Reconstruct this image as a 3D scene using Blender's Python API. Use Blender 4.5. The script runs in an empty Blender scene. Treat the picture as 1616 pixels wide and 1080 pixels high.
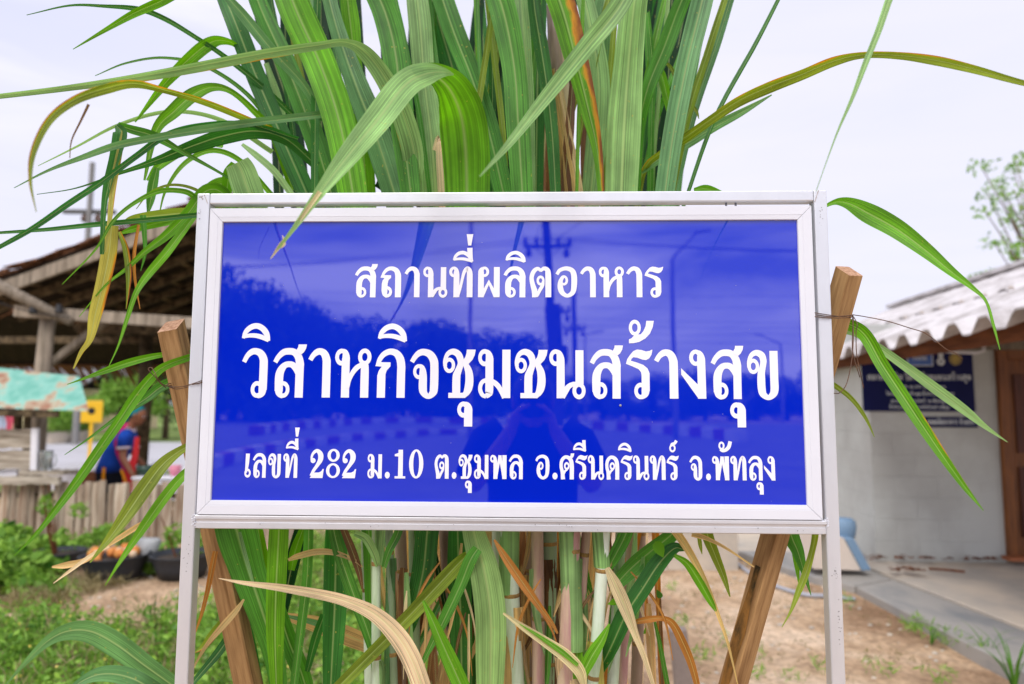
import bpy, bmesh, math, random
import numpy as np
from mathutils import Vector, Matrix, noise
from mathutils.geometry import tessellate_polygon
random.seed(7)
SC = bpy.context.scene
COL = SC.collection
PI = math.pi
R = math.radians

# ------------------------------------------------------------------ camera
D = 1.352                                   # camera stands this far in front of the sign
CAM = Vector((0.0, -D, 1.5))
F = 1090.0                                  # focal length in photo pixels (photo 1616 wide)
RIGHT = Vector((0.9995279, 0.03043523, 0.00420443))
FWD = Vector((-0.03069349, 0.99525637, 0.09231827))
UP = Vector((-0.00137476, -0.09240374, 0.99572067))
cd = bpy.data.cameras.new('camera')
cam = bpy.data.objects.new('camera', cd)
COL.objects.link(cam)
m = Matrix.Identity(4)
for i in range(3):
    m[i][0] = RIGHT[i]; m[i][1] = UP[i]; m[i][2] = -FWD[i]; m[i][3] = CAM[i]
cam.matrix_world = m
cd.sensor_width = 36; cd.lens = 36 * F / 1616
cd.clip_start = 0.02; cd.clip_end = 3000
cd.dof.use_dof = True; cd.dof.focus_distance = 1.36; cd.dof.aperture_fstop = 2.4
SC.camera = cam

# ------------------------------------------------------------------ sky, sun, exposure
SUN_EL, SUN_AZ = 48.0, 200.0                # azimuth: degrees clockwise from +Y (behind the camera, a little to the left)
w = bpy.data.worlds.new('World'); SC.world = w; w.use_nodes = True
nt = w.node_tree; nt.nodes.clear()
N = nt.nodes.new; L = nt.links.new
out = N('ShaderNodeOutputWorld'); bg = N('ShaderNodeBackground'); L(bg.outputs[0], out.inputs[0])
sky = N('ShaderNodeTexSky'); sky.sky_type = 'NISHITA'; sky.sun_disc = False
sky.sun_elevation = R(SUN_EL); sky.sun_rotation = R(SUN_AZ); sky.dust_density = 3.0
tc = N('ShaderNodeTexCoord')
mp = N('ShaderNodeMapping'); mp.inputs['Scale'].default_value = (1.0, 1.0, 5.5); mp.inputs['Rotation'].default_value = (0.06, -0.10, 0.3)
L(tc.outputs['Generated'], mp.inputs['Vector'])
n1 = N('ShaderNodeTexNoise'); n1.inputs['Scale'].default_value = 1.7; n1.inputs['Detail'].default_value = 5; n1.inputs['Roughness'].default_value = 0.55
n1.inputs['Distortion'].default_value = 0.6
L(mp.outputs[0], n1.inputs['Vector'])
cr = N('ShaderNodeValToRGB')                 # streaky overcast: grey-lavender bellies and near-white gaps
cr.color_ramp.elements[0].position = 0.36; cr.color_ramp.elements[0].color = (3.2, 3.7, 6.2, 1)
cr.color_ramp.elements[1].position = 0.60; cr.color_ramp.elements[1].color = (14.0, 13.6, 14.0, 1)
L(n1.outputs['Fac'], cr.inputs[0])
# a thin even veil away from the sun, a brighter streaky deck on the sun's side
SDIR = (math.sin(R(SUN_AZ)) * math.cos(R(SUN_EL)), math.cos(R(SUN_AZ)) * math.cos(R(SUN_EL)), math.sin(R(SUN_EL)))
dt = N('ShaderNodeVectorMath'); dt.operation = 'DOT_PRODUCT'; L(tc.outputs['Generated'], dt.inputs[0]); dt.inputs[1].default_value = SDIR
sm = N('ShaderNodeMapRange'); sm.interpolation_type = 'SMOOTHSTEP'; sm.inputs[1].default_value = -0.25; sm.inputs[2].default_value = 0.75; L(dt.outputs['Value'], sm.inputs[0])
veil = N('ShaderNodeValToRGB'); veil.color_ramp.elements[0].position = 0.3; veil.color_ramp.elements[0].color = (6.3, 6.35, 7.5, 1)
veil.color_ramp.elements[1].position = 0.7; veil.color_ramp.elements[1].color = (6.9, 6.75, 7.8, 1); L(n1.outputs['Fac'], veil.inputs[0])
mc = N('ShaderNodeMixRGB'); L(sm.outputs[0], mc.inputs[0]); L(veil.outputs[0], mc.inputs[1]); L(cr.outputs[0], mc.inputs[2])
mx = N('ShaderNodeMixRGB'); mx.inputs[0].default_value = 0.94
L(sky.outputs[0], mx.inputs[1]); L(mc.outputs[0], mx.inputs[2])
L(mx.outputs[0], bg.inputs[0]); bg.inputs[1].default_value = 0.11
sd = bpy.data.lights.new('sun', 'SUN'); sd.energy = 1.5; sd.angle = R(25); sd.color = (1.0, 0.97, 0.93)
sun = bpy.data.objects.new('sun', sd); COL.objects.link(sun)
az = R(SUN_AZ); el = R(SUN_EL)
sdir = Vector((math.sin(az) * math.cos(el), math.cos(az) * math.cos(el), math.sin(el)))
sun.rotation_euler = sdir.to_track_quat('Z', 'Y').to_euler(); sun.location = (0, -5, 20)
vs = SC.view_settings
SC.display_settings.display_device = 'sRGB'
vs.view_transform = 'Standard'; vs.look = 'None'; vs.exposure = 0.37; vs.gamma = 1.0; vs.use_curve_mapping = False
SC.cycles.max_bounces = 8
SC.cycles.transparent_max_bounces = 8

# ------------------------------------------------------------------ helpers
def ray(px, py):
    return RIGHT * (px - 808) + FWD * F + UP * (540 - py)
def at(px, py, y):
    """world point seen at photo pixel (px, py) and lying at world depth y"""
    d = ray(px, py)
    return CAM + d * ((y + D) / d.y)
def ppm(p):
    return F / max(0.05, (Vector(p) - CAM).dot(FWD))

def lin(r, g=None, b=None):
    if g is None: r, g, b = r
    f = lambda c: (c / 255 / 12.92) if c / 255 <= 0.04045 else ((c / 255 + 0.055) / 1.055) ** 2.4
    return (f(r), f(g), f(b), 1)

def tag(o, label=None, cat=None, group=None, kind=None):
    if label: o['label'] = label
    if cat: o['category'] = cat
    if group: o['group'] = group
    if kind: o['kind'] = kind
    return o

def empty(name, loc=(0, 0, 0), rz=0, parent=None, **k):
    o = bpy.data.objects.new(name, None); COL.objects.link(o)
    o.location = loc; o.rotation_euler = (0, 0, rz)
    if parent: o.parent = parent
    tag(o, **k)
    return o

def link(name, me, mat=None, parent=None, loc=None, rot=None, **k):
    if mat is not None and not me.materials: me.materials.append(mat)
    o = bpy.data.objects.new(name, me); COL.objects.link(o)
    if parent is not None:
        o.parent = parent
        if loc is None: o.location = -parent.location if not any(parent.rotation_euler) else (0, 0, 0)
    if loc is not None: o.location = loc
    if rot is not None: o.rotation_euler = rot
    tag(o, **k)
    return o

class MB:
    """collects shapes into one mesh"""
    def __init__(s): s.v = []; s.f = []; s.uv = None
    def add(s, vs, fs):
        b = len(s.v); s.v += [tuple(v) for v in vs]; s.f += [tuple(b + i for i in f) for f in fs]; return s
    def box(s, x0, x1, y0, y1, z0, z1, M=None):
        vs = [(x, y, z) for z in (z0, z1) for y in (y0, y1) for x in (x0, x1)]
        if M is not None: vs = [M @ Vector(v) for v in vs]
        return s.add(vs, [(0, 2, 3, 1), (4, 5, 7, 6), (0, 1, 5, 4), (2, 6, 7, 3), (0, 4, 6, 2), (1, 3, 7, 5)])
    def beam(s, a, b, w_, h, up=Vector((0, 0, 1)), taper=1.0):
        a = Vector(a); b = Vector(b); t = (b - a).normalized(); sx = t.cross(up)
        if sx.length < 1e-4: sx = t.cross(Vector((0, 1, 0)))
        sx.normalize(); sz = sx.cross(t)
        vs = []
        for p, k in ((a, 1.0), (b, taper)):
            for i, j in ((-1, -1), (1, -1), (1, 1), (-1, 1)):
                vs.append(p + sx * (i * w_ / 2 * k) + sz * (j * h / 2 * k))
        return s.add(vs, [(0, 3, 2, 1), (4, 5, 6, 7), (0, 1, 5, 4), (1, 2, 6, 5), (2, 3, 7, 6), (3, 0, 4, 7)])
    def tube(s, pts, rad, n=8, cap=True, wob=0.0):
        pts = [Vector(p) for p in pts]
        if not hasattr(rad, '__len__'): rad = [rad] * len(pts)
        rings = []; ref = None
        for i, p in enumerate(pts):
            t = (pts[min(i + 1, len(pts) - 1)] - pts[max(i - 1, 0)]).normalized()
            if ref is None:
                ref = t.cross(Vector((0, 0, 1)))
                if ref.length < 0.1: ref = t.cross(Vector((0, 1, 0)))
            ref = (ref - t * ref.dot(t)).normalized(); o2 = t.cross(ref)
            r_ = rad[i]; ring = []
            for k in range(n):
                a = 2 * PI * k / n; q = r_ * (1 + wob * (random.random() - .5))
                ring.append(p + ref * (math.cos(a) * q) + o2 * (math.sin(a) * q))
            rings.append(ring)
        vs = [v for r_ in rings for v in r_]; fs = []
        for i in range(len(rings) - 1):
            for k in range(n):
                a = i * n + k; b = i * n + (k + 1) % n
                fs.append((a, b, b + n, a + n))
        if cap: fs.append(tuple(reversed(range(n)))); fs.append(tuple(range((len(rings) - 1) * n, len(rings) * n)))
        return s.add(vs, fs)
    def loft(s, rings, cap=True):
        n = len(rings[0]); vs = [v for r_ in rings for v in r_]; fs = []
        for i in range(len(rings) - 1):
            for k in range(n):
                a = i * n + k; b = i * n + (k + 1) % n
                fs.append((a, b, b + n, a + n))
        if cap: fs.append(tuple(reversed(range(n)))); fs.append(tuple(range((len(rings) - 1) * n, len(rings) * n)))
        return s.add(vs, fs)
    def mesh(s, name, smooth=False):
        me = bpy.data.meshes.new(name); me.from_pydata(s.v, [], s.f); me.update()
        if smooth: me.polygons.foreach_set('use_smooth', [True] * len(me.polygons))
        return me
    def build(s, name, mat=None, parent=None, smooth=False, bevel=0.0, **k):
        o = link(name, s.mesh(name, smooth), mat, parent, **k)
        if bevel:
            b = o.modifiers.new('bevel', 'BEVEL'); b.width = bevel; b.segments = 2; b.limit_method = 'ANGLE'
        return o

def ell(c, rx, ry, n=16, ax=Vector((1, 0, 0)), ay=Vector((0, 1, 0))):
    c = Vector(c)
    return [c + ax * (rx * math.cos(2 * PI * k / n)) + ay * (ry * math.sin(2 * PI * k / n)) for k in range(n)]

def crom(P, sub=8):
    """Catmull-Rom through tuples of floats"""
    P = [np.array(p, float) for p in P]; out = []
    n = len(P)
    for i in range(n - 1):
        p0 = P[i - 1] if i else 2 * P[0] - P[1]; p1 = P[i]; p2 = P[i + 1]; p3 = P[i + 2] if i + 2 < n else 2 * P[-1] - P[-2]
        for k in range(sub):
            t = k / sub
            out.append(0.5 * ((2 * p1) + (-p0 + p2) * t + (2 * p0 - 5 * p1 + 4 * p2 - p3) * t * t + (-p0 + 3 * p1 - 3 * p2 + p3) * t ** 3))
    out.append(P[-1]); return out

# ------------------------------------------------------------------ materials
def nodemat(name):
    m_ = bpy.data.materials.new(name); m_.use_nodes = True
    t = m_.node_tree; b = t.nodes['Principled BSDF']
    return m_, t, b
def setin(b, **k):
    for a, v in k.items():
        a = a.replace('_', ' ')
        for i in b.inputs:
            if i.name.lower() == a.lower(): i.default_value = v
def simple(name, col, rough=0.6, spec=0.5, metal=0.0, var=0.15, scale=8.0, stretch=(1, 1, 1), bump=0.0, col2=None, detail=6, contrast=(0.35, 0.65), coord='Object', bscale=None, objvar=0.0):
    m_, t, b = nodemat(name)
    tc_ = t.nodes.new('ShaderNodeTexCoord'); mp_ = t.nodes.new('ShaderNodeMapping'); mp_.inputs['Scale'].default_value = stretch
    t.links.new(t.nodes.new('ShaderNodeNewGeometry').outputs['Position'] if coord == 'World' else tc_.outputs[coord], mp_.inputs[0])
    nz = t.nodes.new('ShaderNodeTexNoise'); nz.inputs['Scale'].default_value = scale; nz.inputs['Detail'].default_value = detail; nz.inputs['Roughness'].default_value = 0.62
    t.links.new(mp_.outputs[0], nz.inputs['Vector'])
    r_ = t.nodes.new('ShaderNodeValToRGB'); r_.color_ramp.elements[0].position = contrast[0]; r_.color_ramp.elements[1].position = contrast[1]
    if col2 is None: col2 = tuple(c * (1 - var) for c in col[:3]) + (1,)
    r_.color_ramp.elements[0].color = tuple(col2[:3]) + (1,); r_.color_ramp.elements[1].color = tuple(col[:3]) + (1,)
    t.links.new(nz.outputs['Fac'], r_.inputs[0])
    last = r_.outputs[0]
    if objvar:
        oi = t.nodes.new('ShaderNodeObjectInfo'); hs = t.nodes.new('ShaderNodeHueSaturation')
        mr = t.nodes.new('ShaderNodeMapRange'); mr.inputs[3].default_value = 1 - objvar; mr.inputs[4].default_value = 1 + objvar
        t.links.new(oi.outputs['Random'], mr.inputs[0]); t.links.new(mr.outputs[0], hs.inputs['Value']); t.links.new(last, hs.inputs['Color']); last = hs.outputs[0]
        ad = t.nodes.new('ShaderNodeVectorMath'); ad.operation = 'ADD'
        t.links.new(mp_.outputs[0], ad.inputs[0]); sc_ = t.nodes.new('ShaderNodeMath'); sc_.operation = 'MULTIPLY'; sc_.inputs[1].default_value = 37
        t.links.new(oi.outputs['Random'], sc_.inputs[0]); t.links.new(sc_.outputs[0], ad.inputs[1]); t.links.new(ad.outputs[0], nz.inputs['Vector'])
    t.links.new(last, b.inputs['Base Color'])
    setin(b, Roughness=rough, Metallic=metal); b.inputs['Specular IOR Level'].default_value = spec
    if bump:
        bp = t.nodes.new('ShaderNodeBump'); bp.inputs['Strength'].default_value = bump; bp.inputs['Distance'].default_value = 0.01
        nb = nz
        if bscale:
            nb = t.nodes.new('ShaderNodeTexNoise'); nb.inputs['Scale'].default_value = bscale; nb.inputs['Detail'].default_value = 8
            t.links.new(mp_.outputs[0], nb.inputs['Vector'])
        t.links.new(nb.outputs['Fac'], bp.inputs['Height']); t.links.new(bp.outputs[0], b.inputs['Normal'])
    return m_

M = {}
M['alu'] = simple('powder_coated_aluminium', (0.74, 0.75, 0.80, 1), 0.35, 0.5, var=0.05, scale=5, stretch=(1, 1, 1), bump=0.0)
M['silver'] = simple('satin_silver_aluminium', (0.74, 0.75, 0.78, 1), 0.38, 0.5, metal=0.55, var=0.08, scale=14, stretch=(1, 1, .3), coord='World')
M['seam'] = simple('dark_seam', (0.22, 0.22, 0.24, 1), 0.7)
M['grime'] = simple('weld_grime', (0.42, 0.33, 0.26, 1), 0.9, col2=(0.62, 0.58, 0.56, 1), scale=200, bump=0.6)
M['oldwood'] = simple('old_grey_wood', lin(158, 145, 128), 0.9, 0.2, col2=lin(108, 98, 84), scale=3.0, stretch=(6, 6, 0.6), bump=0.5, objvar=0.22)
M['stakewood'] = None
# ------------------------------------------------------------------ glyph shapes: (x0, x1, baseline, unit, prims) in the glyph's own drawing units
# S stroke [(x, y, w)...], R ring (cx, cy, rx, ry, irx, iry), E ellipse, P polygon
G = {}
G['wo'] = (145, 418, 858, 5.18, [('S', [(166, 485, 46), (200, 418, 52), (245, 378, 64), (290, 371, 68), (340, 395, 76), (370, 450, 84), (376, 520, 86), (374, 780, 86)]),
    ('S', [(374, 760, 86), (366, 815, 72), (340, 845, 44), (315, 851, 26)]), ('R', (315, 775, 67, 88, 28, 41))])
SO = [('S', [(497, 487, 48), (530, 430, 54), (585, 380, 66), (645, 370, 70), (700, 382, 72), (742, 430, 80), (760, 500, 86), (760, 560, 86), (758, 860, 86)]),
    ('S', [(545, 790, 86), (545, 640, 88), (562, 570, 80), (600, 520, 66), (648, 507, 62), (690, 520, 66), (728, 570, 62), (745, 620, 50)]),
    ('S', [(545, 770, 86), (552, 815, 70), (575, 845, 44), (592, 852, 24)]), ('R', (591, 775, 68, 88, 30, 42))]
G['so'] = (473, 830, 858, 5.18, SO + [('P', [(742, 297), (830, 297), (822, 340), (800, 380), (770, 405), (725, 380), (722, 352), (738, 325)])])
G['lo'] = (473, 803, 858, 5.18, SO)
G['aa'] = (848, 1088, 858, 5.18, [('S', [(870, 462, 48), (900, 412, 54), (940, 378, 66), (975, 371, 70), (1015, 392, 78), (1040, 450, 84), (1045, 520, 86), (1045, 858, 86)])])
G['ho'] = (1133, 1520, 858, 5.18, [('R', (1202, 430, 68, 90, 28, 41)), ('S', [(1205, 361, 42), (1238, 378, 58), (1250, 430, 78), (1248, 500, 84), (1248, 858, 86)]),
    ('R', (1449, 428, 71, 90, 29, 43)), ('S', [(1453, 480, 60), (1452, 560, 84), (1452, 858, 86)]),
    ('S', [(1275, 760, 34), (1290, 670, 44), (1325, 595, 50), (1370, 540, 54), (1430, 505, 50)])])
G['ko'] = (83, 402, 860, 5.2, [('S', [(110, 510, 46), (130, 450, 50), (175, 395, 58), (240, 370, 64), (305, 390, 74), (345, 450, 84), (358, 530, 86), (357, 600, 86), (356, 860, 86)]),
    ('P', [(83, 525), (150, 530), (120, 575), (105, 625), (104, 860), (190, 860), (192, 610), (205, 570), (243, 527), (243, 485), (140, 483), (95, 480)])])
G['jo'] = (445, 752, 862, 5.2, [('S', [(470, 482, 48), (505, 425, 54), (550, 385, 66), (600, 376, 70), (660, 400, 80), (700, 460, 86), (710, 540, 86), (708, 760, 86), (693, 815, 74), (650, 847, 54), (606, 815, 72), (590, 760, 86), (590, 620, 80), (580, 545, 56), (550, 519, 38)]),
    ('R', (545, 584, 60, 80, 27, 38))])
G['cho'] = (803, 1148, 866, 5.2, [('R', (868, 520, 62, 82, 27, 41)), ('S', [(824, 530, 40), (822, 470, 40), (850, 400, 48), (905, 374, 64), (958, 398, 72), (984, 450, 70), (988, 510, 64), (960, 590, 74), (946, 650, 84), (945, 850, 84)]),
    ('P', [(1053, 352), (1148, 352), (1138, 410), (1115, 460), (1068, 510), (1020, 500), (1012, 470), (1038, 430), (1050, 390)]),
    ('S', [(1025, 480, 50), (1050, 525, 62), (1076, 590, 78), (1084, 680, 86), (1074, 760, 84), (1050, 815, 66), (1020, 840, 50)]),
    ('P', [(862, 812), (1042, 812), (1066, 842), (1040, 866), (862, 866)])])
G['mo'] = (1175, 1518, 866, 5.2, [('R', (1243, 437, 68, 92, 30, 42)), ('S', [(1246, 368, 44), (1280, 388, 60), (1295, 440, 80), (1295, 520, 84), (1295, 780, 84), (1286, 825, 66), (1258, 853, 42)]), ('S', [(1262, 853, 40), (1222, 832, 44), (1198, 775, 42), (1208, 715, 42), (1240, 684, 46), (1290, 682, 50), (1340, 698, 54), (1385, 735, 54), (1420, 790, 50), (1452, 866, 40)]),
    ('S', [(1475, 352, 86), (1475, 866, 86)])])
G['no'] = (450, 835, 868, 5.22, [('R', (518, 435, 68, 90, 29, 42)), ('S', [(521, 367, 44), (553, 388, 60), (568, 440, 80), (571, 520, 84), (571, 868, 86)]),
    ('S', [(771, 355, 86), (771, 720, 86)]), ('R', (765, 788, 70, 90, 30, 42)), ('S', [(590, 862, 50), (622, 790, 64), (662, 738, 54), (715, 716, 48), (768, 716, 42)])])
G['ro'] = (1265, 1548, 870, 5.22, [('P', [(1265, 500), (1280, 450), (1310, 405), (1345, 365), (1385, 347), (1430, 352), (1480, 368), (1518, 362), (1545, 348), (1549, 354), (1538, 402), (1515, 440), (1480, 460), (1440, 455), (1385, 434), (1345, 430), (1325, 447), (1318, 468), (1380, 486), (1450, 512), (1495, 550), (1515, 600), (1515, 790), (1430, 790), (1430, 620), (1425, 590), (1400, 558), (1340, 530)]),
    ('S', [(1472, 770, 86), (1464, 820, 76), (1440, 852, 48), (1418, 864, 28)]), ('R', (1418, 790, 68, 88, 30, 41))])
G['maitho'] = (1300, 1568, 870, 5.22, [('R', (1364, 112, 64, 86, 30, 46)), ('P', [(1488, 38), (1568, 38), (1556, 105), (1525, 175), (1475, 228), (1410, 265), (1350, 278), (1300, 280), (1300, 238), (1330, 225), (1352, 200), (1370, 185), (1425, 185), (1455, 150), (1480, 95)])])
G['ngo'] = (437, 700, 872, 5.22, [('R', (595, 435, 70, 87, 29, 43)), ('S', [(600, 370, 42), (636, 392, 60), (650, 440, 82), (652, 520, 86), (655, 872, 88)]), ('P', [(437, 548), (612, 722), (650, 722), (650, 872), (616, 872), (437, 615)])])
G['kho'] = (1140, 1468, 872, 5.22, [('R', (1205, 525, 62, 82, 27, 41)), ('S', [(1160, 540, 40), (1160, 475, 40), (1188, 408, 48), (1240, 380, 62), (1295, 405, 72), (1314, 465, 68), (1305, 530, 66), (1290, 590, 76), (1286, 660, 84), (1288, 760, 84), (1303, 822, 74), (1355, 858, 54), (1405, 825, 74), (1424, 770, 86), (1424, 650, 86), (1424, 360, 86)])])
G['sarai'] = (130, 440, 858, 5.18, [('S', [(148, 232, 34), (172, 165, 50), (225, 115, 58), (290, 100, 60), (350, 128, 62), (395, 185, 60), (420, 262, 34)]), ('S', [(140, 220, 30), (205, 204, 42), (280, 204, 48), (350, 222, 50), (420, 258, 34)])])
G['saraii'] = (1043, 1240, 655, 2.87, [('S', [(1054, 306, 22), (1068, 270, 28), (1100, 242, 33), (1140, 235, 34), (1180, 252, 36), (1210, 285, 34), (1229, 320, 20)]), ('S', [(1050, 302, 18), (1090, 295, 24), (1140, 294, 27), (1185, 304, 28), (1229, 320, 20)]), ('S', [(1203, 190, 50), (1205, 240, 48), (1213, 300, 40)])])
G['maiek'] = (1172, 1235, 655, 2.87, [('P', [(1172, 60), (1235, 60), (1216, 168), (1187, 168)])])
G['sarau'] = (298, 617, 385, 10.4, [('R', (430, 630, 132, 170, 55, 70)), ('S', [(440, 510, 100), (500, 540, 140), (530, 610, 168), (530, 700, 174), (530, 985, 174)])])
G['tho'] = (362, 557, 655, 2.87, [('S', [(380, 462, 25), (393, 428, 27), (422, 396, 34), (462, 384, 37), (505, 400, 46), (526, 440, 54), (529, 500, 56), (529, 655, 56)]),
    ('P', [(362, 471), (400, 474), (382, 500), (375, 530), (374, 600), (430, 600), (430, 530), (438, 495), (461, 474), (462, 449), (398, 448), (370, 446)]),
    ('S', [(402, 590, 56), (406, 625, 46), (418, 646, 26), (428, 650, 16)]), ('R', (428, 605, 46, 52, 18, 23))])
G['tho2'] = (1010, 1232, 655, 2.87, [('R', (1055, 417, 45, 50, 17, 24)), ('S', [(1058, 380, 24), (1074, 395, 36), (1079, 430, 52), (1080, 500, 55), (1080, 655, 56)]),
    ('S', [(1092, 650, 28), (1118, 560, 26), (1140, 460, 28), (1158, 408, 34), (1185, 385, 40), (1203, 420, 52), (1205, 490, 55), (1205, 655, 55)])])
G['pho'] = (1283, 1487, 655, 2.87, [('S', [(1311, 655, 55), (1311, 450, 54), (1313, 405, 48), (1330, 380, 28)]), ('R', (1344, 416, 43, 49, 17, 24)), ('P', [(1330, 590), (1385, 490), (1440, 585), (1440, 655), (1432, 655), (1385, 540), (1335, 655), (1330, 655)]), ('S', [(1460, 372, 55), (1460, 655, 55)])])
G['to'] = (212, 418, 655, 2.87, [('S', [(322, 410, 24), (292, 386, 34), (254, 412, 40), (233, 470, 40), (243, 535, 44), (262, 600, 54), (265, 655, 54)]), ('S', [(316, 410, 24), (348, 386, 36), (380, 398, 46), (390, 450, 55), (391, 655, 55)]),
    ('R', (318, 499, 38, 47, 16, 22)), ('S', [(344, 505, 24), (336, 545, 32), (310, 590, 32), (284, 645, 26)])])
G['oo'] = (453, 660, 655, 2.87, [('S', [(472, 440, 30), (500, 402, 34), (558, 384, 38), (612, 402, 46), (633, 450, 54), (634, 540, 54), (620, 610, 46), (570, 641, 34), (522, 612, 46), (504, 560, 52), (508, 500, 40), (535, 459, 22)]), ('R', (537, 497, 40, 48, 17, 25))])
G['phan'] = (557, 697, 415, 2.07, [('R', (580, 243, 23, 33, 9, 14)), ('S', [(582, 218, 16), (597, 235, 26), (603, 300, 34), (603, 415, 34)]), ('S', [(607, 412, 22), (624, 310, 20), (641, 214, 26)]), ('S', [(641, 214, 26), (656, 310, 20), (674, 412, 22)]), ('S', [(679, 212, 36), (679, 415, 36)])])
KH = [('S', [(1177, 420, 36), (1172, 360, 30), (1161, 310, 27), (1168, 258, 28), (1198, 229, 29), (1236, 245, 34), (1251, 295, 35), (1251, 420, 35)]), ('R', (1209, 306, 24, 34, 10, 15)), ('S', [(1214, 336, 12), (1192, 352, 20), (1180, 378, 20)])]
G['sala'] = (1147, 1273, 420, 2.08, KH + [('P', [(1244, 198), (1273, 198), (1268, 222), (1252, 245), (1230, 232), (1240, 218)])])
G['khwai'] = (1147, 1269, 420, 2.08, KH)
G['e'] = (35, 88, 452, 2.05, [('S', [(58, 250, 34), (55, 330, 30), (50, 385, 22), (45, 412, 18)]), ('R', (61, 414, 27, 38, 12, 17))])
G['2'] = (590, 705, 458, 2.1, [('E', (614, 308, 21, 22)), ('S', [(600, 305, 16), (604, 265, 20), (625, 232, 26), (652, 224, 32), (676, 255, 44), (676, 300, 42), (650, 350, 30), (620, 395, 26), (600, 440, 24)]), ('P', [(590, 458), (698, 458), (707, 380), (697, 380), (688, 398), (668, 410), (620, 412)])])
G['8'] = (727, 845, 462, 2.1, [('R', (787, 266, 52, 56, 24, 38)), ('R', (785, 398, 59, 64, 31, 47))])
G['1'] = (1308, 1400, 463, 2.1, [('S', [(1358, 215, 38), (1358, 463, 40)]), ('P', [(1310, 444), (1400, 444), (1400, 463), (1310, 463)]), ('P', [(1308, 255), (1340, 242), (1360, 215), (1377, 215), (1377, 275), (1308, 272)])])
G['0'] = (1430, 1552, 467, 2.1, [('R', (1491, 341, 61, 126, 25, 108))])
G['.'] = (1227, 1268, 463, 2.1, [('E', (1247, 435, 21, 29))])
G['hanakat'] = (1048, 1163, 425, 2.08, [('R', (1074, 130, 26, 36, 11, 19)), ('S', [(1062, 160, 20), (1080, 172, 26), (1108, 166, 30), (1135, 140, 32), (1149, 92, 30)])])
G['thanthakhat'] = (628, 702, 425, 2.08, [('R', (655, 153, 27, 36, 13, 19)), ('S', [(643, 138, 20), (652, 118, 22), (674, 112, 24), (690, 88, 26)])])

def ear(o, i, off, rx, ry, n=28):
    return [(o + rx * math.cos(2 * PI * k / n), i + ry * math.sin(2 * PI * k / n)) for k in range(n)]
def glyph_parts(g):
    x0, x1, base, u, prims = G[g]
    res = []
    for kind, d in prims:
        if kind == 'S':
            P = crom(d, 5) if len(d) > 2 else [np.array(p, float) for p in d]
            vs = []
            for i, p in enumerate(P):
                t = P[min(i + 1, len(P) - 1)][:2] - P[max(i - 1, 0)][:2]; t = t / (np.linalg.norm(t) + 1e-9)
                nrm = np.array([-t[1], t[0]]) * p[2] / 2
                vs += [tuple(p[:2] + nrm), tuple(p[:2] - nrm)]
            fs = [(2 * i, 2 * i + 1, 2 * i + 3, 2 * i + 2) for i in range(len(P) - 1)]
        elif kind == 'R':
            cx, cy, rx, ry, ix, iy = d; n = 28
            a = ear(cx, cy, 0, rx, ry, n); b = ear(cx, cy, 0, ix, iy, n); vs = a + b
            fs = [(k, (k + 1) % n, n + (k + 1) % n, n + k) for k in range(n)]
        elif kind == 'E':
            vs = ear(d[0], d[1], 0, d[2], d[3], 24); fs = [tuple(range(24))]
        else:
            vs = list(d); fs = [tuple(t) for t in tessellate_polygon([[Vector((a, b, 0)) for a, b in d]])]
        res.append(([((x - x0) / (x1 - x0), (base - y) / (u * 100)) for x, y in vs], fs))
    return res
def glyph_to(mb, g, xl, xr, zb, H, org, ex, ez, en, lay=0.00015):
    """place glyph g: left xl, right xr, baseline zb, consonant height H along unit vectors ex, ez from org; en faces the reader"""
    for i, (vs, fs) in enumerate(glyph_parts(g)):
        mb.add([org + ex * (xl + (xr - xl) * a) + ez * (zb + H * b) + en * (lay * (i + 1)) for a, b in vs], fs)
MARKS = {'sarai', 'saraii', 'maiek', 'maitho', 'hanakat', 'thanthakhat', 'sarau'}
def text_line(mb, names, x0, x1, zb, H, org, ex, ez, en, lay=0.0004):
    """set a run of glyphs between x0 and x1 with natural proportions"""
    adv = 0; items = []; gap = 9
    for g in names:
        if g == ' ': adv += 34; continue
        a, b, _, u, _ = G[g]; wd = (b - a) / u
        if g in MARKS: items.append((g, adv - gap - wd, adv - gap))
        else: items.append((g, adv, adv + wd)); adv += wd + gap
    k = (x1 - x0) / adv
    for g, a, b in items: glyph_to(mb, g, x0 + a * k, x0 + b * k, zb, H, org, ex, ez, en, lay)

# ------------------------------------------------------------------ the big blue sign
def panel_mat():
    m_, t, b = nodemat('blue_gloss_acrylic')
    setin(b, Roughness=0.025, IOR=1.92); b.inputs['Base Color'].default_value = (0.001, 0.017, 0.54, 1)
    tc_ = t.nodes.new('ShaderNodeTexCoord'); nz = t.nodes.new('ShaderNodeTexNoise'); nz.inputs['Scale'].default_value = 3.5; nz.inputs['Detail'].default_value = 2
    t.links.new(tc_.outputs['Object'], nz.inputs['Vector'])
    bp = t.nodes.new('ShaderNodeBump'); bp.inputs['Strength'].default_value = 0.03; bp.inputs['Distance'].default_value = 0.01
    t.links.new(nz.outputs['Fac'], bp.inputs['Height']); t.links.new(bp.outputs[0], b.inputs['Normal'])
    n2 = t.nodes.new('ShaderNodeTexNoise'); n2.inputs['Scale'].default_value = 900; r2 = t.nodes.new('ShaderNodeMapRange'); r2.inputs[1].default_value = 0.3; r2.inputs[2].default_value = 0.8
    t.links.new(tc_.outputs['Object'], n2.inputs['Vector']); t.links.new(n2.outputs['Fac'], r2.inputs[0]); r2.inputs[3].default_value = 0.004; r2.inputs[4].default_value = 0.02
    t.links.new(r2.outputs[0], b.inputs['Roughness'])
    return m_
M['panel'] = panel_mat()
M['letter'] = simple('white_vinyl', (0.88, 0.87, 0.92, 1), 0.12, 0.5, var=0.01)
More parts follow.
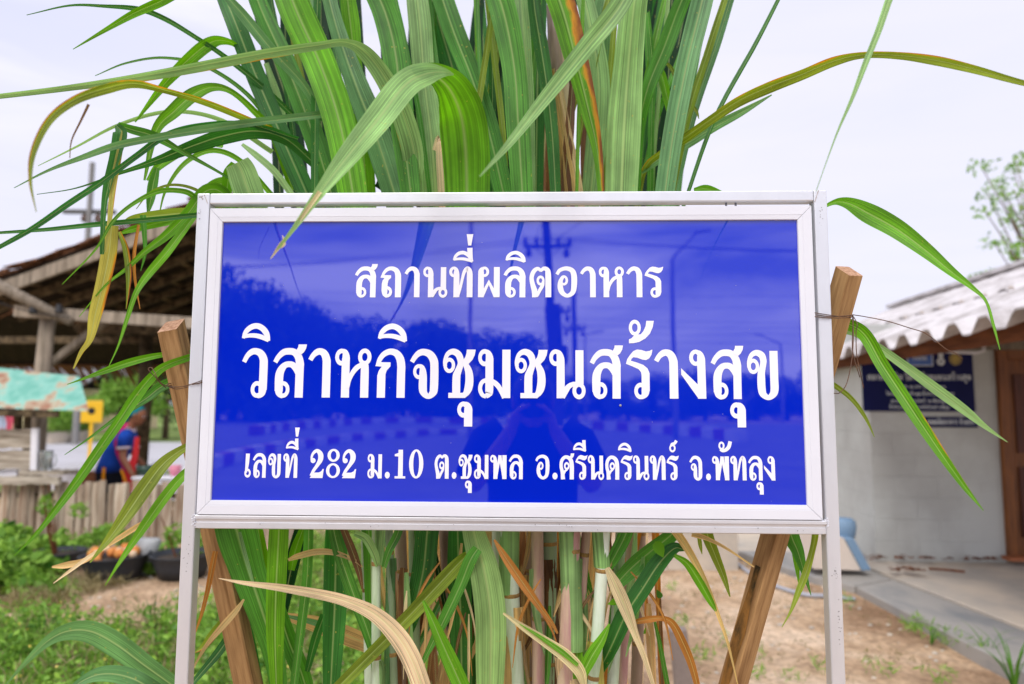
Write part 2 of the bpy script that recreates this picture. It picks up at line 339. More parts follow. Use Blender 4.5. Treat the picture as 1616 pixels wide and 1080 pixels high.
sign = empty('sign_board', (-0.05, 0, 0), label='large blue sign board with white Thai lettering in a white aluminium frame', cat='sign')
def q(px, py): p = at(px, py, 0.0); return p.x, p.z
# panel and lettering
mb = MB(); mb.box(-0.636, 0.530, 0.0, 0.004, 1.304, 1.878)
panel = mb.build('panel', M['panel'], sign)
X = Vector((1, 0, 0)); Z = Vector((0, 0, 1)); NY = Vector((0, -1, 0)); O = Vector((0, -0.0003, 0))
def line_on_sign(items, basef, hpx, name):
    mb = MB()
    for g, l, r_ in items:
        by = basef((l + r_) / 2)
        pl = at(l, by - hpx / 2, 0); pr = at(r_, by - hpx / 2, 0); pb = at((l + r_) / 2, by, 0); pt = at((l + r_) / 2, by - hpx, 0)
        glyph_to(mb, g, pl.x, pr.x, pb.z, pt.z - pb.z, O, X, Z, NY)
    o = mb.build(name, M['letter'], panel, loc=(0, 0, 0)); o.location = (0, 0, 0); return o
line1 = [('so', 559.7, 596), ('tho', 600.5, 633), ('aa', 638.2, 662.3), ('no', 667.8, 706.2), ('tho2', 708.8, 745.8), ('saraii', 714.3, 747.2), ('maiek', 735.8, 746.3), ('pho', 754.4, 788.5), ('lo', 794.3, 829.2), ('sarai', 797.3, 830), ('to', 835.4, 869.8), ('oo', 875.7, 910.3), ('aa', 915.3, 940), ('ho', 945, 984.6), ('aa', 988, 1013.5), ('ro', 1017.2, 1046.8)]
line2 = [('wo', 381.5, 422.1), ('sarai', 379.3, 425.3), ('so', 430.3, 483.3), ('aa', 485.9, 521.6), ('ho', 528.3, 585.8), ('ko', 592.3, 639.7), ('sarai', 594.9, 642.1), ('jo', 646.1, 691.7), ('cho', 699.3, 750.5), ('sarau', 722.3, 746), ('mo', 754.5, 805.5), ('cho', 812.6, 864.2), ('no', 866.8, 924), ('so', 930.4, 983.4), ('ro', 987.9, 1029.9), ('maitho', 993.1, 1032.9), ('aa', 1032.3, 1069.9), ('ngo', 1074.9, 1114), ('so', 1121.4, 1173.8), ('sarau', 1150.8, 1175.2), ('kho', 1179.3, 1228)]
line3 = [('e', 386.5, 396.3), ('lo', 398.6, 419.9), ('kho', 423.1, 443.1), ('tho2', 446.8, 469.5), ('saraii', 450.2, 471), ('maiek', 463.9, 471.3), ('2', 489.5, 510.9), ('8', 515, 536.9), ('2', 540.2, 561.9), ('mo', 580.1, 602.8), ('.', 607.8, 615.4), ('1', 622.8, 639.9), ('0', 645.5, 668.1),
    ('to', 685.8, 708.1), ('.', 713.3, 720.5), ('cho', 723.8, 745.7), ('sarau', 734, 744.8), ('mo', 748, 770.8), ('phan', 773.4, 799.4), ('lo', 802.7, 825), ('oo', 844.1, 866.8), ('.', 872, 879.8), ('sala', 882.9, 906.3), ('ro', 908, 927.1), ('saraii', 904.3, 925.6), ('no', 927.7, 953.1),
    ('khwai', 955.2, 977.1), ('sarai', 975.3, 997.2), ('ro', 979.4, 998.5), ('no', 999, 1024.5), ('tho2', 1025.4, 1050.1), ('ro', 1051.9, 1071.2), ('thanthakhat', 1056.6, 1070.3), ('jo', 1087.6, 1108), ('.', 1114.1, 1121.5), ('phan', 1123.8, 1150.3), ('hanakat', 1134.5, 1155.9), ('tho2', 1152.5, 1177.6), ('lo', 1180.4, 1203.2), ('sarau', 1192.8, 1204), ('ngo', 1205.5, 1223.1)]
line_on_sign(line1, lambda x: 469.4, 48.2, 'lettering')
line_on_sign(line2, lambda x: 627.2 + (x - 381) * 2.7 / 847, 77.2, 'lettering')
line_on_sign(line3, lambda x: 753.9 + (x - 386) * 4.7 / 840, 38.4, 'lettering')
# mitred inner frame: four extruded bars
xo0, xo1, zo0, zo1 = -0.6528, 0.5465, 1.2885, 1.8953
xi0, xi1, zi0, zi1 = -0.6268, 0.5192, 1.3152, 1.8675
prof = [(0.0, 0.022), (0.0, -0.006), (0.64, -0.0062), (0.65, -0.0056), (0.67, -0.0056), (0.68, -0.0060), (0.97, -0.0054), (1.0, -0.0040), (1.0, 0.0)]
def mitre(a_o, b_o, a_i, b_i):
    vs = []
    for t_, y_ in prof:
        for o_, i_ in ((a_o, a_i), (b_o, b_i)):
            vs.append((o_[0] + (i_[0] - o_[0]) * t_, y_, o_[1] + (i_[1] - o_[1]) * t_))
    n = len(prof); fs = [(2 * i, 2 * i + 1, 2 * i + 3, 2 * i + 2) for i in range(n - 1)] + [(2 * n - 2, 2 * n - 1, 1, 0), tuple(range(0, 2 * n, 2)), tuple(reversed(range(1, 2 * n, 2)))]
    return MB().add(vs, fs)
g_ = 0.0004
TL, TR, BR, BL = (xo0, zo1), (xo1, zo1), (xo1, zo0), (xo0, zo0)
tl, tr, br, bl = (xi0, zi1), (xi1, zi1), (xi1, zi0), (xi0, zi0)
def sh(p, dx, dz): return (p[0] + dx, p[1] + dz)
mitre(sh(TL, g_, 0), sh(TR, -g_, 0), sh(tl, g_, 0), sh(tr, -g_, 0)).build('frame_bar', M['alu'], sign)
mitre(sh(BL, g_, 0), sh(BR, -g_, 0), sh(bl, g_, 0), sh(br, -g_, 0)).build('frame_bar', M['alu'], sign)
mitre(sh(BL, 0, g_), sh(TL, 0, -g_), sh(bl, 0, g_), sh(tl, 0, -g_)).build('frame_bar', M['alu'], sign)
mitre(sh(BR, 0, g_), sh(TR, 0, -g_), sh(br, 0, g_), sh(tr, 0, -g_)).build('frame_bar', M['alu'], sign)
mb = MB(); mb.box(-0.650, 0.5435, 0.0045, 0.020, 1.291, 1.893); mb.build('back_sheet', M['alu'], sign)
# tubular stand
def tubebox(x0, x1, y0, y1, z0, z1, name):
    mb = MB(); mb.box(x0, x1, y0, y1, z0, z1); return mb.build(name, M['silver'], sign, bevel=0.0025)
pl_ = tubebox(-0.6825, -0.6565, -0.003, 0.0235, -0.15, 1.928, 'post')
pr_ = tubebox(0.5535, 0.5795, -0.003, 0.0235, -0.15, 1.928, 'post')
tubebox(-0.6563, 0.5533, -0.0028, 0.0233, 1.9055, 1.9275, 'rail')
mb = MB()   # bottom rail with a raised lip and a shallow channel
pr2 = [(-0.003, 1.2870), (-0.0045, 1.2850), (-0.0045, 1.2800), (-0.0010, 1.2785), (-0.0005, 1.2730), (-0.0022, 1.2725), (-0.0022, 1.2620), (0.0, 1.2605), (0.0235, 1.2605), (0.0235, 1.2870)]
vs = [(x, y, z) for x in (-0.6563, 0.5533) for y, z in pr2]; n = len(pr2)
mb.add(vs, [(i, (i + 1) % n, (i + 1) % n + n, i + n) for i in range(n)] + [tuple(reversed(range(n))), tuple(range(n, 2 * n))])
mb.build('rail', M['silver'], sign)
# weld beads at the corners, packing screws
def blob(c, rx, rz, n, mat_, name='weld_bead', s=1):
    mb = MB()
    for k in range(n):
        a = random.uniform(0, 6.28); r_ = math.sqrt(random.random())
        p = Vector(c) + Vector((rx * r_ * math.cos(a), random.uniform(-.0006, .0002), rz * r_ * math.sin(a)))
        q_ = random.uniform(0.0007, 0.0018) * s
        mb.loft([ell(p + Vector((0, dy, 0)), q_ * f_, q_ * f_, 6, X, Z) for dy, f_ in ((0.0008, 1), (-0.0006, .9), (-0.0012, .4))])
    return mb.build(name, mat_, sign, smooth=True)
blob((-0.658, -0.003, 1.277), 0.006, 0.013, 26, M['alu'])
blob((0.5545, -0.003, 1.283), 0.005, 0.010, 22, M['alu'])
blob((0.553, -0.003, 1.282), 0.002, 0.003, 5, M['grime'])
blob((-0.674, -0.003, 1.917), 0.004, 0.006, 7, M['grime'])
for a, b in (((-0.668, 1.925), (-0.660, 1.906)), ((0.555, 1.904), (0.563, 1.927))):
    mb = MB(); mb.beam((a[0], -0.0033, a[1]), (b[0], -0.0033, b[1]), 0.0012, 0.0009, up=Vector((0, 1, 0))); mb.build('mitre_seam', M['grime'], sign)
for x_ in (0.385, 0.404): 
    mb = MB(); mb.tube([(x_, 0.01, 1.890), (x_, 0.01, 1.908)], 0.0022, 8); mb.build('screw', M['seam'], sign)
# scuffs and drips on the paintwork, a dried drop and fly specks on the panel
rs = random.Random(31)
def specks(c, rx, rz, n, mat_, name, size=(.0005, .0013), par=None, yy=-.0034, tall=1.0):
    mb = MB()
    for k in range(n):
        x_ = c[0] + rs.gauss(0, rx); z_ = c[1] + rs.gauss(0, rz); s_ = rs.uniform(*size)
        mb.add([(x_ + s_ * math.cos(a) * (1 + .4 * math.sin(3 * a + k)), yy, z_ + s_ * tall * math.sin(a)) for a in [2 * PI * i / 7 for i in range(7)]], [tuple(range(7))])
    return mb.build(name, mat_, par or sign, kind='stuff', **({'loc': (0, 0, 0)} if par else {}))
M['scuff'] = simple('scuff_grey', (0.40, 0.39, 0.40, 1), .8, var=.3, scale=300)
specks((.568, 1.19), .003, .006, 16, M['scuff'], 'scuff_marks'); specks((.571, 1.10), .001, .02, 14, M['scuff'], 'scuff_marks'); specks((-.668, 1.21), .004, .02, 12, M['scuff'], 'scuff_marks')
specks((.566, 1.875), .002, .01, 10, M['scuff'], 'scuff_marks'); specks((-.675, 1.885), .002, .012, 8, M['scuff'], 'scuff_marks'); specks((0, 1.27), .35, .004, 22, M['scuff'], 'scuff_marks', yy=-.0050)
specks((-.05, 1.6), .3, .13, 46, M['scuff'], 'fly_specks', (.0003, .0007), panel, -.0002)
p = at(979, 640, 0); MB().loft([ell(Vector((p.x, -.0008 - d_, p.z + z_)), w_, w_, 8, X, Z) for d_, z_, w_ in ((0, 0, .0024), (.001, -.0004, .0018), (.0014, 0, .0006))] ).build('dried_drop', M['scuff'], panel, smooth=True, loc=(0, 0, 0))
# ------------------------------------------------------------------ sugarcane clump
def leaf_mat():
    m_, t, b = nodemat('cane_leaf'); n_ = t.nodes.new; l_ = t.links.new
    uv = n_('ShaderNodeUVMap'); uv.uv_map = 'UVMap'; sx = n_('ShaderNodeSeparateXYZ'); l_(uv.outputs[0], sx.inputs[0])
    oi = n_('ShaderNodeObjectInfo')
    def math_(op, a, b_=None, c=None, clamp=False):
        k = n_('ShaderNodeMath'); k.operation = op; k.use_clamp = clamp
        for i, v in enumerate((a, b_, c)):
            if v is None: continue
            if isinstance(v, (int, float)): k.inputs[i].default_value = v
            else: l_(v, k.inputs[i])
        return k.outputs[0]
    U, V = sx.outputs[0], sx.outputs[1]
    # fine veins: noise stretched along the blade
    cx = n_('ShaderNodeCombineXYZ'); l_(math_('MULTIPLY', U, 26), cx.inputs[0]); l_(math_('MULTIPLY', V, 1.2), cx.inputs[1]); l_(math_('MULTIPLY', oi.outputs['Random'], 50), cx.inputs[2])
    nv = n_('ShaderNodeTexNoise'); nv.inputs['Scale'].default_value = 1.0; nv.inputs['Detail'].default_value = 3; l_(cx.outputs[0], nv.inputs['Vector'])
    veins = n_('ShaderNodeMapRange'); veins.inputs[1].default_value = 0.3; veins.inputs[2].default_value = 0.7; veins.inputs[3].default_value = 0.55; veins.inputs[4].default_value = 1.38; l_(nv.outputs['Fac'], veins.inputs[0])
    # broad mottling
    cy = n_('ShaderNodeCombineXYZ'); l_(math_('MULTIPLY', U, 1.5), cy.inputs[0]); l_(math_('MULTIPLY', V, 9), cy.inputs[1]); l_(math_('MULTIPLY', oi.outputs['Random'], 91), cy.inputs[2])
    nb = n_('ShaderNodeTexNoise'); nb.inputs['Scale'].default_value = 1.0; nb.inputs['Detail'].default_value = 5; l_(cy.outputs[0], nb.inputs['Vector'])
    mott = n_('ShaderNodeMapRange'); mott.inputs[1].default_value = 0.3; mott.inputs[2].default_value = 0.7; mott.inputs[3].default_value = 0.70; mott.inputs[4].default_value = 1.25; l_(nb.outputs['Fac'], mott.inputs[0])
    mul = n_('ShaderNodeVectorMath'); mul.operation = 'SCALE'; l_(oi.outputs['Color'], mul.inputs[0]); l_(math_('MULTIPLY', veins.outputs[0], mott.outputs[0]), mul.inputs['Scale'])
    # pale midrib
    du = math_('ABSOLUTE', math_('SUBTRACT', U, 0.5))
    mid = math_('SUBTRACT', 1.0, math_('MULTIPLY', du, 17.0), clamp=True)
    mid = math_('MULTIPLY', mid, 0.8)
    rib = n_('ShaderNodeMixRGB'); rib.blend_type = 'MIX'; l_(mid, rib.inputs[0]); l_(mul.outputs[0], rib.inputs[1])
    ribc = n_('ShaderNodeMixRGB'); ribc.inputs[0].default_value = 0.62; l_(oi.outputs['Color'], ribc.inputs[1]); ribc.inputs[2].default_value = (0.50, 0.60, 0.24, 1); l_(ribc.outputs[0], rib.inputs[2])
    # scorched orange-brown band on one edge, strength = alpha of the object colour; yellow specks
    al = oi.outputs['Alpha']
    ed = n_('ShaderNodeMapRange'); ed.inputs[3].default_value = 0; ed.inputs[4].default_value = 1; ed.clamp = True
    l_(math_('ADD', U, math_('MULTIPLY', math_('SUBTRACT', nb.outputs['Fac'], 0.5), 1.1)), ed.inputs[0])
    l_(math_('SUBTRACT', 1.30, math_('MULTIPLY', al, 1.05)), ed.inputs[1]); l_(math_('SUBTRACT', 1.62, math_('MULTIPLY', al, 1.05)), ed.inputs[2])
    er = n_('ShaderNodeValToRGB'); e = er.color_ramp; e.elements[0].position = 0.0; e.elements[0].color = (0.42, 0.36, 0.03, 1); e.elements[1].position = 1.0; e.elements[1].color = (0.23, 0.075, 0.022, 1)
    k = e.elements.new(0.45); k.color = (0.62, 0.27, 0.02, 1); l_(ed.outputs[0], er.inputs[0])
    mx1 = n_('ShaderNodeMixRGB'); l_(math_('MINIMUM', math_('MULTIPLY', ed.outputs[0], 3.0), 1.0), mx1.inputs[0]); l_(rib.outputs[0], mx1.inputs[1]); l_(er.outputs[0], mx1.inputs[2])
    cs = n_('ShaderNodeCombineXYZ'); l_(math_('MULTIPLY', U, 9), cs.inputs[0]); l_(math_('MULTIPLY', V, 110), cs.inputs[1]); l_(oi.outputs['Random'], cs.inputs[2])
    ns = n_('ShaderNodeTexNoise'); ns.inputs['Scale'].default_value = 1.0; ns.inputs['Detail'].default_value = 2; l_(cs.outputs[0], ns.inputs['Vector'])
    sp = n_('ShaderNodeMapRange'); sp.inputs[1].default_value = 0.69; sp.inputs[2].default_value = 0.76; l_(ns.outputs['Fac'], sp.inputs[0])
    mx2 = n_('ShaderNodeMixRGB'); l_(math_('MULTIPLY', sp.outputs[0], 0.6), mx2.inputs[0]); l_(mx1.outputs[0], mx2.inputs[1]); mx2.inputs[2].default_value = (0.50, 0.42, 0.09, 1)
    bw = n_('ShaderNodeBump'); bw.inputs['Strength'].default_value = 0.35; bw.inputs['Distance'].default_value = 0.0012; l_(nv.outputs['Fac'], bw.inputs['Height'])
    l_(mx2.outputs[0], b.inputs['Base Color']); l_(bw.outputs[0], b.inputs['Normal']); setin(b, Roughness=0.42); b.inputs['Specular IOR Level'].default_value = 0.28
    tr = n_('ShaderNodeBsdfTranslucent'); hs = n_('ShaderNodeHueSaturation'); hs.inputs['Saturation'].default_value = 1.15; hs.inputs['Value'].default_value = 1.5; l_(mx2.outputs[0], hs.inputs['Color']); l_(hs.outputs[0], tr.inputs[0])
    ms = n_('ShaderNodeMixShader'); ms.inputs[0].default_value = 0.36; l_(b.outputs[0], ms.inputs[1]); l_(tr.outputs[0], ms.inputs[2])
    l_(ms.outputs[0], t.nodes['Material Output'].inputs[0])
    return m_
M['leaf'] = leaf_mat()
PAL = {  # leaf colours (linear base colour); 'dark' has the clump's inner shade put in
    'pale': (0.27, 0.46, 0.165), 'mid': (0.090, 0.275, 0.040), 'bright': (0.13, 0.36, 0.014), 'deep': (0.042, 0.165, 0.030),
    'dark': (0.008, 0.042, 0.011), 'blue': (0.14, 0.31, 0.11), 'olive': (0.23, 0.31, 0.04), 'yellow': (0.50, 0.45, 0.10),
    'dry': (0.62, 0.43, 0.18), 'straw': (0.76, 0.60, 0.34), 'brown': (0.17, 0.085, 0.035), 'rust': (0.50, 0.21, 0.05)}
LEAF_LABEL = {'dry': 'dry tan blade', 'straw': 'pale straw-coloured dry blade', 'brown': 'withered brown blade', 'rust': 'orange-brown dying blade', 'yellow': 'yellowing blade'}
clump = empty('sugarcane_clump', (-0.15, 0.55, 0), label='tall sugarcane clump with long green blades growing behind the blue sign', cat='plant')
CL = clump
NLEAF = [0]
def leaf(pts, col='mid', tau=None, fold=None, scorch=0.0, parent=None, wave=1.0, name='leaf', flat=False):
    """pts: (px, py, world y, visible width in photo px). A folded ribbon through those places."""
    NLEAF[0] += 1
    rnd = random.Random(NLEAF[0] * 13 + 5)
    if tau is None: tau = rnd.uniform(-28, 28)
    if fold is None: fold = rnd.uniform(0.16, 0.42)
    if pts[0][1] < -15 and pts[0][3] > 5:      # the blade goes on above the picture to its own tip
        (x0_, y0_, d0_, w0_), (x1_, y1_, _, _) = pts[0], pts[1]; dx_, dy_ = x0_ - x1_, y0_ - y1_; k_ = rnd.uniform(100, 230) / max(1, math.hypot(dx_, dy_)); bd = rnd.uniform(-.45, .45) * 150
        pts = [(x0_ + dx_ * k_ * 1.6 + bd * 1.6, y0_ + dy_ * k_ * 1.35, d0_ - .06, 1), (x0_ + dx_ * k_ + bd * .6, y0_ + dy_ * k_, d0_ - .03, w0_ * .6)] + list(pts)
    W3 = [(*at(px, py, y), wd) for px, py, y, wd in pts]
    C = crom(W3, 7); n = len(C)
    cols = (-1, -0.52, -0.04, 0.04, 0.52, 1); prf = (0.9, 0.62, 0.0, 0.0, 0.62, 1.0)
    mb = MB(); uvs = []; s = 0.0; prev = None; side0 = None
    ph = rnd.uniform(0, 6); fr = rnd.uniform(18, 34)
    for i, c in enumerate(C):
        P = Vector(c[:3]); T = Vector((C[min(i + 1, n - 1)] - C[max(i - 1, 0)])[:3])
        if T.length < 1e-7: T = Vector((0, 0, 1))
        T.normalize()
        V = (P - CAM).normalized(); S = T.cross(V)
        if S.length < 0.05 and side0 is not None: S = side0.copy()
        S = (S - T * S.dot(T)).normalized()
        if side0 is not None and S.dot(side0) < 0: S = -S
        side0 = S; Nn = S.cross(T).normalized()
        if Nn.dot(V) > 0: Nn = -Nn
        if prev is not None: s += (P - prev).length
        prev = P
        ta = R(tau) + 0.12 * math.sin(s * 5 + ph)
        S2 = S * math.cos(ta) + Nn * math.sin(ta); N2 = Nn * math.cos(ta) - S * math.sin(ta)
        hw = max(0.0006, c[3] / ppm(P) * 0.5 / max(0.4, math.cos(ta)))
        for j, (u, f_) in enumerate(zip(cols, prf)):
            rip = wave * 0.05 * hw * math.sin(s * fr + ph + j * 2.2) * abs(u)
            mb.v.append(tuple(P + S2 * (u * hw) + N2 * (hw * fold * f_ + rip)))
            uvs.append(((u + 1) / 2, s))
    m_ = len(cols)
    for i in range(n - 1):
        for j in range(m_ - 1):
            a = i * m_ + j; mb.f.append((a, a + 1, a + 1 + m_, a + m_))
    me = mb.mesh('leaf', smooth=True)
    ul = me.uv_layers.new(name='UVMap')
    arr = np.array([uvs[v] for f in mb.f for v in f], dtype=np.float32).ravel(); ul.data.foreach_set('uv', arr)
    o = link(name, me, M['leaf'], CL if parent is None else parent)
    c = PAL[col]; k = rnd.uniform(0.88, 1.12)
    o.color = (c[0] * k * rnd.uniform(.95, 1.05), c[1] * k, c[2] * k * rnd.uniform(.9, 1.1), scorch)
    if col in LEAF_LABEL: o['label'] = LEAF_LABEL[col]
    return o

def up(pts, dy=0.0):
    """helper: leaf points starting above the sign get a base that runs on down behind it"""
    return pts
b1 = 0.10
# upright blades above the board, left to right (bottom end hidden behind the board)
leaf([(330, -60, .25, 20), (365, 20, .2, 28), (400, 110, .2, 30), (442, 210, .2, 30), (490, 320, .2, 30), (520, 400, .2, 22)], 'deep', 10)
leaf([(380, -80, .2, 22), (410, 10, .2, 28), (455, 110, .2, 32), (495, 215, .2, 32), (530, 330, .2, 28)], 'mid', -12)
leaf([(340, -30, .1, 10), (385, 25, .1, 17), (430, 80, .1, 18), (480, 135, .12, 14), (510, 190, .15, 10)], 'blue', 20, scorch=.1)
leaf([(430, -90, .1, 36), (465, 10, .1, 52), (505, 100, .1, 50), (535, 190, .1, 50), (556, 300, .1, 46), (565, 380, .1, 36)], 'bright', 8, fold=.12)
leaf([(505, -60, .25, 20), (530, 40, .22, 24), (560, 130, .2, 34), (595, 220, .2, 44), (630, 330, .2, 40)], 'blue', -8)
leaf([(575, -60, .15, 34), (608, 20, .15, 40), (625, 90, .15, 42), (632, 170, .15, 40), (650, 320, .15, 30)], 'mid', 6, fold=.12)
leaf([(540, -60, .3, 18), (552, 30, .3, 26), (560, 100, .3, 20), (570, 200, .3, 30), (580, 330, .3, 26)], 'bright', -18)
leaf([(650, -60, .22, 28), (662, 30, .22, 36), (670, 130, .22, 34), (682, 230, .22, 44), (690, 340, .22, 50)], 'pale', 5, fold=.1)
leaf([(665, -50, .3, 26), (700, 60, .3, 34), (722, 140, .3, 34), (735, 230, .3, 26), (740, 330, .3, 20)], 'deep', 15)
leaf([(680, -60, .18, 28), (712, 40, .18, 34), (745, 125, .18, 32), (772, 210, .18, 34), (798, 320, .18, 30)], 'mid', -8)
leaf([(768, -60, .12, 36), (795, 20, .12, 42), (812, 110, .12, 38), (818, 200, .12, 38), (826, 330, .12, 32)], 'mid', 4, fold=.12)
leaf([(815, -50, .2, 18), (826, 40, .2, 22), (833, 140, .2, 20), (836, 240, .2, 18), (838, 330, .2, 14)], 'pale', 12)
leaf([(830, -60, .16, 18), (846, 30, .16, 22), (862, 130, .16, 22), (872, 220, .16, 20), (878, 330, .16, 16)], 'deep', 0)
leaf([(855, -70, .09, 44), (886, 10, .09, 42), (908, 90, .09, 37), (928, 170, .09, 28), (943, 240, .09, 16), (950, 320, .09, 9)], 'bright', -6, fold=.35, scorch=.66)
leaf([(1010, -80, .10, 36), (999, 20, .10, 42), (992, 100, .10, 46), (985, 200, .10, 54), (980, 320, .10, 50)], 'pale', 4, fold=.10)
leaf([(905, -50, .22, 24), (935, 60, .22, 30), (945, 160, .22, 34), (930, 330, .22, 30)], 'pale', -14)
leaf([(960, -40, .3, 26), (950, 60, .3, 34), (962, 200, .3, 32), (965, 330, .3, 30)], 'blue', 12)
leaf([(1015, -60, .05, 26), (978, 10, .02, 31), (925, 76, 0, 29), (857, 160, -.12, 21), (803, 228, -.3, 12), (757, 279, -.46, 2)], 'pale', 14, fold=.3)
leaf([(1100, -50, .15, 20), (1072, 10, .15, 25), (1048, 75, .15, 26), (1022, 140, .15, 22), (1008, 210, .18, 16), (1004, 320, .2, 12)], 'mid', -12)
leaf([(1125, -70, .12, 28), (1106, 10, .12, 34), (1084, 100, .12, 33), (1062, 215, .12, 32), (1046, 330, .12, 30)], 'blue', 8, fold=.18)
leaf([(1022, 20, .3, 8), (1030, 110, .3, 10), (1028, 220, .3, 10), (1026, 330, .3, 10)], 'mid')
leaf([(1033, 105, .3, 2), (1043, 115, .3, 12), (1052, 150, .3, 13), (1062, 200, .3, 8), (1070, 260, .3, 6)], 'bright')
leaf([(1045, 95, .2, 2), (1060, 110, .2, 6), (1078, 150, .2, 7), (1098, 175, .2, 5), (1103, 188, .2, 1)], 'olive')
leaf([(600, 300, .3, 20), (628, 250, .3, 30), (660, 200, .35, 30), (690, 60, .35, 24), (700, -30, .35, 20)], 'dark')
# folded broad blade in front of the board, drooping to a dry tip
big = leaf([(738, 380, .09, 64), (737, 310, .09, 70), (735, 240, .07, 76), (728, 185, .04, 74), (712, 145, -.02, 62), (690, 122, -.08, 40), (668, 114, -.13, 24), (650, 116, -.17, 14)], 'bright', 10, fold=.12, scorch=.10)
leaf([(716, 118, -.08, 2), (700, 114, -.11, 14), (672, 117, -.14, 34), (640, 134, -.2, 42), (597, 188, -.27, 42), (548, 248, -.33, 32), (504, 305, -.37, 17), (468, 355, -.39, 8), (428, 407, -.40, 2)], 'pale', 10, fold=.12, scorch=.05)
leaf([(505, 303, -.371, 7), (480, 338, -.385, 6), (455, 372, -.392, 5), (442, 388, -.396, 6), (427, 409, -.402, 1)], 'straw', 10, fold=.5)
leaf([(446, 372, -.39, 1), (449, 384, -.395, 4), (444, 392, -.398, 1)], 'straw', 0)
# blade that bends out to the far left edge
leaf([(640, 330, .2, 22), (655, 260, .16, 32), (640, 190, .12, 34), (612, 130, .08, 30), (578, 84, .05, 24), (545, 67, .02, 12), (500, 72, 0, 12), (420, 84, -.03, 15), (320, 103, -.06, 15), (210, 123, -.1, 12), (100, 139, -.13, 9), (-40, 156, -.16, 7)], 'pale', -22, fold=.5, scorch=.28)
leaf([(42, 24, -.05, 1), (110, 9, 0, 3), (165, 10, .03, 5), (220, 15, .05, 8), (262, 31, .08, 8), (310, 60, .1, 7), (355, 90, .15, 8), (415, 138, .2, 9), (480, 200, .25, 9)], 'deep')
leaf([(115, 78, -.1, 1), (165, 48, -.08, 6), (210, 22, -.05, 11), (250, 4, -.03, 14), (300, -20, 0, 14), (380, -40, .1, 14)], 'bright', 15)
leaf([(213, 193, .1, 2), (262, 130, .1, 13), (300, 92, .1, 19), (328, 70, .12, 19), (350, 64, .15, 12), (375, 74, .2, 7), (400, 110, .25, 8), (430, 170, .3, 10)], 'bright', 20, scorch=.1)
leaf([(57, 335, -.52, 1), (47, 285, -.52, 5), (52, 238, -.5, 9), (78, 188, -.46, 11), (118, 157, -.4, 13), (165, 140, -.34, 15), (212, 132, -.27, 12), (262, 143, -.18, 9), (320, 160, -.08, 10), (372, 180, .02, 10), (430, 205, .15, 10)], 'olive', 25, fold=.5, scorch=.5)
leaf([(140, 165, -.36, 4), (128, 190, -.36, 3), (113, 222, -.36, 2), (110, 250, -.36, 1)], 'brown', 0)
leaf([(228, 285, .05, 3), (246, 208, .05, 13), (275, 176, .05, 20), (305, 150, .06, 20), (335, 138, .08, 13), (365, 145, .1, 9), (400, 175, .15, 10), (430, 212, .2, 12), (462, 300, .25, 12)], 'bright', -12)
leaf([(-20, 400, -.25, 6), (50, 361, -.2, 8), (107, 322, -.16, 9), (160, 287, -.12, 9), (214, 247, -.08, 9), (262, 214, -.04, 10), (318, 198, 0, 8), (390, 196, .05, 7), (470, 220, .15, 8)], 'deep', 10, fold=.5)
leaf([(22, 297, -.2, 1), (75, 270, -.18, 4), (130, 249, -.15, 8), (185, 230, -.12, 11), (250, 217, -.08, 11), (320, 205, -.02, 12), (400, 194, .05, 12), (505, 182, .12, 11), (560, 175, .2, 11)], 'blue', -15, fold=.5)
leaf([(58, 307, -.1, 1), (120, 297, -.08, 2), (190, 273, -.05, 5), (250, 252, 0, 12), (300, 232, .03, 20), (352, 215, .06, 24), (405, 207, .1, 22), (452, 220, .15, 18), (500, 262, .2, 14)], 'deep', 18, fold=.25)
leaf([(232, 285, .15, 3), (252, 262, .15, 12), (285, 240, .15, 14), (320, 226, .15, 10), (352, 232, .15, 5)], 'bright')
leaf([(184, 198, -.08, 5), (192, 212, -.08, 20), (183, 250, -.08, 15), (172, 290, -.08, 12), (165, 330, -.08, 8), (162, 402, -.08, 6)], 'deep', 30, fold=.6)
leaf([(196, 205, -.08, 6), (186, 255, -.08, 9), (178, 300, -.08, 9), (172, 360, -.08, 6), (166, 398, -.08, 5)], 'yellow', 10, scorch=.3)
leaf([(186, 196, -.08, 7), (205, 204, -.06, 13), (245, 216, -.03, 14), (288, 240, 0, 8), (354, 277, .05, 4), (420, 320, .1, 4)], 'mid')
leaf([(360, 338, .02, 8), (310, 340, 0, 8), (250, 346, -.03, 8), (150, 355, -.07, 8), (70, 363, -.1, 6), (-20, 369, -.13, 4)], 'deep', 5, fold=.45)
leaf([(350, 360, .1, 9), (318, 330, .06, 9), (303, 308, .02, 9), (280, 301, 0, 8), (248, 303, -.03, 8), (210, 322, -.06, 6), (178, 350, -.08, 5), (150, 395, -.09, 3), (98, 449, -.1, 1)], 'bright', 10)
leaf([(375, 350, .08, 20), (352, 306, .06, 22), (325, 302, .04, 20), (296, 338, .02, 17), (262, 372, 0, 14), (228, 398, -.02, 9), (200, 424, -.03, 6), (165, 452, -.05, 3), (125, 500, -.06, 1)], 'bright', -8, fold=.3)
leaf([(345, 330, .04, 6), (312, 338, .02, 8), (288, 366, 0, 11), (262, 400, -.02, 13), (235, 432, -.03, 12), (215, 462, -.05, 8), (200, 505, -.06, 6), (187, 545, -.07, 3), (171, 580, -.08, 1)], 'bright', 12)
leaf([(176, 356, -.05, 20), (172, 400, -.05, 22), (162, 450, -.05, 20), (150, 498, -.05, 18), (142, 535, -.05, 10), (128, 556, -.05, 6), (116, 582, -.05, 2)], 'yellow', 6, scorch=.42)
leaf([(188, 366, -.03, 5), (198, 392, -.03, 9), (203, 430, -.03, 9), (202, 460, -.03, 5), (199, 488, -.03, 1)], 'olive', 0, scorch=.6)
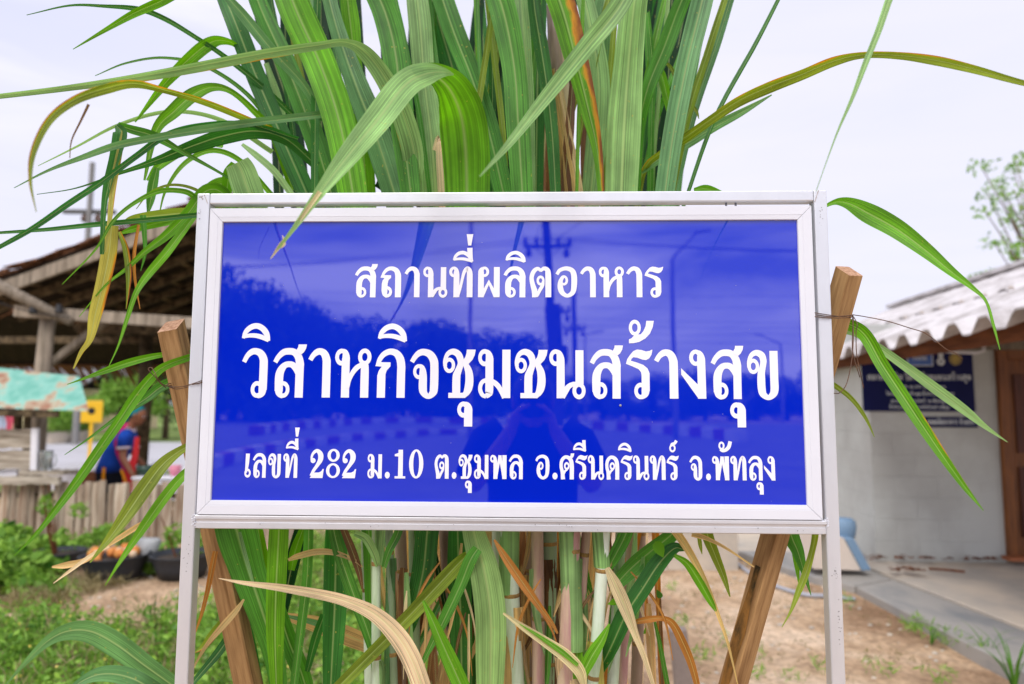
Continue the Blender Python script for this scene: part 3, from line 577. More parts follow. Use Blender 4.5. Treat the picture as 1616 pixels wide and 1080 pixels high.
leaf([(219, 355, 0, 4), (212, 400, 0, 5), (213, 440, 0, 4), (221, 488, 0, 1)], 'rust', 0)
leaf([(226, 340, 0, 9), (228, 370, 0, 7), (229, 400, 0, 5), (222, 428, 0, 1)], 'mid', 0)
leaf([(322, 335, .06, 14), (270, 338, .05, 16), (215, 345, .03, 12), (195, 352, .03, 5)], 'olive', 12)
leaf([(290, 345, .05, 12), (250, 352, .05, 14), (210, 362, .04, 10), (192, 368, .04, 4)], 'bright', 0)
leaf([(248, 265, .08, 8), (242, 290, .08, 14), (238, 315, .08, 12), (234, 335, .08, 4)], 'mid', 18, scorch=.15)
leaf([(374, 257, .03, 38), (381, 270, .035, 43), (388, 290, .04, 45), (398, 320, .05, 44), (412, 370, .06, 36)], 'pale', 8, fold=.1)
leaf([(372, 259, .05, 14), (362, 275, .06, 18), (358, 300, .07, 16), (352, 330, .08, 12)], 'bright', 0)
leaf([(300, 352, .12, 8), (322, 312, .12, 18), (345, 292, .12, 20), (368, 294, .12, 18), (400, 320, .12, 14)], 'bright', -10)
leaf([(382, 228, .2, 5), (405, 246, .2, 10), (432, 270, .2, 11), (455, 300, .2, 10), (475, 330, .2, 9)], 'pale')
leaf([(420, 100, .35, 8), (440, 160, .35, 12), (452, 230, .35, 13), (468, 300, .35, 12)], 'pale', 10)
# right side, arching over and drooping in front
leaf([(1002, 380, .3, 10), (1008, 300, .28, 11), (1020, 262, .25, 9), (1045, 240, .2, 10), (1080, 218, .15, 15), (1120, 190, .1, 14), (1165, 160, .06, 16), (1215, 137, .02, 18), (1265, 118, -.02, 16), (1315, 97, -.06, 15), (1362, 87, -.1, 10), (1420, 88, -.14, 11), (1480, 96, -.17, 14), (1540, 110, -.2, 12), (1600, 127, -.24, 9), (1660, 142, -.28, 6)], 'olive', 20, fold=.35, scorch=.34)
leaf([(1012, 272, .26, 8), (1045, 248, .24, 18), (1085, 226, .22, 18), (1125, 202, .2, 15), (1170, 178, .16, 11), (1218, 150, .12, 2)], 'blue', -15)
leaf([(1425, -60, -.28, 12), (1403, 0, -.3, 11), (1386, 50, -.31, 10), (1366, 100, -.32, 9), (1345, 155, -.33, 6), (1322, 208, -.34, 3), (1302, 262, -.35, 1.5), (1288, 302, -.35, 1)], 'pale', 10, fold=.4)
leaf([(1270, 350, .12, 3), (1308, 323, .12, 6), (1335, 320, .1, 16), (1372, 338, .06, 30), (1415, 362, .02, 29), (1460, 395, -.02, 22), (1500, 428, -.06, 14), (1535, 455, -.1, 7), (1556, 476, -.12, 4), (1568, 515, -.13, 4), (1578, 552, -.14, 1)], 'bright', -14, fold=.3)
leaf([(1295, 500, .14, 16), (1340, 512, .1, 18), (1366, 530, .06, 20), (1392, 575, .02, 20), (1425, 625, -.02, 20), (1458, 675, -.05, 18), (1495, 730, -.08, 13), (1525, 772, -.1, 8), (1552, 806, -.12, 1)], 'bright', 12, fold=.35, scorch=.26)
leaf([(1290, 520, .14, 8), (1345, 525, .12, 10), (1385, 548, .1, 12), (1430, 580, .08, 14), (1480, 617, .06, 16), (1522, 648, .05, 14), (1556, 675, .04, 7), (1590, 698, .03, 1)], 'pale', -10)
leaf([(1285, 590, .1, 8), (1322, 612, .1, 8), (1346, 632, .1, 7), (1366, 660, .1, 5), (1380, 690, .1, 1)], 'olive', 0)
leaf([(1095, 300, .1, 6), (1115, 298, .1, 12), (1140, 310, .1, 14)], 'bright', 5)
# lower left blades
leaf([(330, 552, .08, 6), (278, 558, .06, 6), (245, 562, .04, 9), (205, 572, .02, 12), (170, 584, 0, 10), (140, 595, -.02, 5), (106, 607, -.03, 1)], 'bright', 8)
leaf([(310, 560, .05, 10), (262, 577, .02, 12), (238, 596, 0, 14), (212, 628, -.03, 16), (188, 664, -.06, 15), (160, 704, -.09, 15), (128, 750, -.12, 14), (95, 795, -.15, 11), (58, 842, -.18, 6), (22, 878, -.2, 1)], 'bright', -10, fold=.4)
leaf([(320, 590, .1, 14), (262, 607, .08, 16), (232, 628, .06, 14), (202, 648, .05, 10), (170, 670, .04, 5), (135, 696, .03, 3), (102, 718, .02, 1)], 'mid', 14)
leaf([(330, 690, .06, 8), (290, 708, .03, 12), (258, 732, 0, 20), (230, 768, -.02, 24), (204, 806, -.04, 22), (180, 840, -.06, 15), (158, 868, -.08, 7), (142, 888, -.09, 2)], 'olive', -6, fold=.3, scorch=.1)
leaf([(330, 720, .05, 10), (292, 748, .03, 14), (262, 782, .01, 16), (232, 824, -.01, 15), (206, 862, -.03, 10), (184, 895, -.05, 5), (166, 924, -.06, 1)], 'bright', 10)
leaf([(236, 818, 0, 2), (215, 832, 0, 8), (190, 848, 0, 8), (165, 864, -.02, 6), (135, 884, -.03, 8), (105, 892, -.04, 10), (82, 895, -.05, 3)], 'dry', 5)
leaf([(172, 862, -.02, 4), (145, 876, -.04, 6), (112, 900, -.06, 5), (84, 921, -.07, 1)], 'straw', 5)
# low arching blades
leaf([(10, 1080, .05, 2), (40, 1046, .06, 7), (75, 1012, .08, 16), (108, 996, .1, 26), (145, 997, .12, 32), (185, 1018, .14, 34), (228, 1050, .16, 30), (290, 1095, .2, 24), (400, 1180, .3, 20)], 'blue', 12, fold=.2)
leaf([(95, 1105, .02, 4), (125, 1078, .04, 12), (160, 1064, .06, 22), (200, 1068, .08, 26), (240, 1088, .1, 24), (320, 1140, .2, 20)], 'blue', -10, fold=.2)
# below the board: green
leaf([(360, 790, .08, 50), (375, 842, .08, 60), (392, 900, .09, 52), (412, 960, .1, 44), (430, 1020, .12, 34), (440, 1085, .14, 26), (450, 1200, .2, 20)], 'mid', 6, fold=.14)
leaf([(442, 790, .06, 26), (440, 842, .06, 30), (436, 920, .06, 30), (434, 1000, .06, 27), (436, 1085, .06, 18), (437, 1200, .08, 16)], 'bright', -4, fold=.3)
leaf([(400, 800, .16, 14), (410, 850, .16, 16), (425, 940, .16, 18), (432, 1040, .16, 14), (436, 1120, .16, 10)], 'bright', 12)
leaf([(378, 840, .07, 5), (388, 880, .07, 6), (398, 915, .07, 4), (402, 930, .07, 1)], 'pale', 0)
leaf([(488, 800, .12, 14), (487, 850, .12, 15), (484, 920, .12, 15), (474, 1000, .12, 14), (463, 1090, .12, 12)], 'mid', 10)
leaf([(532, 800, .15, 30), (530, 870, .15, 35), (528, 960, .15, 36), (524, 1040, .15, 30), (520, 1120, .15, 20)], 'deep', -5, fold=.4)
leaf([(520, 800, .1, 16), (532, 860, .1, 18), (555, 930, .1, 20), (578, 990, .1, 18), (600, 1060, .1, 12)], 'mid', 15)
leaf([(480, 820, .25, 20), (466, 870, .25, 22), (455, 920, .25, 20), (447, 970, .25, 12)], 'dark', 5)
leaf([(480, 830, .2, 10), (466, 870, .2, 16), (460, 900, .2, 10)], 'bright', 5)
leaf([(372, 900, .2, 12), (380, 960, .2, 16), (395, 1030, .2, 18), (410, 1100, .2, 14)], 'blue', 10, fold=.4)
leaf([(385, 960, .18, 5), (398, 1010, .18, 8), (412, 1090, .18, 10)], 'deep', 0)
leaf([(366, 1000, .12, 14), (345, 1030, .1, 14), (318, 1062, .08, 10), (290, 1095, .06, 6)], 'deep', 10)
leaf([(440, 960, .22, 20), (455, 1010, .22, 26), (475, 1060, .22, 26), (490, 1110, .22, 22)], 'mid', 10)
leaf([(512, 970, .2, 12), (498, 1010, .2, 14), (485, 1060, .2, 8)], 'deep', 8)
leaf([(575, 800, .14, 18), (584, 860, .14, 22), (586, 940, .14, 20), (590, 1010, .14, 16), (596, 1090, .14, 12)], 'mid', 8)
leaf([(560, 842, .04, 8), (577, 850, .04, 13), (590, 872, .05, 13), (597, 893, .06, 9)], 'pale', 0, fold=.5)
leaf([(640, 800, .05, 10), (628, 842, .05, 13), (614, 870, .05, 12), (606, 895, .06, 8)], 'mid', 0, fold=.5)
leaf([(605, 830, .06, 8), (602, 860, .06, 9), (600, 892, .06, 6)], 'pale', 0, fold=.5)
leaf([(680, 790, .12, 34), (674, 842, .12, 36), (668, 900, .12, 36), (655, 955, .12, 28), (640, 1010, .12, 14)], 'deep', -6, scorch=.12)
leaf([(722, 830, .16, 28), (724, 900, .16, 36), (727, 980, .16, 36), (729, 1090, .16, 30)], 'deep', 6, fold=.2)
leaf([(738, 780, .04, 26), (748, 842, .04, 36), (764, 900, .04, 46), (774, 970, .04, 49), (774, 1050, .04, 46), (772, 1130, .04, 36)], 'pale', 4, fold=.1)
leaf([(754, 866, .03, 16), (742, 885, .03, 20), (726, 925, .04, 19), (700, 980, .05, 17), (672, 1036, .06, 8), (660, 1060, .07, 4)], 'mid', 8, fold=.3)
leaf([(750, 868, .05, 4), (728, 885, .05, 20), (690, 925, .05, 24), (640, 978, .05, 22), (590, 1028, .05, 20), (540, 1078, .05, 18), (500, 1120, .05, 16)], 'olive', -8, fold=.4, scorch=.05)
leaf([(668, 948, 0, 4), (682, 978, 0, 14), (700, 1020, 0, 22), (718, 1060, 0, 26), (740, 1110, 0, 26)], 'bright', 6, scorch=.2)
leaf([(1080, 868, .06, 4), (1064, 866, .06, 18), (1040, 890, .06, 26), (1015, 928, .06, 28), (988, 970, .06, 28), (965, 1020, .07, 24), (945, 1060, .08, 16)], 'deep', 10, fold=.3)
leaf([(1085, 820, .1, 16), (1055, 848, .1, 22), (1025, 872, .1, 26), (995, 898, .1, 26), (965, 930, .1, 16)], 'mid', -10, fold=.3)
leaf([(1000, 800, .08, 20), (988, 842, .08, 22), (972, 875, .08, 20), (955, 905, .08, 10)], 'mid', 10)
leaf([(1064, 876, .05, 6), (1085, 890, .05, 12), (1105, 920, .05, 14), (1122, 950, .05, 10), (1130, 965, .05, 3)], 'bright', 14)
leaf([(898, 880, .06, 2), (903, 940, .06, 8), (908, 1000, .06, 14), (914, 1070, .06, 20)], 'bright', 0)
leaf([(962, 985, .02, 3), (950, 1010, .02, 14), (932, 1040, .02, 20), (915, 1075, .02, 12)], 'bright', 10)
leaf([(1033, 980, .2, 4), (1042, 1020, .2, 7), (1055, 1090, .2, 8)], 'mid', 0)
leaf([(1112, 800, .1, 16), (1116, 842, .1, 18), (1128, 875, .1, 15), (1142, 910, .1, 10), (1152, 942, .1, 2)], 'olive', 8)
leaf([(1102, 840, .1, 6), (1105, 860, .1, 6), (1108, 875, .1, 1)], 'olive', 0)
leaf([(1240, 790, .1, 24), (1248, 842, .1, 25), (1259, 870, .1, 19), (1268, 900, .1, 10), (1280, 940, .1, 1)], 'mid', 10, scorch=.06)
leaf([(1252, 842, .12, 10), (1256, 880, .12, 10), (1261, 925, .12, 1)], 'bright', 0)
leaf([(1287, 800, .06, 9), (1287, 842, .06, 10), (1282, 870, .06, 9), (1272, 905, .06, 11), (1260, 935, .06, 9), (1248, 965, .06, 4), (1234, 990, .06, 1)], 'olive', 8)
# below the board: dry
leaf([(345, 913, -.05, 1), (385, 920, -.05, 6), (440, 927, -.05, 11), (500, 937, -.05, 15), (545, 948, -.05, 17), (590, 968, -.05, 22), (625, 1000, -.05, 28), (650, 1040, -.05, 30), (672, 1100, -.05, 28)], 'straw', 14, fold=.15)
leaf([(780, 852, .0, 3), (798, 880, 0, 12), (824, 918, 0, 15), (850, 955, 0, 11), (872, 985, 0, 6), (880, 1000, 0, 3)], 'rust', 8, fold=.5)
leaf([(794, 968, .0, 3), (825, 990, 0, 10), (858, 1012, 0, 15), (892, 1036, 0, 20), (914, 1060, 0, 18), (922, 1085, 0, 8)], 'straw', -8, scorch=.0)
leaf([(820, 985, -.002, 1), (850, 1004, -.003, 5), (885, 1028, -.003, 8), (912, 1050, -.003, 5)], 'bright', -8)
leaf([(958, 896, .02, 8), (972, 925, .02, 20), (988, 962, .02, 20), (1002, 1000, .02, 12), (1016, 1035, .02, 9), (1032, 1085, .02, 6)], 'straw', 5, fold=.4)
leaf([(1050, 820, .05, 12), (1075, 850, .05, 13), (1098, 888, .05, 11), (1118, 930, .05, 8), (1135, 975, .05, 6), (1150, 1020, .05, 4), (1164, 1080, .05, 2)], 'dry', 8)
leaf([(1092, 842, .04, 10), (1120, 852, .04, 6), (1150, 868, .04, 4), (1190, 895, .04, 2)], 'dry', 0)
leaf([(990, 985, .08, 4), (1020, 978, .08, 10), (1045, 976, .08, 8), (1062, 985, .08, 12), (1078, 1015, .08, 14), (1092, 1050, .08, 12), (1104, 1095, .08, 8)], 'rust', 18)
leaf([(455, 884, .1, 4), (470, 878, .1, 9), (500, 871, .1, 10), (530, 873, .1, 8), (560, 885, .1, 5), (572, 895, .1, 2)], 'dry', 10)
leaf([(385, 946, .05, 3), (372, 965, .05, 9), (350, 990, .05, 10), (325, 1020, .05, 6), (303, 1058, .05, 2)], 'dry', 8)
leaf([(354, 978, .1, 10), (338, 1000, .1, 14), (322, 1020, .1, 10), (308, 1030, .1, 2)], 'olive', 5, scorch=.6)
leaf([(340, 870, .06, 8), (334, 900, .06, 9), (327, 935, .06, 7), (318, 970, .06, 5), (306, 1005, .06, 1)], 'rust', 10)
leaf([(540, 830, .1, 10), (556, 870, .1, 13), (566, 900, .1, 10), (572, 930, .1, 3)], 'brown', 10)
leaf([(450, 972, .3, 10), (500, 985, .3, 24), (545, 1002, .3, 28), (590, 1020, .3, 24)], 'dry', 10)
leaf([(450, 972, .28, 4), (500, 984, .28, 9), (540, 1000, .28, 8)], 'blue', 0)
leaf([(690, 240, .2, 16), (697, 222, .2, 18), (700, 260, .2, 22), (704, 330, .2, 22)], 'straw', 0)
# the dim inside of the clump: blades coloured dark for its shade, dead sheaths, behind the traced ones
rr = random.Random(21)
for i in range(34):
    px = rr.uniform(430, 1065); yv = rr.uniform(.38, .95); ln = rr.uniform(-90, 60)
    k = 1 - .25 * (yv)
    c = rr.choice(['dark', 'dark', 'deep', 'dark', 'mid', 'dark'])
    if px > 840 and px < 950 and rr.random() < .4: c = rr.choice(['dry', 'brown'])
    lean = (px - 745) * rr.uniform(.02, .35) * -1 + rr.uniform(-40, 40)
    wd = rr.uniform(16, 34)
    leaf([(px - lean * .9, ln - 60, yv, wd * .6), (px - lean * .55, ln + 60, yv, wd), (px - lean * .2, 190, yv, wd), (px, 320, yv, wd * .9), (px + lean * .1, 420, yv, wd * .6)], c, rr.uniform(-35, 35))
for i in range(74):
    px = rr.gauss(810, 125)
    if px < 480 or px > 1045: px = rr.uniform(560, 1040)
    yv = rr.uniform(.2, .85)
    c = rr.choice(['dry', 'dry', 'brown', 'straw', 'dry', 'brown', 'deep', 'dark', 'rust'])
    if px < 600: c = rr.choice(['deep', 'mid', 'dark', 'blue', 'dry'])
    wd = rr.uniform(8, 24); a = rr.gauss(0, 38)
    leaf([(px, 800, yv, wd * .8), (px + a * .2, 860, yv, wd), (px + a * .6, 960, yv, wd * rr.uniform(.7, 1.2)), (px + a, 1060, yv, wd * .8), (px + a * 1.3, 1150, yv, wd * .3)], c, rr.uniform(-40, 40), wave=3)
# dead sheaths and blades pressed round the canes in front
for i in range(46):
    px = rr.uniform(775, 1045) if i % 4 else rr.uniform(560, 760); yv = rr.uniform(.09, .3); c = rr.choice(['dry', 'straw', 'dry', 'brown', 'rust', 'pale', 'straw', 'pale', 'mid'])
    t0 = rr.uniform(780, 960); a = rr.gauss(0, 22); wd = rr.uniform(5, 15); ln_ = rr.uniform(110, 260)
    leaf([(px, t0, yv, wd * .5), (px + a * .2, t0 + ln_ * .3, yv, wd), (px + a * .6, t0 + ln_ * .65, yv - .01, wd * rr.uniform(.5, 1)), (px + a * 1.3, t0 + ln_, yv - .02, 1.5)], c, rr.uniform(-50, 50), fold=rr.uniform(.3, .8), wave=4)
# narrower blades threaded through the clump above the board
for i in range(30):
    px = rr.uniform(455, 1085); yv = rr.uniform(.13, .36); wd = rr.uniform(6, 13); ln_ = -(px - 745) * rr.uniform(.05, .5) + rr.uniform(-60, 60)
    leaf([(px - ln_ * .9, -60, yv, wd * .7), (px - ln_ * .6, 60, yv, wd), (px - ln_ * .25, 190, yv, wd), (px, 330, yv, wd * .8)], rr.choice(['pale', 'mid', 'blue', 'deep', 'mid', 'bright', 'olive']), rr.uniform(-30, 30))
# wisps arching out at upper left
for P_, c_ in (([(60, 262, .1, 1), (120, 232, .1, 3), (190, 196, .12, 5), (270, 176, .14, 6), (350, 190, .18, 7), (430, 240, .25, 8)], 'pale'),
               ([(150, 120, .1, 1), (200, 100, .1, 3), (262, 92, .12, 4), (330, 108, .15, 6), (400, 160, .2, 7), (450, 240, .25, 8)], 'mid'),
               ([(250, 345, .05, 1), (262, 300, .05, 4), (292, 258, .06, 7), (335, 238, .1, 8), (380, 255, .14, 8), (430, 310, .2, 8)], 'bright'),
               ([(215, 330, .0, 1), (236, 305, .0, 3), (270, 292, .02, 4), (310, 300, .04, 5), (350, 330, .06, 5)], 'olive')):
    leaf(P_, c_)
# thin curling bits
for i in range(16):
    px = rr.uniform(620, 1040); py = rr.uniform(880, 1000); a = rr.uniform(-70, 70)
    leaf([(px, py, .08, 2), (px + a * .4, py + 30, .07, rr.uniform(3, 6)), (px + a * .8, py + 75, .07, rr.uniform(2, 5)), (px + a, py + 140, .07, 1)], rr.choice(['dry', 'straw', 'brown', 'rust']), 0, wave=4)

# canes
def cane_mat(name, c1, c2):
    m_ = simple(name, c1, 0.45, 0.4, col2=c2, scale=2.2, stretch=(9, 9, 1.2), bump=0.12, contrast=(.38, .62), objvar=.08); return m_
M['cane_a'] = cane_mat('cane_skin_waxy', (0.62, 0.70, 0.58, 1), (0.34, 0.46, 0.25, 1))
M['cane_b'] = cane_mat('cane_skin_pink', (0.60, 0.50, 0.30, 1), (0.40, 0.22, 0.20, 1))
M['cane_c'] = cane_mat('cane_skin_green', (0.28, 0.40, 0.20, 1), (0.20, 0.27, 0.17, 1))
M['cane_d'] = cane_mat('cane_skin_bare', (0.38, 0.28, 0.20, 1), (0.17, 0.11, 0.08, 1))
M['node'] = simple('cane_node_ring', (0.40, 0.24, 0.06, 1), 0.8, col2=(0.20, 0.12, 0.04, 1), scale=60, bump=.4)
def cane(px0, px1, y, wpx, nodes, mat_, z0=-0.05, top=-200, label=None):
    a = at(px0, 842, y); b_ = at(px1, 1080, y); d = (b_ - a)
    bot = a + d * ((a.z - z0) / (a.z - b_.z)); r_ = wpx / ppm(a) / 2
    tp = a - d * ((1.84 - a.z) / (a.z - b_.z))
    zs = np.linspace(0, 1, 26); pts = [bot + (tp - bot) * t + Vector((0.006 * math.sin(t * 7 + px0), 0.005 * math.cos(t * 6), 0)) * (1 - abs(2 * t - 1)) for t in zs]
    o = MB().tube(pts, [r_ * (1.12 - .25 * t) for t in zs], 14).build('cane', mat_, CL, smooth=True)
    if label: o['label'] = label
    sp = rr.uniform(.19, .27)
    nz_ = [at(px0, py, y).z for py in nodes]
    z = (nz_[0] if nz_ else a.z) - sp
    while z > 0.05: nz_.append(z); z -= sp
    z = (nz_[0] if nz_ else a.z) + sp
    while z < 1.82: nz_.append(z); z += sp
    for zz in nz_:
        t = (zz - bot.z) / (tp.z - bot.z); p = bot + (tp - bot) * t + Vector((0.006 * math.sin(t * 7 + px0), 0.005 * math.cos(t * 6), 0)) * (1 - abs(2 * t - 1)); q_ = r_ * (1.12 - .25 * t)
        mb = MB(); mb.loft([ell(p + Vector((0, 0, dz)), q_ * k, q_ * k, 14) for dz, k in ((-.005, .97), (-.003, 1.03), (0, 1.07), (.003, 1.04), (.005, .97))])
        mb.build('node_ring', M['node'], o, smooth=True, loc=-clump.location + clump.location)
        COL.objects[-1].location = (0, 0, 0)
    return o
def sheath(px0, px1, y, wpx, py0, py1, col):
    a = at(px0, py0, y); b_ = at(px1, py1, y); r_ = wpx / ppm(a) / 2 * 1.12; d_ = (b_ - a); L2 = d_.length; mb = MB(); uvs = []; n = 14; m2 = 9; a0 = rr.uniform(-.6, .6)
    for i in range(n + 1):
        t = i / n; c_ = a + d_ * t; op = PI * (1.0 + .5 * min(1, t * 1.5)) * (1 if t < .8 else 1 - (t - .8) * 2)
        for k in range(m2):
            an = -PI / 2 + a0 + op * (k / (m2 - 1) - .5); rd = r_ * (1.02 + .10 * (1 - t) * abs(k / (m2 - 1) - .5) * 2)
            mb.v.append(tuple(c_ + Vector((math.cos(an) * rd, math.sin(an) * rd, 0)))); uvs.append((k / (m2 - 1) * .44, t * L2))
    for i in range(n):
        for k in range(m2 - 1): q_ = i * m2 + k; mb.f.append((q_, q_ + 1, q_ + 1 + m2, q_ + m2))
    me = mb.mesh('sheath', True); ul = me.uv_layers.new(name='UVMap'); ul.data.foreach_set('uv', np.array([uvs[v] for f in mb.f for v in f], dtype=np.float32).ravel())
    o = link('leaf_sheath', me, M['leaf'], CL); c = PAL[col]; o.color = (*c, .12 if col in ('pale', 'blue') else 0)
cane(597, 598, .08, 15, [889, 1036], M['cane_a'], label='white waxy cane with an orange node ring')
cane(614, 618, .12, 13, [872], M['cane_c'])
cane(803, 811, .12, 27, [938], M['cane_a'])
cane(866, 862, .18, 30, [857], M['cane_c'])
cane(903, 888, .07, 27, [1030], M['cane_b'], label='cream and pink flushed cane')
cane(925, 912, .10, 15, [875], M['cane_b'])
cane(951, 938, .06, 20, [900], M['cane_a'])
cane(840, 835, .3, 22, [900], M['cane_d'])
cane(700, 720, .3, 20, [930], M['cane_d'])
cane(634, 640, .3, 20, [900], M['cane_d'])
cane(985, 970, .3, 20, [900], M['cane_c'])
cane(760, 765, .35, 24, [940], M['cane_d'])
cane(1010, 1000, .35, 18, [], M['cane_d'])
cane(576, 580, .2, 16, [930], M['cane_a']); cane(650, 655, .2, 17, [905], M['cane_c']); cane(845, 848, .14, 20, [975], M['cane_b']); cane(978, 962, .14, 18, [940], M['cane_a']); cane(1000, 985, .2, 16, [960], M['cane_b']); cane(782, 786, .2, 18, [985], M['cane_a'])
sheath(806, 812, .12, 28, 1100, 955, 'dry'); sheath(803, 805, .12, 27, 936, 780, 'pale'); sheath(865, 862, .18, 31, 1120, 880, 'brown'); sheath(900, 890, .07, 28, 1110, 1035, 'straw')
sheath(905, 896, .07, 28, 1025, 800, 'pale'); sheath(924, 914, .10, 17, 1080, 880, 'pale'); sheath(950, 942, .06, 21, 895, 790, 'pale'); sheath(944, 938, .06, 21, 1120, 1010, 'yellow'); sheath(838, 835, .3, 24, 1120, 905, 'dry')
sheath(597, 598, .08, 16, 885, 790, 'pale'); sheath(598, 598, .08, 16, 1120, 1040, 'pale'); sheath(614, 618, .12, 15, 1110, 880, 'blue'); sheath(700, 720, .3, 22, 1100, 940, 'dry'); sheath(634, 640, .3, 22, 1090, 905, 'brown')
# two canes and their dead sheaths seen through the blades above the board
def stalk_up(px0, px1, y, wpx, mat_):
    pts = [at(px0 + (px1 - px0) * t, 340 - 330 * t, y) for t in np.linspace(0, 1, 8)]
    return MB().tube(pts, [wpx / ppm(p) / 2 for p in pts], 12).build('cane', mat_, CL, smooth=True)
stalk_up(888, 872, .26, 20, M['cane_d']); stalk_up(905, 880, .3, 18, M['cane_b'])
for a_, b_, c_, w_ in ((885, 868, 'dry', 18), (900, 872, 'dry', 16), (893, 905, 'brown', 16), (878, 868, 'brown', 14), (912, 880, 'straw', 10)):
    leaf([(a_ + 8, 340, .2, w_), (a_, 280, .2, w_), ((a_ + b_) / 2, 200, .2, w_ * .9), (b_, 110, .22, w_ * .5)], c_)
# corner bug: green vine leaves by the canes
def ovate(px, py, y, size, rot, col, parent=None, name='vine_leaf'):
    p = at(px, py, y); s_ = size / ppm(p) / 2; mb = MB(); out_ = []
    prof_ = [(0, -1), (.55, -.75), (.72, -.2), (.5, .45), (0, 1.25), (-.5, .45), (-.72, -.2), (-.55, -.75)]
    e1 = RIGHT * math.cos(rot) + UP * math.sin(rot); e2 = -RIGHT * math.sin(rot) + UP * math.cos(rot)
    vs = [p + e1 * (a * s_) + e2 * (b * s_) + FWD * (-abs(a) * s_ * .3) for a, b in prof_] + [p - e2 * s_ * .9, p + e2 * s_ * .2]
    mb.add(vs, [(0, 1, 2, 9), (2, 3, 4, 9), (4, 5, 6, 9), (6, 7, 0, 9)])
    o = link(name, mb.mesh('vine_leaf', True), M['leaf'], CL if parent is None else parent); c = PAL[col]; o.color = (*c, 0); return o
ovate(1040, 866, .04, 26, 3.6, 'bright'); ovate(968, 950, .05, 16, 2.0, 'bright'); ovate(1040, 938, .3, 14, .5, 'mid'); ovate(1020, 995, .3, 12, 2.5, 'bright')
# ------------------------------------------------------------------ ground, road
NEXT = np.random.RandomState(3)
def soil_mat():
    m_, t, b = nodemat('sandy_soil'); n_ = t.nodes.new; l_ = t.links.new
    tc_ = n_('ShaderNodeTexCoord')
    a = n_('ShaderNodeTexNoise'); a.inputs['Scale'].default_value = 0.9; a.inputs['Detail'].default_value = 8; a.inputs['Roughness'].default_value = .65; l_(tc_.outputs['Object'], a.inputs['Vector'])
    r_ = n_('ShaderNodeValToRGB'); e = r_.color_ramp; e.elements[0].position = .36; e.elements[0].color = (0.27, 0.165, 0.095, 1); e.elements[1].position = .62; e.elements[1].color = (0.66, 0.50, 0.35, 1)
    k = e.elements.new(.5); k.color = (0.50, 0.345, 0.215, 1); l_(a.outputs['Fac'], r_.inputs[0])
    c = n_('ShaderNodeTexNoise'); c.inputs['Scale'].default_value = 26; c.inputs['Detail'].default_value = 6; l_(tc_.outputs['Object'], c.inputs['Vector'])
    mr = n_('ShaderNodeMapRange'); mr.inputs[1].default_value = .3; mr.inputs[2].default_value = .7; mr.inputs[3].default_value = .68; mr.inputs[4].default_value = 1.22; l_(c.outputs['Fac'], mr.inputs[0])
    mu = n_('ShaderNodeVectorMath'); mu.operation = 'SCALE'; l_(r_.outputs[0], mu.inputs[0]); l_(mr.outputs[0], mu.inputs['Scale'])
    # far away the ground is grassed over
    sx = n_('ShaderNodeSeparateXYZ'); l_(tc_.outputs['Object'], sx.inputs[0])
    gy = n_('ShaderNodeMapRange'); gy.inputs[1].default_value = 9; gy.inputs[2].default_value = 11; l_(sx.outputs[1], gy.inputs[0])
    gc = n_('ShaderNodeMixRGB'); l_(c.outputs['Fac'], gc.inputs[0]); gc.inputs[1].default_value = (0.10, 0.16, 0.035, 1); gc.inputs[2].default_value = (0.26, 0.34, 0.09, 1)
    mx_ = n_('ShaderNodeMixRGB'); l_(gy.outputs[0], mx_.inputs[0]); l_(mu.outputs[0], mx_.inputs[1]); l_(gc.outputs[0], mx_.inputs[2])
    l_(mx_.outputs[0], b.inputs['Base Color']); setin(b, Roughness=.95); b.inputs['Specular IOR Level'].default_value = .15
    bp = n_('ShaderNodeBump'); bp.inputs['Strength'].default_value = .8; bp.inputs['Distance'].default_value = .02; l_(c.outputs['Fac'], bp.inputs['Height']); l_(bp.outputs[0], b.inputs['Normal'])
    return m_
M['soil'] = soil_mat()
def gh(x, y):
    h = 0.03 * noise.noise(Vector((x * .5, y * .5, 0))) + 0.02 * noise.noise(Vector((x * 2.1, y * 2.1, 3)))
    f_ = max(0.0, 1 - max(0, math.hypot(x, y - 3) - 9) / 3)
    return h * min(1, f_) - 0.012
xs = sorted(set([-1500, -600, -200, -90, -50, -30, -20, -14, -12] + [round(v, 2) for v in np.arange(-11, 9.01, .25)] + [11, 14, 20, 30, 50, 90, 200, 600, 1500]))
ys = sorted(set([-1500, -600, -200, -90, -50, -30, -20, -14, -10] + [round(v, 2) for v in np.arange(-8, 13.01, .25)] + [15, 20, 30, 50, 90, 200, 600, 1500]))
vs = [(x, y, gh(x, y)) for y in ys for x in xs]; nx = len(xs)
fs = [(j * nx + i, j * nx + i + 1, (j + 1) * nx + i + 1, (j + 1) * nx + i) for j in range(len(ys) - 1) for i in range(nx - 1)]
me = bpy.data.meshes.new('ground'); me.from_pydata(vs, [], fs); me.polygons.foreach_set('use_smooth', [True] * len(fs))
link('ground', me, M['soil'], kind='structure')
M['road'] = simple('worn_asphalt', (0.24, 0.24, 0.25, 1), .9, .2, col2=(0.17, 0.17, 0.18, 1), scale=.6, bump=.2, bscale=60)
M['paint_w'] = simple('road_white', (0.85, 0.85, 0.84, 1), .7, var=.2, scale=3)
M['paint_r'] = simple('kerb_red', (0.35, 0.05, 0.04, 1), .7, var=.3, scale=3)
M['conc'] = simple('concrete', (0.60, 0.51, 0.40, 1), .9, .2, col2=(0.38, 0.35, 0.31, 1), scale=1.6, bump=.25, bscale=40)
M['concd'] = simple('concrete_damp', (0.17, 0.185, 0.195, 1), .75, .3, col2=(0.34, 0.32, 0.29, 1), scale=2.4, stretch=(1, .5, 1), bump=.25, bscale=40, contrast=(.45, .7))
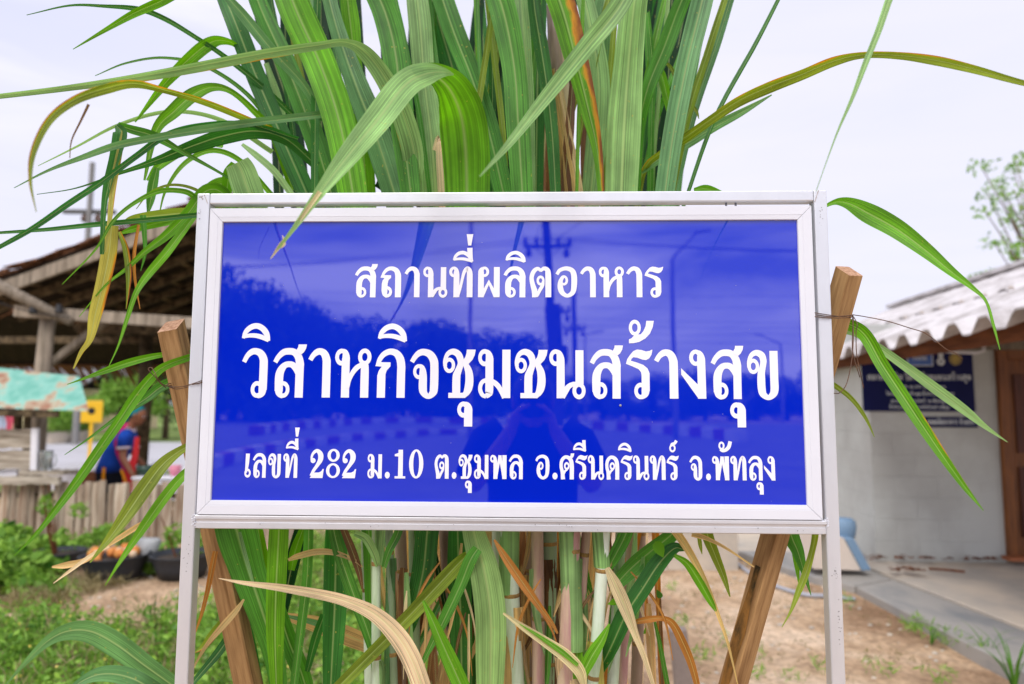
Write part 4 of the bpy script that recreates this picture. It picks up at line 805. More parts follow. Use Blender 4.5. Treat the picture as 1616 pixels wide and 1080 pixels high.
# far road behind the stall and the road behind the photographer
link('road', MB().add([(-120, 10.8, 0.004), (60, 16.5, 0.004), (60, 27, 0.004), (-120, 25, 0.004)], [(0, 1, 2, 3)]).mesh('road'), simple('sun_bleached_asphalt', (0.46, 0.45, 0.47, 1), .9, .2, col2=(0.38, 0.37, 0.38, 1), scale=.6), kind='structure')
link('road', MB().add([(-150, -70, 0.004), (150, -52, 0.004), (150, -6, 0.004), (-150, -9, 0.004)], [(3, 2, 1, 0)]).mesh('road'), M['road'], kind='structure')
def mir(px, py, L_, z=None):
    """point behind the camera whose mirror image in the panel sits at photo pixel (px, py); L_ metres behind the panel plane"""
    p = at(px, py, L_); return Vector((p.x, -L_, p.z if z is None else z))
def kerb(pixels, z, seg, w_=0.28, h_=0.30, **k):
    k0 = empty('striped_kerb', (0, 0, 0), **k)
    P = []
    for px, py in pixels:
        d_ = ray(px, py); t_ = (z - 1.5) / d_.z; p = CAM + d_ * t_; P.append(Vector((p.x, -p.y, z - h_)))
    line = crom([tuple(p) for p in P], 24)
    acc = 0; k_ = 0; a = Vector(line[0])
    for p in line[1:]:
        p = Vector(p)
        while (p - a).length >= seg:
            b_ = a + (p - a).normalized() * seg
            MB().beam(a + Vector((0, 0, h_ / 2 + .005)), b_ + Vector((0, 0, h_ / 2 + .005)), w_, h_).build('kerb_stone', M['paint_w'] if k_ % 2 else M['paint_r'], k0); k_ += 1; a = b_
            if k_ > 110: return
kerb([(300, 728), (384, 708), (424, 701), (491, 691), (564, 685), (634, 680), (700, 677), (760, 679), (830, 686)], .30, 1.0, label='red and white striped kerb curving along the near side of the road', cat='kerb')
kerb([(400, 672), (450, 666.5), (530, 661.5), (600, 659.5), (680, 659), (760, 659.5), (830, 661), (910, 664), (1000, 668), (1100, 674), (1180, 681)], .50, 1.5, w_=.5, h_=.5, label='striped kerb of the far traffic island across the road', cat='kerb')

# ------------------------------------------------------------------ trees, shrubs
def foliage_mesh(name, blobs, n, size, seed=1, droop=0.3, narrow=.5):
    """leaf-sized faces through the volume of several blobs: (cx, cy, cz, rx, ry, rz)"""
    rs = np.random.RandomState(seed)
    wts = np.array([b[3] * b[4] * b[5] for b in blobs]) ** .66; wts /= wts.sum()
    idx = rs.choice(len(blobs), n, p=wts); B = np.array(blobs)[idx]
    d = rs.normal(size=(n, 3)); d /= np.linalg.norm(d, axis=1)[:, None]
    rad = rs.uniform(.25, 1.0, n) ** .45
    clump_ = np.sin(d[:, 0] * 9 + B[:, 0] * 7) * np.sin(d[:, 1] * 8 + B[:, 1] * 5) * np.sin(d[:, 2] * 9 + 1)
    rad = rad * (1 + .22 * clump_) * (1 + rs.normal(0, .04, n))
    C = B[:, :3] + d * rad[:, None] * B[:, 3:6]
    t = rs.normal(size=(n, 3)); t[:, 2] -= droop; t /= np.linalg.norm(t, axis=1)[:, None]
    s_ = np.cross(t, rs.normal(size=(n, 3))); s_ /= np.linalg.norm(s_, axis=1)[:, None]
    sz = size * rs.uniform(.6, 1.35, n)[:, None]
    v = np.empty((n, 4, 3)); nn = np.cross(t, s_)
    v[:, 0] = C - t * sz * .5; v[:, 1] = C + s_ * sz * narrow * .5 + nn * sz * .08; v[:, 2] = C + t * sz * .5; v[:, 3] = C - s_ * sz * narrow * .5 + nn * sz * .08
    me_ = bpy.data.meshes.new(name); me_.vertices.add(n * 4); me_.vertices.foreach_set('co', v.ravel().astype(np.float32))
    me_.loops.add(n * 4); me_.loops.foreach_set('vertex_index', np.arange(n * 4, dtype=np.int32))
    me_.polygons.add(n); me_.polygons.foreach_set('loop_start', np.arange(0, n * 4, 4, dtype=np.int32)); me_.polygons.foreach_set('loop_total', np.full(n, 4, np.int32))
    ca = me_.color_attributes.new('tone', 'FLOAT_COLOR', 'POINT')
    tone = np.repeat(np.clip(.5 + .22 * rs.normal(size=n), 0, 1), 4); arr = np.ones((n * 4, 4), np.float32); arr[:, 0] = tone; arr[:, 1] = tone; arr[:, 2] = tone
    ca.data.foreach_set('color', arr.ravel()); me_.update(calc_edges=True)
    return me_
def fol_mat(name, dark, light):
    m_, t, b = nodemat(name); n_ = t.nodes.new; l_ = t.links.new
    a = n_('ShaderNodeAttribute'); a.attribute_name = 'tone'
    mx_ = n_('ShaderNodeMixRGB'); l_(a.outputs['Fac'], mx_.inputs[0]); mx_.inputs[1].default_value = (*dark, 1); mx_.inputs[2].default_value = (*light, 1)
    l_(mx_.outputs[0], b.inputs['Base Color']); setin(b, Roughness=.5); b.inputs['Specular IOR Level'].default_value = .3
    tr = n_('ShaderNodeBsdfTranslucent'); l_(mx_.outputs[0], tr.inputs[0]); ms = n_('ShaderNodeMixShader'); ms.inputs[0].default_value = .3
    l_(b.outputs[0], ms.inputs[1]); l_(tr.outputs[0], ms.inputs[2]); l_(ms.outputs[0], t.nodes['Material Output'].inputs[0]); return m_
M['fol_tree'] = fol_mat('tree_leaves', (0.030, 0.075, 0.020), (0.13, 0.26, 0.055))
M['fol_lime'] = fol_mat('bright_bush_leaves', (0.09, 0.24, 0.02), (0.34, 0.55, 0.08))
M['fol_weed'] = fol_mat('weed_leaves', (0.045, 0.17, 0.018), (0.38, 0.62, 0.08))
M['fol_fine'] = fol_mat('dry_grass', (0.20, 0.17, 0.06), (0.44, 0.36, 0.19))
M['bark'] = simple('bark', lin(122, 104, 84), .95, .1, col2=lin(66, 54, 42), scale=5, stretch=(5, 5, 1), bump=.6)
def tree(name, loc, h, blobs, n, size, mat_, trunk_r, seed, trunk_h=None, **k):
    t = empty(name, loc, **k)
    th = trunk_h or h * .55
    mb = MB(); rs = random.Random(seed)
    mb.tube([(0, 0, -.1), (rs.uniform(-.1, .1) * h * .2, 0, th * .5), (rs.uniform(-.1, .1) * h * .2, 0, th)], [trunk_r * 1.2, trunk_r, trunk_r * .6], 10)
    for b_ in blobs[:7]:
        st = Vector((0, 0, th * rs.uniform(.45, .9))); en = Vector(b_[:3]); md = (st + en) / 2 + Vector((0, 0, -.06 * h)); mb.tube([st, md, en], [trunk_r * .45, trunk_r * .3, trunk_r * .1], 6)
    link('trunk', mb.mesh('trunk', True), M['bark'], t, loc=(0, 0, 0))
    link('crown', foliage_mesh('crown', blobs, n, size, seed), mat_, t, loc=(0, 0, 0)); return t
def rblobs(seed, w_, h0, h1, n=9, d_=None):
    rs = random.Random(seed); d_ = d_ or w_; out_ = []
    for i in range(n):
        a = rs.uniform(0, 6.28); r_ = rs.uniform(.1, .75); z = rs.uniform(h0, h1); s_ = rs.uniform(.28, .5)
        out_.append((w_ * r_ * math.cos(a), d_ * r_ * math.sin(a), z, w_ * s_, d_ * s_, (h1 - h0) * rs.uniform(.22, .38)))
    return out_
# background left, beyond the road
for i, (px, yy, hh, ww, lab, mat_) in enumerate([
        (190, 27, 2.6, 1.6, 'round bright green garden tree across the road, left of the vendor', 'fol_lime'),
        (262, 29, 4.3, 2.4, 'leafy green tree across the road, right behind the vendor', 'fol_tree'),
        (225, 34, 4.6, 2.6, 'darker tree standing farther back between the two garden trees', 'fol_tree'),
        (330, 30, 4.8, 3.0, 'wide green tree across the road half hidden by the sign post', 'fol_tree')]):
    p = at(px, 660, yy)
    tree('garden_tree', (p.x, yy, 0), hh, rblobs(i + 3, ww, hh * .3, hh * .95, 10), 3400, .22, M[mat_], .12, i + 4, label=lab, cat='tree', group='trees across the road')
for i, (px, yy, ww, hh, lab) in enumerate([(88, 25, .9, 1.0, 'grassy bush in a grey tub beside the yellow house'), (120, 26, .7, 1.3, 'slim bushy plant in a grey tub right of the grassy bush')]):
    p = at(px, 680, yy); t_ = empty('potted_bush', (p.x, yy, 0), label=lab, cat='plant', group='potted bushes across the road')
    link('foliage', foliage_mesh('foliage', [(0, 0, .5 + hh * .3, ww, ww, hh * .5), (.3, 0, .5 + hh * .45, ww * .6, ww * .6, hh * .4)], 1500, .2, i + 31, narrow=.25), M['fol_lime'], t_, loc=(0, 0, 0))
    MB().loft([ell((0, 0, z), r_, r_, 16) for z, r_ in ((0, .42), (.42, .55), (.45, .60), (.45, .5), (.3, .48))]).build('tub', M['conc'], t_, loc=(0, 0, 0))
for i, (x_, y_, hh, ww) in enumerate(((-2, 37, 5.0, 3.2), (3, 40, 6.2, 3.8), (8, 36, 4.6, 3.0), (14, 42, 6.6, 4.2), (20, 38, 5.2, 3.6), (27, 44, 6.8, 4.4), (34, 40, 5.6, 4.0))):
    tree('garden_tree', (x_, y_, 0), hh, rblobs(i + 90, ww, hh * .12, hh * .95, 12), 2200, .34, M['fol_tree'], .16, i + 95, label=('second third fourth fifth sixth seventh last'.split()[i]) + ' broad tree from the left in the far row hidden behind the sign', cat='tree', group='far row of trees')
# tree upper right behind the white building: branches with sparse clumps
p = at(1680, 420, 9.5)
t_ = empty('branchy_tree', (p.x, 9.5, 0), label='tree with sparse leafy branches rising behind the white building', cat='tree')
mb = MB(); mb.tube([(0, 0, -.1), (.05, 0, 2), (0, 0, 4.0)], [.2, .16, .08], 10)
bl = []
rs = random.Random(11)
for tx, ty in ((1548, 262), (1556, 300), (1576, 292), (1602, 252), (1600, 300), (1582, 312), (1552, 330), (1608, 330), (1618, 360), (1592, 395), (1570, 385), (1612, 395), (1602, 415), (1560, 440), (1606, 440), (1640, 280), (1660, 340), (1650, 400), (1700, 300), (1720, 380), (1600, 270), (1596, 350)):
    e_ = at(tx, ty, 9.5 + rs.uniform(-.8, .8)) - Vector((p.x, 9.5, 0)); s_ = Vector((0, 0, rs.uniform(1.8, 3.2)))
    mb.tube([s_, (s_ + e_) / 2 + Vector((0, 0, .12)), e_], [.03, .014, .006], 6)
    for _ in range(3): bl.append((e_.x + rs.uniform(-.12, .12), e_.y, e_.z + rs.uniform(-.1, .1), rs.uniform(.08, .2), .2, rs.uniform(.06, .13)))
link('trunk', mb.mesh('trunk', True), M['bark'], t_, loc=(0, 0, 0))
link('crown', foliage_mesh('crown', bl, 950, .08, 5), M['fol_weed'], t_, loc=(0, 0, 0))
# the tree line mirrored in the panel (stands across the road behind the photographer)
crowns = [foliage_mesh('crown', rblobs(50 + i, 1.0, .30, 1.0, 10) + rblobs(80 + i, 1.1, .05, .5, 8), 5200, .075, 60 + i) for i in range(3)]
tl_pts = [(300, 415, 66), (352, 428, 64), (376, 452, 66), (400, 470, 68), (430, 462, 70), (455, 468, 64), (490, 492, 66), (520, 494, 68), (552, 512, 66), (590, 500, 72), (640, 502, 70), (668, 497, 66), (705, 510, 70), (745, 508, 66), (790, 512, 70), (822, 534, 72), (850, 575, 74), (905, 590, 78), (950, 600, 76), (990, 590, 72), (1030, 588, 78), (1075, 596, 74), (1110, 575, 70), (1150, 592, 76), (1195, 588, 72), (1240, 580, 74), (1290, 570, 72)]
ORD = 'first second third fourth fifth sixth seventh eighth ninth tenth eleventh twelfth thirteenth fourteenth fifteenth sixteenth seventeenth eighteenth nineteenth twentieth twenty-first twenty-second twenty-third twenty-fourth twenty-fifth twenty-sixth last'.split()
for i, (px, py, L_) in enumerate(tl_pts):
    top_ = mir(px, py, L_); hh = top_.z
    t_ = empty('roadside_tree', (top_.x, -L_, 0), rz=i * 1.7, label=ORD[i] + ' tree from the left in the dark tree line mirrored in the panel', cat='tree', group='trees across the road behind the photographer')
    link('trunk', MB().tube([(0, 0, -.2), (0.1, 0, hh * .3), (0, 0, hh * .6)], [.3, .25, .12], 8).mesh('trunk', True), M['bark'], t_, loc=(0, 0, 0))
    o = link('crown', crowns[i % 3], M['fol_tree'], t_, loc=(0, 0, 0)); ww = max(3.2, hh * .5); o.scale = (ww, ww, hh * .86)

# ------------------------------------------------------------------ utility poles and lamps mirrored in the panel
M['polec'] = simple('pole_concrete_backlit', (0.12, 0.117, 0.11, 1), .9, .2, var=.25, scale=2)  # concrete colour darkened so the mirrored poles read as backlit silhouettes
M['galv'] = simple('galvanised_steel', (0.42, 0.43, 0.45, 1), .5, .5, var=.1, scale=4)
M['black'] = simple('black_rubber', (0.02, 0.02, 0.022, 1), .6, .3, var=.3, scale=10)
M['porcelain'] = simple('insulator', (0.10, 0.05, 0.03, 1), .25, .6, var=.2)
def upole(px, ptop, L_, arms, gear, label, lean=0, w_=.3):
    b_ = mir(px + lean, 643, L_, 0); t_ = mir(px, ptop, L_); e = empty('utility_pole', (b_.x, -L_, 0), label=label, cat='utility pole', group='utility poles behind the photographer')
    off = Vector((b_.x, -L_, 0)); tt = t_ - off
    MB().beam((0, 0, -.3), tt, w_, w_ * .8, up=Vector((0, 1, 0)), taper=.6).build('pole', M['polec'], e, loc=(0, 0, 0))
    res = []
    for py, half in arms:
        c = mir(px, py, L_) - off; c.x = tt.x * c.z / max(.1, tt.z)
        MB().beam(c + Vector((-half, .12, 0)), c + Vector((half, .12, .05)), .12, .14).build('crossarm', M['polec'], e, loc=(0, 0, 0))
        for s_ in (-1, 1):
            MB().beam(c + Vector((s_ * half * .6, .14, 0)), c + Vector((0, .14, -.55)), .03, .03, up=Vector((0, 1, 0))).build('brace', M['galv'], e, loc=(0, 0, 0))
        for s_ in (-.92, -.45, .45, .92):
            q_ = c + Vector((s_ * half, .12, .07)); MB().loft([ell(q_ + Vector((0, 0, z)), r_, r_, 10) for z, r_ in ((0, .05), (.08, .1), (.12, .06), (.18, .1), (.24, .05), (.3, .06))]).build('insulator', M['porcelain'], e, loc=(0, 0, 0)); res.append(off + q_ + Vector((0, 0, .3)))
        for s_ in (-.8, .8):
            q_ = c + Vector((s_ * half, .12, -.07)); MB().loft([ell(q_ + Vector((0, 0, z)), r_, r_, 10) for z, r_ in ((0, .04), (-.1, .11), (-.3, .13), (-.38, .05))]).build('fuse_cutout', M['porcelain'], e, loc=(0, 0, 0))
    if gear:
        for py, dx in gear:
            c = mir(px, py, L_) - off + Vector((dx, .25, 0))
            MB().loft([ell(c + Vector((0, 0, z)), r_, r_, 14) for z, r_ in ((-.5, .26), (-.45, .32), (.4, .32), (.46, .26), (.5, .1))]).build('transformer_can', M['polec'], e, loc=(0, 0, 0))
    return off + tt, res
A1, I1 = upole(862, 330, 27, [(390, .98)], [], 'thick concrete power pole with crossarm, insulators and drooping cables across the road', lean=16, w_=.5)
A2, I2 = upole(880, 480, 34, [(495, .65)], [(520, -.1), (560, .2)], 'power pole with small crossarm and stacked transformer cans', lean=2, w_=.62)
A3, I3 = upole(906, 430, 44, [(520, .7)], [], 'slim pole standing just right of the transformer pole', lean=3, w_=.42)
def lamp(px, ptop, L_, arm, label, mat_='galv', w_=.14):
    b_ = mir(px, 643, L_, 0); t_ = mir(px, ptop, L_); off = Vector((b_.x, -L_, 0)); e = empty('street_lamp', tuple(off), label=label, cat='street lamp', group='street lamps behind the photographer')
    tt = t_ - off; tt.x = 0; tt.y = 0
    a_ = mir(px + arm[0], ptop + arm[1], L_) - off; a_.y = 0
    MB().tube([(0, 0, -.1), tt * .5, tt, tt * .75 + (tt + (a_ - tt) * .3) * .25 + Vector((0, 0, .1)), a_], [w_, w_ * .85, w_ * .65, w_ * .5, w_ * .4], 10).build('mast', M[mat_], e, smooth=True, loc=(0, 0, 0))
    d_ = (a_ - tt); d_.z = 0; d_.normalize()
    MB().beam(a_ - d_ * .1, a_ + d_ * .7 + Vector((0, 0, .12)), .26, .13, taper=.7).build('lamp_head', M['galv'], e, loc=(0, 0, 0), bevel=.03)
lamp(1065, 412, 31, (34, -45), 'tall street lamp with one upswept arm, nearest the road bend')
lamp(1236, 545, 62, (-34, -14), 'distant street lamp with its arm reaching left')
lamp(925, 530, 60, (14, -6), 'distant street lamp beside the slim pole', w_=.10)
lamp(741, 330, 30, (-40, -30), 'pale concrete lamp mast left of the power poles', 'conc', w_=.11)
def wire(a, b, sag, name='power_line', r_=.009, lab=None):
    a = Vector(a); b = Vector(b); pts = [a.lerp(b, t) - Vector((0, 0, sag * 4 * t * (1 - t))) for t in np.linspace(0, 1, 15)]
    o = MB().tube(pts, r_, 5).build(name, M['black']); tag(o, lab or 'thin black cable strung between the roadside poles', 'cable', 'cables behind the photographer'); return o
for k, (ia, dy_) in enumerate(zip(I1, (0, .1, .2, .3))):
    wire(ia, ia + Vector((-34, -3, .2)), 1.1); wire(ia, ia + Vector((36, 4, .6)), 1.3)
for z_, s_ in ((5.2, .5), (5.6, .6), (6.0, .8), (6.5, .4), (4.9, .7), (7.2, .6)):
    wire((-40, -29 + s_, z_ + 1.2), (A2.x, -33.6, z_), s_); wire((A2.x, -33.6, z_), (50, -30, z_ + .9), s_)
for k in range(3):
    c_ = I1[k]; pts = [c_ + Vector(v) for v in ((0, 0, 0), (-.3 + .5 * k, .1, .5), (-.1 + .7 * k, 0, 1.1), (.5 * k, 0, 1.7))]
    o = MB().tube([tuple(v) for v in crom([tuple(p) for p in pts], 5)], .013, 5).build('jumper_cable', M['black']); tag(o, 'looping jumper cable above the crossarm of the thick power pole', 'cable', 'cables behind the photographer')

# ------------------------------------------------------------------ utility pole at far left
M['poleg'] = simple('pole_concrete_pale', (0.24, 0.23, 0.22, 1), .9, .2, var=.2, scale=2)
p = at(122, 643, 24.0); e = empty('utility_pole', (p.x, 24.0, 0), label='concrete utility pole with a crossarm rising behind the thatched stall', cat='utility pole')
zt = at(122, 257, 24).z; za = at(122, 332, 24).z
MB().beam((0, 0, -.2), (0, 0, zt), .19, .16, up=Vector((0, 1, 0)), taper=.75).build('pole', M['poleg'], e, loc=(0, 0, 0))
MB().beam((-1.15, .18, za), (.9, .18, za - .03), .15, .15).build('crossarm', M['polec'], e, loc=(0, 0, 0))
for sx in (-.45, .45): MB().beam((sx, .2, za), (0, .2, za - .5), .05, .05, up=Vector((0, 1, 0))).build('brace', M['galv'], e, loc=(0, 0, 0))
for x_, z_ in ((-.3, -.12), (.22, -.12), (.3, -.2)): MB().loft([ell((x_, .18, za + z_ + dz), r_, r_, 10) for dz, r_ in ((0, .05), (-.08, .11), (-.2, .13), (-.3, .06))]).build('fuse_cutout', M['porcelain'], e, loc=(0, 0, 0))
MB().loft([ell((.62, .18, za + dz), r_, r_, 10) for dz, r_ in ((.05, .04), (.12, .09), (.2, .05), (.3, .08), (.36, .04))]).build('insulator', M['porcelain'], e, loc=(0, 0, 0))

# houses beyond the road, far left
M['yellowwall'] = simple('cream_render', (0.62, 0.50, 0.30, 1), .9, var=.12, scale=1)
M['greyroof'] = simple('grey_roof_sheet', (0.20, 0.19, 0.20, 1), .8, var=.2, scale=1, stretch=(6, 1, 1))
M['darkopen'] = simple('dark_interior', (0.015, 0.015, 0.018, 1), .9)
M['white'] = simple('white_plastic', (0.78, 0.77, 0.80, 1), .5, var=.08, scale=3)
def house(px0, px1, y_, hw, rh, label):
    a = at(px0, 643, y_); b_ = at(px1, 643, y_); wd = b_.x - a.x; e = empty('house', (a.x, y_, 0), label=label, cat='house')
    MB().box(0, wd, 0, 5, -.1, hw).build('wall', M['yellowwall'], e, loc=(0, 0, 0))
    MB().add([(-.6, -.7, hw - .15), (wd + .6, -.7, hw - .15), (wd + .6, 2.5, hw + rh), (-.6, 2.5, hw + rh), (-.6, 5.7, hw - .15), (wd + .6, 5.7, hw - .15), (-.6, -.7, hw - .05), (wd + .6, -.7, hw - .05), (wd + .6, 2.5, hw + rh + .1), (-.6, 2.5, hw + rh + .1), (-.6, 5.7, hw - .05), (wd + .6, 5.7, hw - .05)],
        [(0, 3, 2, 1), (3, 4, 5, 2), (6, 7, 8, 9), (9, 8, 11, 10), (0, 1, 7, 6), (4, 10, 11, 5), (0, 6, 9, 3), (3, 9, 10, 4), (1, 2, 8, 7), (2, 5, 11, 8)]).build('roof', M['greyroof'], e, loc=(0, 0, 0))
    for k in range(int(wd // 3.5)):
        x_ = 1.0 + 3.4 * k
        f_ = MB().box(x_, x_ + 1.3, -.06, -.005, .9, 2.1).build('window', M['white'], e, loc=(0, 0, 0)); MB().box(x_ + .1, x_ + 1.2, -.075, -.061, 1.0, 2.0).build('pane', M['darkopen'], f_, loc=(0, 0, 0))
house(-40, 112, 33, 2.3, 1.1, 'low cream house with a grey roof across the road at far left')
house(128, 176, 38, 2.2, 1.3, 'small house with a dark grey roof behind the yellow road sign')
# yellow road sign
M['yel'] = simple('yellow_sign_sheet', (0.85, 0.48, 0.01, 1), .5, var=.08, scale=2)
p = at(145, 650, 16.0); e = empty('road_sign', (p.x, 16.0, 0), rz=.15, label='small yellow road sign with a black mark on a yellow pole across the stall', cat='road sign')
zc = at(145, 650, 16).z; MB().box(-.26, .26, -.02, .02, zc - .28, zc + .28).build('sign_plate', M['yel'], e, loc=(0, 0, 0), bevel=.02)
MB().loft([ell((0, -.026, zc + .02), .09, .09, 14, X, Z), ell((0, -.022, zc + .02), .09, .09, 14, X, Z)]).build('black_mark', M['black'], e, loc=(0, 0, 0))
MB().box(-.04, .03, -.0, .05, -.1, zc - .2).build('pole', M['yel'], e, loc=(0, 0, 0))
# ------------------------------------------------------------------ wooden stakes and wire ties
def stake_mat():
    return simple('raw_timber', lin(176, 138, 92), .85, .2, col2=lin(112, 78, 44), scale=2.2, stretch=(34, 34, 2.2), bump=.35, contrast=(.3, .62), detail=8)
M['stakewood'] = stake_mat()
M['endgrain'] = simple('sawn_end', lin(205, 165, 135), .9, .1, col2=lin(160, 118, 90), scale=120, bump=.3)
M['stain'] = simple('dark_mould_stain', lin(62, 52, 34), .95, .1, col2=lin(140, 98, 50), scale=26, stretch=(1, 1, .35), contrast=(.42, .58))
M['wire'] = simple('tie_wire', (0.06, 0.03, 0.018, 1), .6, .5, col2=(0.16, 0.07, 0.03, 1), scale=80)
def stake(a, b_, w_, roll, label, stain=False):
    a = Vector(a); b_ = Vector(b_); d_ = (a - b_).normalized(); b0 = b_ + d_ * ((-.1 - b_.z) / d_.z)
    L_ = (a - b0).length; e = empty('wooden_stake', tuple(b0), label=label, cat='stake')
    qn = d_.to_track_quat('Z', 'Y').to_matrix().to_4x4() @ Matrix.Rotation(roll, 4, 'Z')
    rs = random.Random(3); n = 24; rings = []
    for i in range(n + 1):
        z = L_ * i / n; k = w_ / 2 * (1 + rs.uniform(-.012, .012)); ch = .10
        pr = [(-1 + ch, -1), (1 - ch, -1), (1, -1 + ch), (1, 1 - ch), (1 - ch, 1), (-1 + ch, 1), (-1, 1 - ch), (-1, -1 + ch)]
        rings.append([Vector((x * k, y_ * k, z)) for x, y_ in pr])
    qi = qn.to_3x3().inverted(); cdir = qi @ Vector((0, -1, 0)); rings[-1] = [v - Vector((0, 0, .55 * (v.x * cdir.x + v.y * cdir.y))) for v in rings[-1]]
    me_ = MB().loft(rings).mesh('stake'); me_.materials.append(M['stakewood']); me_.materials.append(M['endgrain']); me_.polygons[len(me_.polygons) - 1].material_index = 1
    o = link('timber', me_, None, e, loc=(0, 0, 0)); o.rotation_euler = qn.to_euler()
    if stain:
        mb = MB(); pts_ = []; rs = random.Random(8); m_ = 22
        for i in range(m_ + 1):
            t = i / m_; z = L_ * (.18 + .5 * t); wx = w_ * (.52 * math.sin(math.pi * min(1, t * 1.6 + .12)) if t < .5 else .52 * (1 - (t - .5) * 1.2)) * (1 + rs.uniform(-.35, .35)); 
            pts_.append((max(-w_ * .47, -w_ * .05 - wx * .9), z)); pts_.append((min(w_ * .47, -w_ * .05 + wx), z))
        vs_ = [(x, -w_ / 2 - .0012, z) for x, z in pts_]
        mb.add(vs_, [(2 * i, 2 * i + 1, 2 * i + 3, 2 * i + 2) for i in range(m_)])
        s_ = link('mould_stain', mb.mesh('stain'), M['stain'], o, loc=(0, 0, 0)); 
        q3 = qn.to_3x3(); best = min((0, PI / 2, PI, -PI / 2), key=lambda a_: (q3 @ (Matrix.Rotation(a_, 3, 'Z') @ Vector((0, -1, 0)))).dot(Vector((.75, .65, 0)))); s_.rotation_euler = (0, 0, best)
    return e
stake(at(270, 514, .052), at(392, 1080, .13), .042, R(-28), 'square timber stake leaning behind the left post of the sign')
stake(at(1340, 428, .055), at(1157, 1080, .12), .040, R(44), 'square timber stake with a dark mould patch leaning behind the right post of the sign', stain=True)
def wires(name, paths, label, r_=.0009):
    e = empty(name, paths[0][0], label=label, cat='wire')
    for P in paths:
        C_ = [tuple(v) for v in crom([tuple(p) for p in P], 6)]
        MB().tube(C_, r_, 5).build('strand', M['wire'], e, smooth=True)
def loop(pxs, yf, yb, tilt=0):
    """strand round post and stake: photo pixels of the visible front run, then back round"""
    f_ = [at(px, py, yv) for px, py, yv in pxs]; bk = [Vector((p.x, yb, p.z + tilt)) for p in (f_[-1], f_[0])]
    return f_ + bk + [f_[0]]
wires('wire_tie', [loop([(318, 604, -.006), (308, 606, -.006), (290, 610, .010), (268, 612, .024)], 0, .10), loop([(318, 601, -.006), (300, 607, -.006), (282, 611, .018), (266, 609, .026)], 0, .10, .004), loop([(319, 603, -.006), (296, 611, .004), (276, 614, .022), (265, 606, .026)], 0, .10, .002),
    [at(268, 611, .024), at(256, 606, .01), at(246, 596, 0), at(238, 588, -.005), (at(234, 582, -.005)), at(240, 581, -.005), at(246, 592, -.01), at(252, 604, 0), at(262, 612, .02)]],
    'rusty wire lashing the left stake to the sign post')
wires('wire_tie', [loop([(1286, 494, -.006), (1312, 498, -.006), (1330, 500, .012), (1346, 497, .026)], 0, .11), loop([(1286, 500, -.006), (1310, 502, -.006), (1332, 502, .012), (1346, 500, .026)], 0, .11, .003), loop([(1287, 497, -.006), (1311, 500, -.006), (1331, 499, .012), (1346, 499, .026)], 0, .11, -.003),
    [at(1346, 497, .02), at(1365, 500, .0), at(1400, 507, -.02), (at(1436, 518, -.03)), at(1460, 526, -.03), at(1480, 541, -.03), at(1494, 552, -.03), at(1508, 558, -.03), at(1518, 566, -.03)],
    [at(1345, 499, .02), at(1347, 530, .0), at(1344, 570, -.01), at(1336, 606, -.015), at(1325, 620, -.02), at(1316, 621, -.02)],
    [at(1347, 500, .02), at(1353, 512, .0), at(1351, 524, 0), at(1352, 560, 0), at(1358, 590, 0), at(1363, 613, 0)],
    [at(1347, 500, .018), at(1345, 540, .01), at(1347, 562, .01), at(1357, 596, .005)]],
    'dark wire lashing the right stake to the sign post with long loose ends')

# ------------------------------------------------------------------ thatched stall, far left
M['thatch'] = simple('brown_thatch', lin(142, 98, 70), .95, .1, col2=lin(58, 40, 30), scale=14, stretch=(1, 3, 1), bump=.7)
M['darkwood'] = simple('smoky_wood', lin(112, 96, 72), .9, .15, col2=lin(48, 40, 30), scale=3, stretch=(4, .7, 4), bump=.4, objvar=.2)
M['underthatch'] = simple('shaded_roof_underside', (0.045, 0.030, 0.020, 1), .95, .1, col2=(0.014, 0.010, 0.008, 1), scale=6, stretch=(8, 1, 1))  # near-black tone puts the dark under the roofs into the colour
yF = 7.0
stall = empty('thatched_stall', tuple(at(100, 643, yF).xy) + (0,), label='open roadside stall of old timber under a brown thatched roof', cat='stall')
Le = at(-60, 478, yF); Rd = at(345, 331, yF); Re = Vector((2 * Rd.x - Le.x, yF, Le.z))
yB = 10.6
slope = (Rd - Le).normalized(); slope2 = (Rd - Re).normalized(); Yv = Vector((0, 1, 0))
